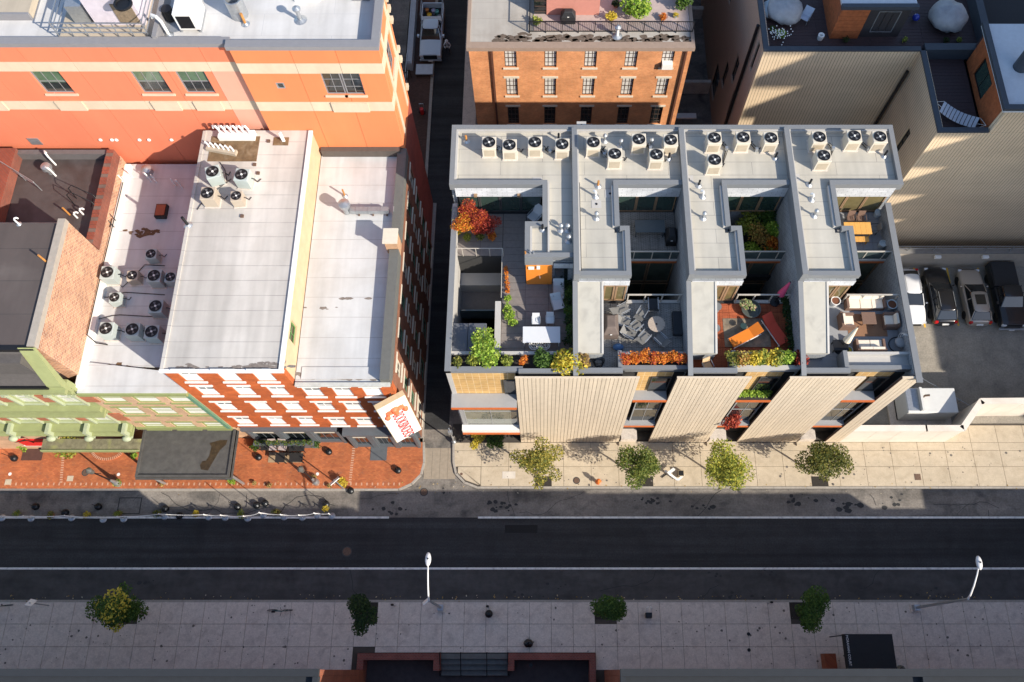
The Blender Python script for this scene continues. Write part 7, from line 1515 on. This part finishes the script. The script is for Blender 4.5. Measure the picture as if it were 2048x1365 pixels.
def umb(px0,py0,z0,px1,py1,z1,label,m):
    a=Vector((*W(px0,py0,z0),z0)); b=Vector((*W(px1,py1,z1),z1)); t = T('closed_umbrella',label,'umbrella',a); MB().tube([a,a+(b-a)*1.04],.03,8).obj('pole', blackm, t)
    MB().tube([a+(b-a)*.42,a+(b-a)*.5,a+(b-a)*.75,b],[.24,.22,.14,.05],10).obj('canopy', m, t); MB().lathe(a.x,a.y,[(.3,z0),(.3,z0+.08),(.05,z0+.14)],14).obj('base', blackm, t)
umb(1549,605,ZL,1580,565,ZL+2.1,'closed pink umbrella leaning by the party wall',mat('pink_canvas',(0.65,0.07,0.16),.7)); umb(1678,700,ZL,1715,655,ZL+2.0,'closed cream umbrella on the grey terrace',mat('cream_canvas',(0.7,0.6,0.45),.8))
for i in range(7): sh2(1570+i*2.5,605+i*15,ZL,.5,DKGREEN,300,'dark climbing plant against the party wall of the red deck, %s from the back' % ORD[i],.12,150+i,6)
for i,(px,c) in enumerate([(1465,OLIVE),(1482,[(0.25,0.1,0.03),(0.45,0.25,0.06),(0.4,0.4,0.08)]),(1500,YELLOW),(1518,YGREEN),(1536,YELLOW),(1553,YGREEN),(1568,LIME),(1592,RED)]): sh2(px,722,zp-.15,.68,c,460,'grassy planting in the third terrace planter, %s from the left' % ORD[i],.14,160+i,6)
x,y = W(1415,735,ZL+.45); chair('tan folding chair on the small red recess balcony',1415,732,ZL,.4,mat('tan_canvas',(0.55,0.38,0.22),.8),galv,s=1.1)
for i,(px,py) in enumerate([(1435,612),(1432,655)]): x,y = W(px,py,ZL+.6); t = T('side_stool','round grey stool at the edge of the red deck, %s one' % ['rear','front'][i],'stool',(x,y,ZL)); MB().lathe(x,y,[(.2,ZL),(.14,ZL+.3),(.27,ZL+.5),(.27,ZL+.55),(.01,ZL+.55)],16).obj('stool', mat('grey_stool',(0.15,0.16,0.17),.5), t)
x,y = W(1487,652,ZL+.4); t = T('side_table','small glass topped table between the loungers','table',(x,y,ZL)); MB().cyl(x,y,ZL+.4,ZL+.43,.2,16).obj('top', grglass, t); MB().cyl(x,y,ZL,ZL+.4,.03,8).obj('leg', blackm, t)
for i,(px,py,z,r,c) in enumerate([(1488,425,12.3,.9,YGREEN),(1515,432,12.2,.9,OLIVE),(1495,460,12.2,1.0,YGREEN),(1540,470,12.2,.9,LIME),(1512,488,12.2,1.0,[(0.2,0.1,0.02),(0.45,0.25,0.06),(0.3,0.3,0.06)]),(1540,495,12.3,.7,ORANGE),(1530,450,12.2,.9,GREEN),(1500,512,12,.8,LIME),(1535,510,12,.7,YGREEN),(1530,412,12.2,.9,OLIVE),(1530,560,6,.8,LIME),(1480,395,12.2,.7,GREEN)]): sh2(px,py,z,r,c,560,'lush planting filling the garden court of the third house, clump %s' % ORD[i],.16,180+i,9)
# terrace 4
wick = mat('brown_wicker',(0.17,0.10,0.07),.8,var=.15,scale=14); crm = mat('cream_cushion',(0.74,0.65,0.53),.85,var=.04)
def sofa(label,px,py,w_,seats,rz,name='sofa',cat='sofa'):
    x,y = W(px,py,ZL+.45); t = T(name,label,cat,(0,0,0)); d_=.85
    BX(-w_/2,w_/2,-d_/2,d_/2,.0,.3).obj('base', wick, t); BX(-w_/2,w_/2,d_/2-.14,d_/2,.301,.72).obj('backrest', wick, t)
    for s in (-1,1): BX(*sorted((s*w_/2,s*(w_/2-.14))),-d_/2,d_/2-.141,.301,.58).obj('armrest', wick, t)
    sw=(w_-.28)/seats
    for k in range(seats):
        x0=-w_/2+.14+sw*k; BX(x0+.01,x0+sw-.01,-d_/2+.02,d_/2-.3,.302,.45).obj('seat_cushion', crm, t, bevel=.03); MB().hexa([(x0+.01,d_/2-.3,.4),(x0+sw-.01,d_/2-.3,.4),(x0+sw-.01,d_/2-.15,.4),(x0+.01,d_/2-.15,.4)],[(x0+.01,d_/2-.24,.8),(x0+sw-.01,d_/2-.24,.8),(x0+sw-.01,d_/2-.1,.8),(x0+.01,d_/2-.1,.8)]).obj('back_cushion', crm, t)
    t.location=(x,y,ZL); t.rotation_euler=(0,0,rz)
sofa('three seat wicker sofa with cream cushions by the glass rail',1731,603,2.4,3,0); sofa('wicker armchair with cream cushion left of the coffee table',1694,641,.95,1,1.57,'armchair','armchair'); sofa('wicker armchair right of the coffee table in the shade',1783,640,.95,1,-1.57,'armchair','armchair'); sofa('wicker loveseat with cream cushions against the front rail',1741,692,1.75,2,3.14)
table('square brown wicker coffee table on the brown rug',1738,636,ZL,.85,.8,.4,wick,'coffee_table',0,None)
a = W(1668,673,ZL); b = W(1768,628,ZL); tag(BX(a[0]+.9,b[0],a[1],b[1],ZL+.005,ZL+.016).obj('rug', mat('brown_rug',(0.25,0.13,0.07),.95,var=.1)), 'plain brown rug under the coffee table', 'rug')
for i,(px,py,r,lab) in enumerate([(1672,601,.3,'white pot with dry soil left of the sofa'),(1785,608,.32,'pale blue pot right of the sofa'),(1668,578,.28,'white rimmed pot by the window of the end house'),(1700,697,.24,'small white bowl with yellow flowers left of the loveseat')]):
    x,y = W(px,py,ZL+.5); t = T('plant_pot',lab,'pot',(x,y,ZL)); h_=.5 if i<3 else .3; MB().lathe(x,y,[(r*.7,ZL),(r,ZL+h_),(r*.86,ZL+h_),(r*.82,ZL+h_-.08),(.01,ZL+h_-.08)],18).obj('pot', mat('blue_white_glaze',(0.5,0.56,0.58),.3) if i else white, t); MB().cyl(x,y,ZL+h_-.08,ZL+h_-.05,r*.8,16).obj('soil', mat('red_soil',(0.16,0.06,0.03),1) if i!=3 else leafmat('litterp',YELLOW), t)
x,y = W(1802,684,ZL+.5); t = T('egg_chair','white framed wire egg chair with grey cushion in the corner','chair',(x,y,ZL))
for k in range(9): a_=-1.2+2.4*k/8; MB().tube([(x+.45*math.sin(b_)*math.cos(a_+.6)*1.0+0, y+.45*math.sin(b_)*math.sin(a_+.6), ZL+.75-.5*math.cos(b_)) for b_ in [0.2+2.6*j/8 for j in range(9)]],.016,4).obj('wire', white, t)
MB().tube([(x+.55*math.cos(6.2832*k/20),y+.5*math.sin(6.2832*k/20),ZL+.04) for k in range(21)],.03,6).obj('base_ring', blackm, t); MB().ball((x,y,ZL+.45),.36,10,6,(1,1,.4)).obj('cushion', mat('grey_cushion',(0.3,0.3,0.3),.8), t, smooth=True)
MB().tube([(x+.55*math.cos(a_),y+.5*math.sin(a_),ZL+1.2) for a_ in [-.8+2.2*k/10 for k in range(11)]],.03,6).obj('rim', white, t)
# folded chair black + fire grate by umbrella
t = table('black framed glass side table by the closed cream umbrella',1682,690,ZL,.9,.7,.5,blackm,'side_table')
# dining set on the rear balcony
wd = mat('honey_wood',(0.66,0.34,0.08),.6,var=.12,scale=5)
table('honey coloured slatted dining table on the rear balcony of the end house',1716,456,ZL,1.7,.85,.74,wd,'dining_table',0,None,5); t = table('honey coloured bench in front of the dining table',1722,478,ZL,1.0,.38,.45,wd,'bench',0,None,3); t['category']='bench'
chair('brown chair behind the wooden dining table, left one',1702,438,ZL,0,wick); chair('brown chair behind the wooden dining table, right one',1722,438,ZL,0,wick); chair('dark chair at the right end of the wooden dining table',1748,458,ZL,-1.57,gsl,blackm)
for i,(px,py) in enumerate([(1757,425),(1766,487)]): x,y=W(px,py,ZL+.4); t=T('plant_pot','pale pot on the rear balcony of the end house, %s one' % ['rear','front'][i],'pot',(x,y,ZL)); MB().lathe(x,y,[(.18,ZL),(.25,ZL+.45),(.21,ZL+.45),(.2,ZL+.36),(.01,ZL+.36)],14).obj('pot', mat('blue_white_glaze',(0.5,0.56,0.58),.3), t)
for i,(px,py,s) in enumerate([(1668,712,5),(1320,560,6),(1700,570,6)]): pass
sh2(1680,728,ZL-.3,.25,LIME,60,'scraggly small plant in the third recess balcony',.1,200,3)
for i,(px,py) in enumerate([(1330,555),(1300,562),(1722,558)]): sh2(px,py,3.3,.9,DKGREEN,300,'dim shrub at the bottom of the courtyard, %s from the left' % ORD[i],.16,203+i,6)

for i,(pts) in enumerate([[(990,297),(1000,303),(1008,297)],[(1090,300),(1100,306),(1112,303)],[(1200,300),(1208,312),(1217,318)],[(1293,290),(1300,300),(1302,318)],[(1446,290),(1452,300),(1444,330)],[(1502,290),(1512,302),(1528,292)],[(1655,288),(1664,300),(1656,322)],[(1722,287),(1735,300),(1748,290)]]):
    P = [(*W(x,y,ZD), ZD+.04) for x,y in pts]; t = T('refrigerant_pipes','black pipe run between condensers on the condo roof, %s from the left' % ORD[i],'pipe',P[0],'pipe runs between the condo condensers')
    MB().tube(P,.035,5).obj('pipe', blackm, t); x,y,z = P[1]; BX(x-.09,x+.09,y-.09,y+.09,ZD-.01,ZD+.3).obj('junction_box', galv, t); MB().tube([(P[0][0]+.1,P[0][1]+.08,z),(x+.15,y+.12,z+.01),(P[2][0]+.08,P[2][1]+.1,z)],.025,5).obj('cable', blackm, t)
# road cracks and tar lines
rc_ = random.Random(12); cm2 = MB()
def crack(x, y, a, n, w_=.012):
    for _ in range(n):
        l = rc_.uniform(.25,.6); a += rc_.gauss(0,.35); x1 = x+l*math.cos(a); y1 = y+l*math.sin(a)
        if not (YS+.1 < min(y,y1) and max(y,y1) < YN-.1): break
        nx, ny = -math.sin(a)*w_, math.cos(a)*w_; z = 0.0075+_*.00005
        cm2.sheet([(x+nx,y+ny,z),(x-nx,y-ny,z),(x1-nx,y1-ny,z),(x1+nx,y1+ny,z)]); x, y = x1, y1
for k in range(26): crack(rc_.uniform(-36,36), rc_.uniform(YS+.3,YN-.3), rc_.choice([0,3.14,1.57])+rc_.gauss(0,.2), rc_.randint(5,22), rc_.uniform(.008,.02))
cm2.obj('road_cracks', mat('tar', (0.012,0.012,0.012), .5), kind='stuff')
for i,(p0,p1) in enumerate([((1010,1050),(1075,1066))]):
    a_ = W(*p0); b_ = W(*p1); tag(MB().box(a_[0],b_[0],b_[1],a_[1],.0065,.0085).obj('asphalt_patch', mat('asphalt_patch_%d'%(i%2),((0.012,0.012,0.013),(0.05,0.048,0.045))[i%2],.9,var=.25,scale=6)), 'small dark rectangular asphalt repair below the right road line', 'road repair')
# ================= VEHICLES =================
carglass = glassmat('car_glass',(0.012,0.014,0.016),.03); tyre = mat('tyre',(0.015,0.015,0.016),.85,var=0); rim_m = mat('alloy_rim',(0.35,0.35,0.36),.3,.8,var=0); redlt = mat('tail_red',(0.5,0.01,0.01),.2,var=0); lamp_m = mat('headlamp_clear',(0.6,0.62,0.65),.1,var=0)
def paint(name, col, coat=.8): return mat(name, col, .3, 0.2 if max(col) < .6 else 0.0, var=0, coat=coat)
def loft(sts, prof):          # sts: (y, halfwidth, ztop); prof(w,zt)-> list of (x,z) from side bottom to centre
    mb = MB(); rows = []
    for y, w_, zt in sts:
        p = prof(w_, zt); rows.append([(x,y,z) for x,z in p] + [(-x,y,z) for x,z in reversed(p[:-1])])
    n = len(rows[0]); vs = [q for r_ in rows for q in r_]; fs = []
    for j in range(len(rows)-1):
        for i in range(n-1): fs.append((j*n+i, j*n+i+1, (j+1)*n+i+1, (j+1)*n+i))
        fs.append((j*n+n-1, j*n, (j+1)*n, (j+1)*n+n-1))
    fs.append(tuple(range(n-1,-1,-1))); fs.append(tuple(range((len(rows)-1)*n, len(rows)*n)))
    return mb.add(vs, fs)
def smooth_obj(o, lv=1):
    o.data.polygons.foreach_set('use_smooth', [True]*len(o.data.polygons)); s_ = o.modifiers.new('sub','SUBSURF'); s_.levels = s_.render_levels = lv
def wheels(t, L_, Wd, r=.35, fy=.32, ry=.30):
    for yy in (-L_*fy, L_*ry):
        for s in (-1,1):
            c = Matrix.Translation((s*(Wd/2-.12), yy, r)) @ Matrix.Rotation(math.pi/2,4,'Y'); w_ = MB().lathe(0,0,[(r*.62,-.11),(r*.94,-.11),(r,-.07),(r,.07),(r*.94,.11),(r*.62,.11)],20); w_.v = [tuple(c @ Vector(v)) for v in w_.v]; wo = w_.obj('wheel', tyre, t)
            q = MB().lathe(0,0,[(.06,-.09),(r*.6,-.1),(r*.6,.1),(.06,.09)],16); q.v = [tuple(c @ Vector(v)) for v in q.v]; q.obj('rim', rim_m, wo)
def car(name, label, cat, px, py, rz, col, L_=4.7, Wd=1.86, Hh=1.6, sunroof=False, sedan=False, rails=None):
    x,y = W(px,py,.8); t = T(name, label, cat, (0,0,0)); P = paint('paint_'+name+str(int(col[0]*1000)), col)
    prof = lambda w_,zt: [(w_*.90,.22),(w_*.99,.35),(w_*1.0,.6),(w_*.985,zt-.18),(w_*.90,zt-.04),(w_*.6,zt),(0,zt+.02)]
    hw = Wd/2; fz = .02
    sts = [(-L_*.5,hw*.62,.66),(-L_*.485,hw*.84,.78),(-L_*.44,hw*.96,.88),(-L_*.3,hw,.98),(-L_*.18,hw,1.03),(L_*.1,hw,1.05),(L_*.38,hw*.99,1.06),(L_*.46,hw*.94,1.04),(L_*.49,hw*.84,.95),(L_*.5,hw*.7,.75)]
    b = loft(sts, prof).obj('body', P, t); smooth_obj(b)
    rf, rb = (-.02*L_, .30*L_) if not sedan else (-.0*L_,.22*L_)
    gb = [(-.85*hw,-.20*L_,1.0),(.85*hw,-.20*L_,1.0),(.87*hw,.46*L_,1.02),(-.87*hw,.46*L_,1.02)]; gt = [(-.66*hw,rf,Hh-.05),(.66*hw,rf,Hh-.05),(.64*hw,rb+.04*L_,Hh-.06),(-.64*hw,rb+.04*L_,Hh-.06)]
    MB().hexa(gb, gt).obj('windows', carglass, t, bevel=.06)
    rs_ = [(rf-.02,hw*.60,Hh-.03),(rf+.2,hw*.69,Hh),( (rf+rb)/2,hw*.70,Hh+.02),(rb,hw*.68,Hh-.0),(rb+.05*L_,hw*.62,Hh-.04)]
    r_ = loft(rs_, lambda w_,zt: [(w_*.98,zt-.05),(w_,zt-.03),(w_*.9,zt+.0),(w_*.5,zt+.025),(0,zt+.03)]).obj('roof', P, t); smooth_obj(r_)
    for s in (-1,1):   # pillars
        for a_, b_ in (((s*.85*hw,-.20*L_,1.01),(s*.67*hw,rf,Hh-.03)),((s*.86*hw,.1*L_,1.03),(s*.68*hw,.1*L_,Hh-.03)),((s*.87*hw,.45*L_,1.03),(s*.66*hw,rb+.03*L_,Hh-.03))): MB().tube([a_,b_],.035,6).obj('pillar', P, t)
        MB().ball((s*(hw+.1),-.15*L_,1.02),.11,8,6,(1,.6,.7)).obj('mirror', P, t)
        MB().tube([(s*.87*hw,-.19*L_,1.04),(s*.88*hw,.42*L_,1.06)],.012,5).obj('chrome_strip', galv, t)
        MB().tube([(s*.60*hw,rf+.2,Hh+.05),(s*.60*hw,rb-.1,Hh+.05)],.02,5).obj('roof_rail', galv, t)
        MB().box(*sorted((s*hw*.60,s*hw*.9)),-.492*L_,-.455*L_,.66,.78).obj('headlight', lamp_m, t, bevel=.02); MB().box(*sorted((s*hw*.68,s*hw*.93)),.462*L_,.497*L_,.72,.98).obj('tail_light', redlt, t, bevel=.02)
    if sunroof: BX(-.42*hw,.42*hw,rf+.3,rf+1.15,Hh+.035,Hh+.055).obj('sunroof', carglass, t, bevel=.01)
    MB().box(-.26,.26,.497*L_,.515*L_,.62,.74).obj('number_plate', white, t); MB().box(-.5,.5,-.512*L_,-.495*L_,.4,.62).obj('grille', blackm, t)
    wheels(t, L_, Wd); t.location = (x,y,0.006); t.rotation_euler = (0,0,rz); return t
car('parked_car','black estate car with red tail lights parked in the second bay','car',1881,590,math.pi,(0.01,0.01,0.012),4.9,1.9,1.62)
car('parked_car','champagne coloured car with a dark sunroof parked in the third bay','car',1949,592,math.pi,(0.42,0.36,0.30),4.8,1.86,1.5,True)
car('parked_car','white car half hidden behind the condo wall','car',1822,592,0,(0.7,0.7,0.7),4.7,1.86,1.5)
def pickup(label, px, py, rz, col, L_=5.6, rack=False, capd=False):
    x,y = W(px,py,.8); t = T('pickup_truck', label, 'pickup truck', (0,0,0)); P = paint('paint_pickup'+str(int(col[0]*100)), col, .5); hw=1.0
    prof = lambda w_,zt: [(w_*.92,.4),(w_*1.0,.5),(w_*1.0,.8),(w_*.99,zt-.15),(w_*.93,zt-.03),(w_*.5,zt),(0,zt+.01)]
    b = loft([(-L_*.5,hw*.86,.98),(-L_*.49,hw*.94,1.08),(-L_*.44,hw*.98,1.14),(-L_*.26,hw,1.2),(-L_*.22,hw,1.22),(L_*.09,hw,1.22),(L_*.1,hw,1.2)], prof).obj('body', P, t, bevel=.03)
    MB().hexa([(-.88,-.235*L_,1.2),(.88,-.235*L_,1.2),(.88,.085*L_,1.2),(-.88,.085*L_,1.2)],[(-.72,-.11*L_,1.82),(.72,-.11*L_,1.82),(.73,.06*L_,1.82),(-.73,.06*L_,1.82)]).obj('windows', carglass, t, bevel=.05)
    o = loft([(-.12*L_,.70,1.83),(-.09*L_,.76,1.87),(.04*L_,.77,1.88),(.075*L_,.74,1.84)], lambda w_,zt: [(w_,zt-.05),(w_*.97,zt),(w_*.5,zt+.02),(0,zt+.03)]).obj('roof', P, t); smooth_obj(o)
    for s in (-1,1):
        BX(*sorted((s*hw,s*(hw-.1))),.105*L_,.5*L_,.5,1.22).obj('bed_side', P, t, bevel=.02)
        for a_,b_ in (((s*.89,-.235*L_,1.2),(s*.73,-.11*L_,1.84)),((s*.89,-.07*L_,1.2),(s*.75,-.05*L_,1.84)),((s*.89,.08*L_,1.2),(s*.74,.06*L_,1.84))): MB().tube([a_,b_],.04,6).obj('pillar', P, t)
        MB().box(*sorted((s*1.02,s*1.22)),-.19*L_,-.15*L_,1.2,1.4).obj('mirror', P, t, bevel=.02); MB().box(*sorted((s*.62,s*.94)),-.508*L_,-.48*L_,.85,1.05).obj('headlight', lamp_m, t)
    BX(-.9,.9,.105*L_,.5*L_,.55,.62).obj('bed_floor', blackm, t); BX(-.9,.9,.485*L_,.5*L_,.621,1.2).obj('tailgate', P, t); MB().box(-.6,.6,-.512*L_,-.5*L_,.6,1.02).obj('grille', blackm, t); MB().box(-.98,.98,-.53*L_,-.5*L_,.42,.58).obj('bumper', galv, t, bevel=.03); MB().box(-.2,.2,-.54*L_,-.531*L_,.45,.56).obj('number_plate', white, t)
    wheels(t, L_, 2.0, .4, .33, .30)
    if capd: BX(-.94,.94,.1*L_,.5*L_,1.2,1.3).obj('bed_cover', mat('tonneau',(0.02,0.022,0.026),.6), t, bevel=.04)
    if rack:
        BX(-.92,.92,.11*L_,.2*L_,1.0,1.38).obj('tool_box', mat('tool_box_white',(0.6,0.62,0.64),.5), t, bevel=.02)
        for s in (-.95,.95): MB().tube([(s,.12*L_,1.2),(s,.12*L_,1.95),(s,.48*L_,1.95),(s,.48*L_,1.2)],.035,6).obj('ladder_rack', galv, t)
    t.location=(x,y,.0); t.rotation_euler=(0,0,rz); return t
pickup('dark blue black pickup with covered bed at the right edge of the car park',2012,590,0,(0.015,0.018,0.024),5.4,False,True)
pk = pickup('white work pickup loaded with tools in the dark alley',864,62,0.0,(0.55,0.66,0.76),5.9,True)
x,y = pk.location.x, pk.location.y
for i,(dx,dy,c,lab,r) in enumerate([(-.3,1.7,(0.7,0.45,0.02),'yellow cone shaped tool in the truck bed',.22),(.35,2.1,(0.1,0.35,0.33),'pale green bucket in the truck bed',.2),(.05,2.2,(0.35,0.35,0.5),'lilac bucket in the truck bed',.2),(-.55,2.3,(0.5,0.2,0.05),'orange bucket in the truck bed',.18),(.6,1.5,(0.3,0.32,0.33),'grey bucket in the truck bed',.18)]):
    tag(MB().lathe(x+dx,y+dy,[(r*.7,.62),(r,1.05),(r*.85,1.05),(r*.8,.98),(.01,.98)],12).obj('bucket', mat('bucket%d'%i,c,.5)), lab, 'bucket')
# person in the alley
def person(px, py, rz, label):
    x,y = W(px,py,0); t = T('person', label, 'person', (0,0,0))
    J = {'pel':((0,0,.95),.13),'sp':((0,.0,1.15),.13),'ch':((0,0,1.36),.15),'nk':((0,0,1.5),.06),'hd':((0,-.02,1.64),.095),'ht':((0,-.02,1.74),.075)}
    for s,k in ((-1,'l'),(1,'r')): J.update({k+'sh':((s*.19,0,1.42),.07),k+'el':((s*.3,-.02,1.16),.048),k+'wr':((s*.2,-.2,1.06),.035),k+'ha':((s*.15,-.27,1.05),.04),k+'hip':((s*.1,0,.9),.1),k+'kn':((s*.12,-.06*s,.5),.065),k+'an':((s*.13,.08*s,.1),.045),k+'to':((s*.14,.08*s-.16,.05),.04)})
    E_ = [('pel','sp'),('sp','ch'),('ch','nk'),('nk','hd'),('hd','ht')]
    for k in 'lr': E_ += [('ch',k+'sh'),(k+'sh',k+'el'),(k+'el',k+'wr'),(k+'wr',k+'ha'),('pel',k+'hip'),(k+'hip',k+'kn'),(k+'kn',k+'an'),(k+'an',k+'to')]
    keys = list(J); me = bpy.data.meshes.new('body'); me.from_pydata([J[k][0] for k in keys], [(keys.index(a),keys.index(b)) for a,b in E_], []); o = bpy.data.objects.new('body', me); C.objects.link(o); o.parent = t
    sk = o.modifiers.new('skin','SKIN'); me.skin_vertices[0] if me.skin_vertices else None
    if not me.skin_vertices:
        bpy.context.view_layer.objects.active = o
    for i,k in enumerate(keys): me.skin_vertices[0].data[i].radius = (J[k][1],)*2; me.skin_vertices[0].data[i].use_root = (k=='pel')
    sb = o.modifiers.new('sub','SUBSURF'); sb.levels = sb.render_levels = 2
    pants = mat('dark_work_trousers',(0.02,0.022,0.03),.9); shirt = mat('white_shirt',(0.62,0.64,0.66),.9)
    m = bpy.data.materials.new('clothed_body'); m.use_nodes = True; N=m.node_tree.nodes; Lk=m.node_tree.links; tc=N.new('ShaderNodeTexCoord'); sp=N.new('ShaderNodeSeparateXYZ'); Lk.new(tc.outputs['Object'],sp.inputs[0]); cr=N.new('ShaderNodeValToRGB'); cr.color_ramp.interpolation='CONSTANT'; dv=N.new('ShaderNodeMath'); dv.operation='DIVIDE'; dv.inputs[1].default_value=2; Lk.new(sp.outputs[2],dv.inputs[0]); Lk.new(dv.outputs[0],cr.inputs[0]); e=cr.color_ramp.elements
    e[0].color=(0.03,0.02,0.015,1); e[1].position=.06; e[1].color=(0.02,0.022,0.03,1); q=e.new(.475); q.color=(0.6,0.62,0.65,1); q=e.new(.755); q.color=(0.4,0.24,0.17,1); Lk.new(cr.outputs[0],N['Principled BSDF'].inputs[0]); me.materials.append(m)
    MB().lathe(0,-.02,[(.15,1.68),(.155,1.7),(.12,1.72),(.115,1.78),(.07,1.84),(.01,1.86)],16).obj('hard_hat', mat('hat_white',(0.65,0.67,0.7),.3), t)
    MB().box(-.13,-.06,-.14,.14,1.2,1.47).box(.06,.13,-.14,.14,1.2,1.47).obj('braces', mat('navy_strap',(0.03,0.05,0.09),.8), t)
    t.location=(x,y,0); t.rotation_euler=(0,0,rz)
person(897,108,.0,'person in a white hard hat and pale shirt standing beside the white pickup')
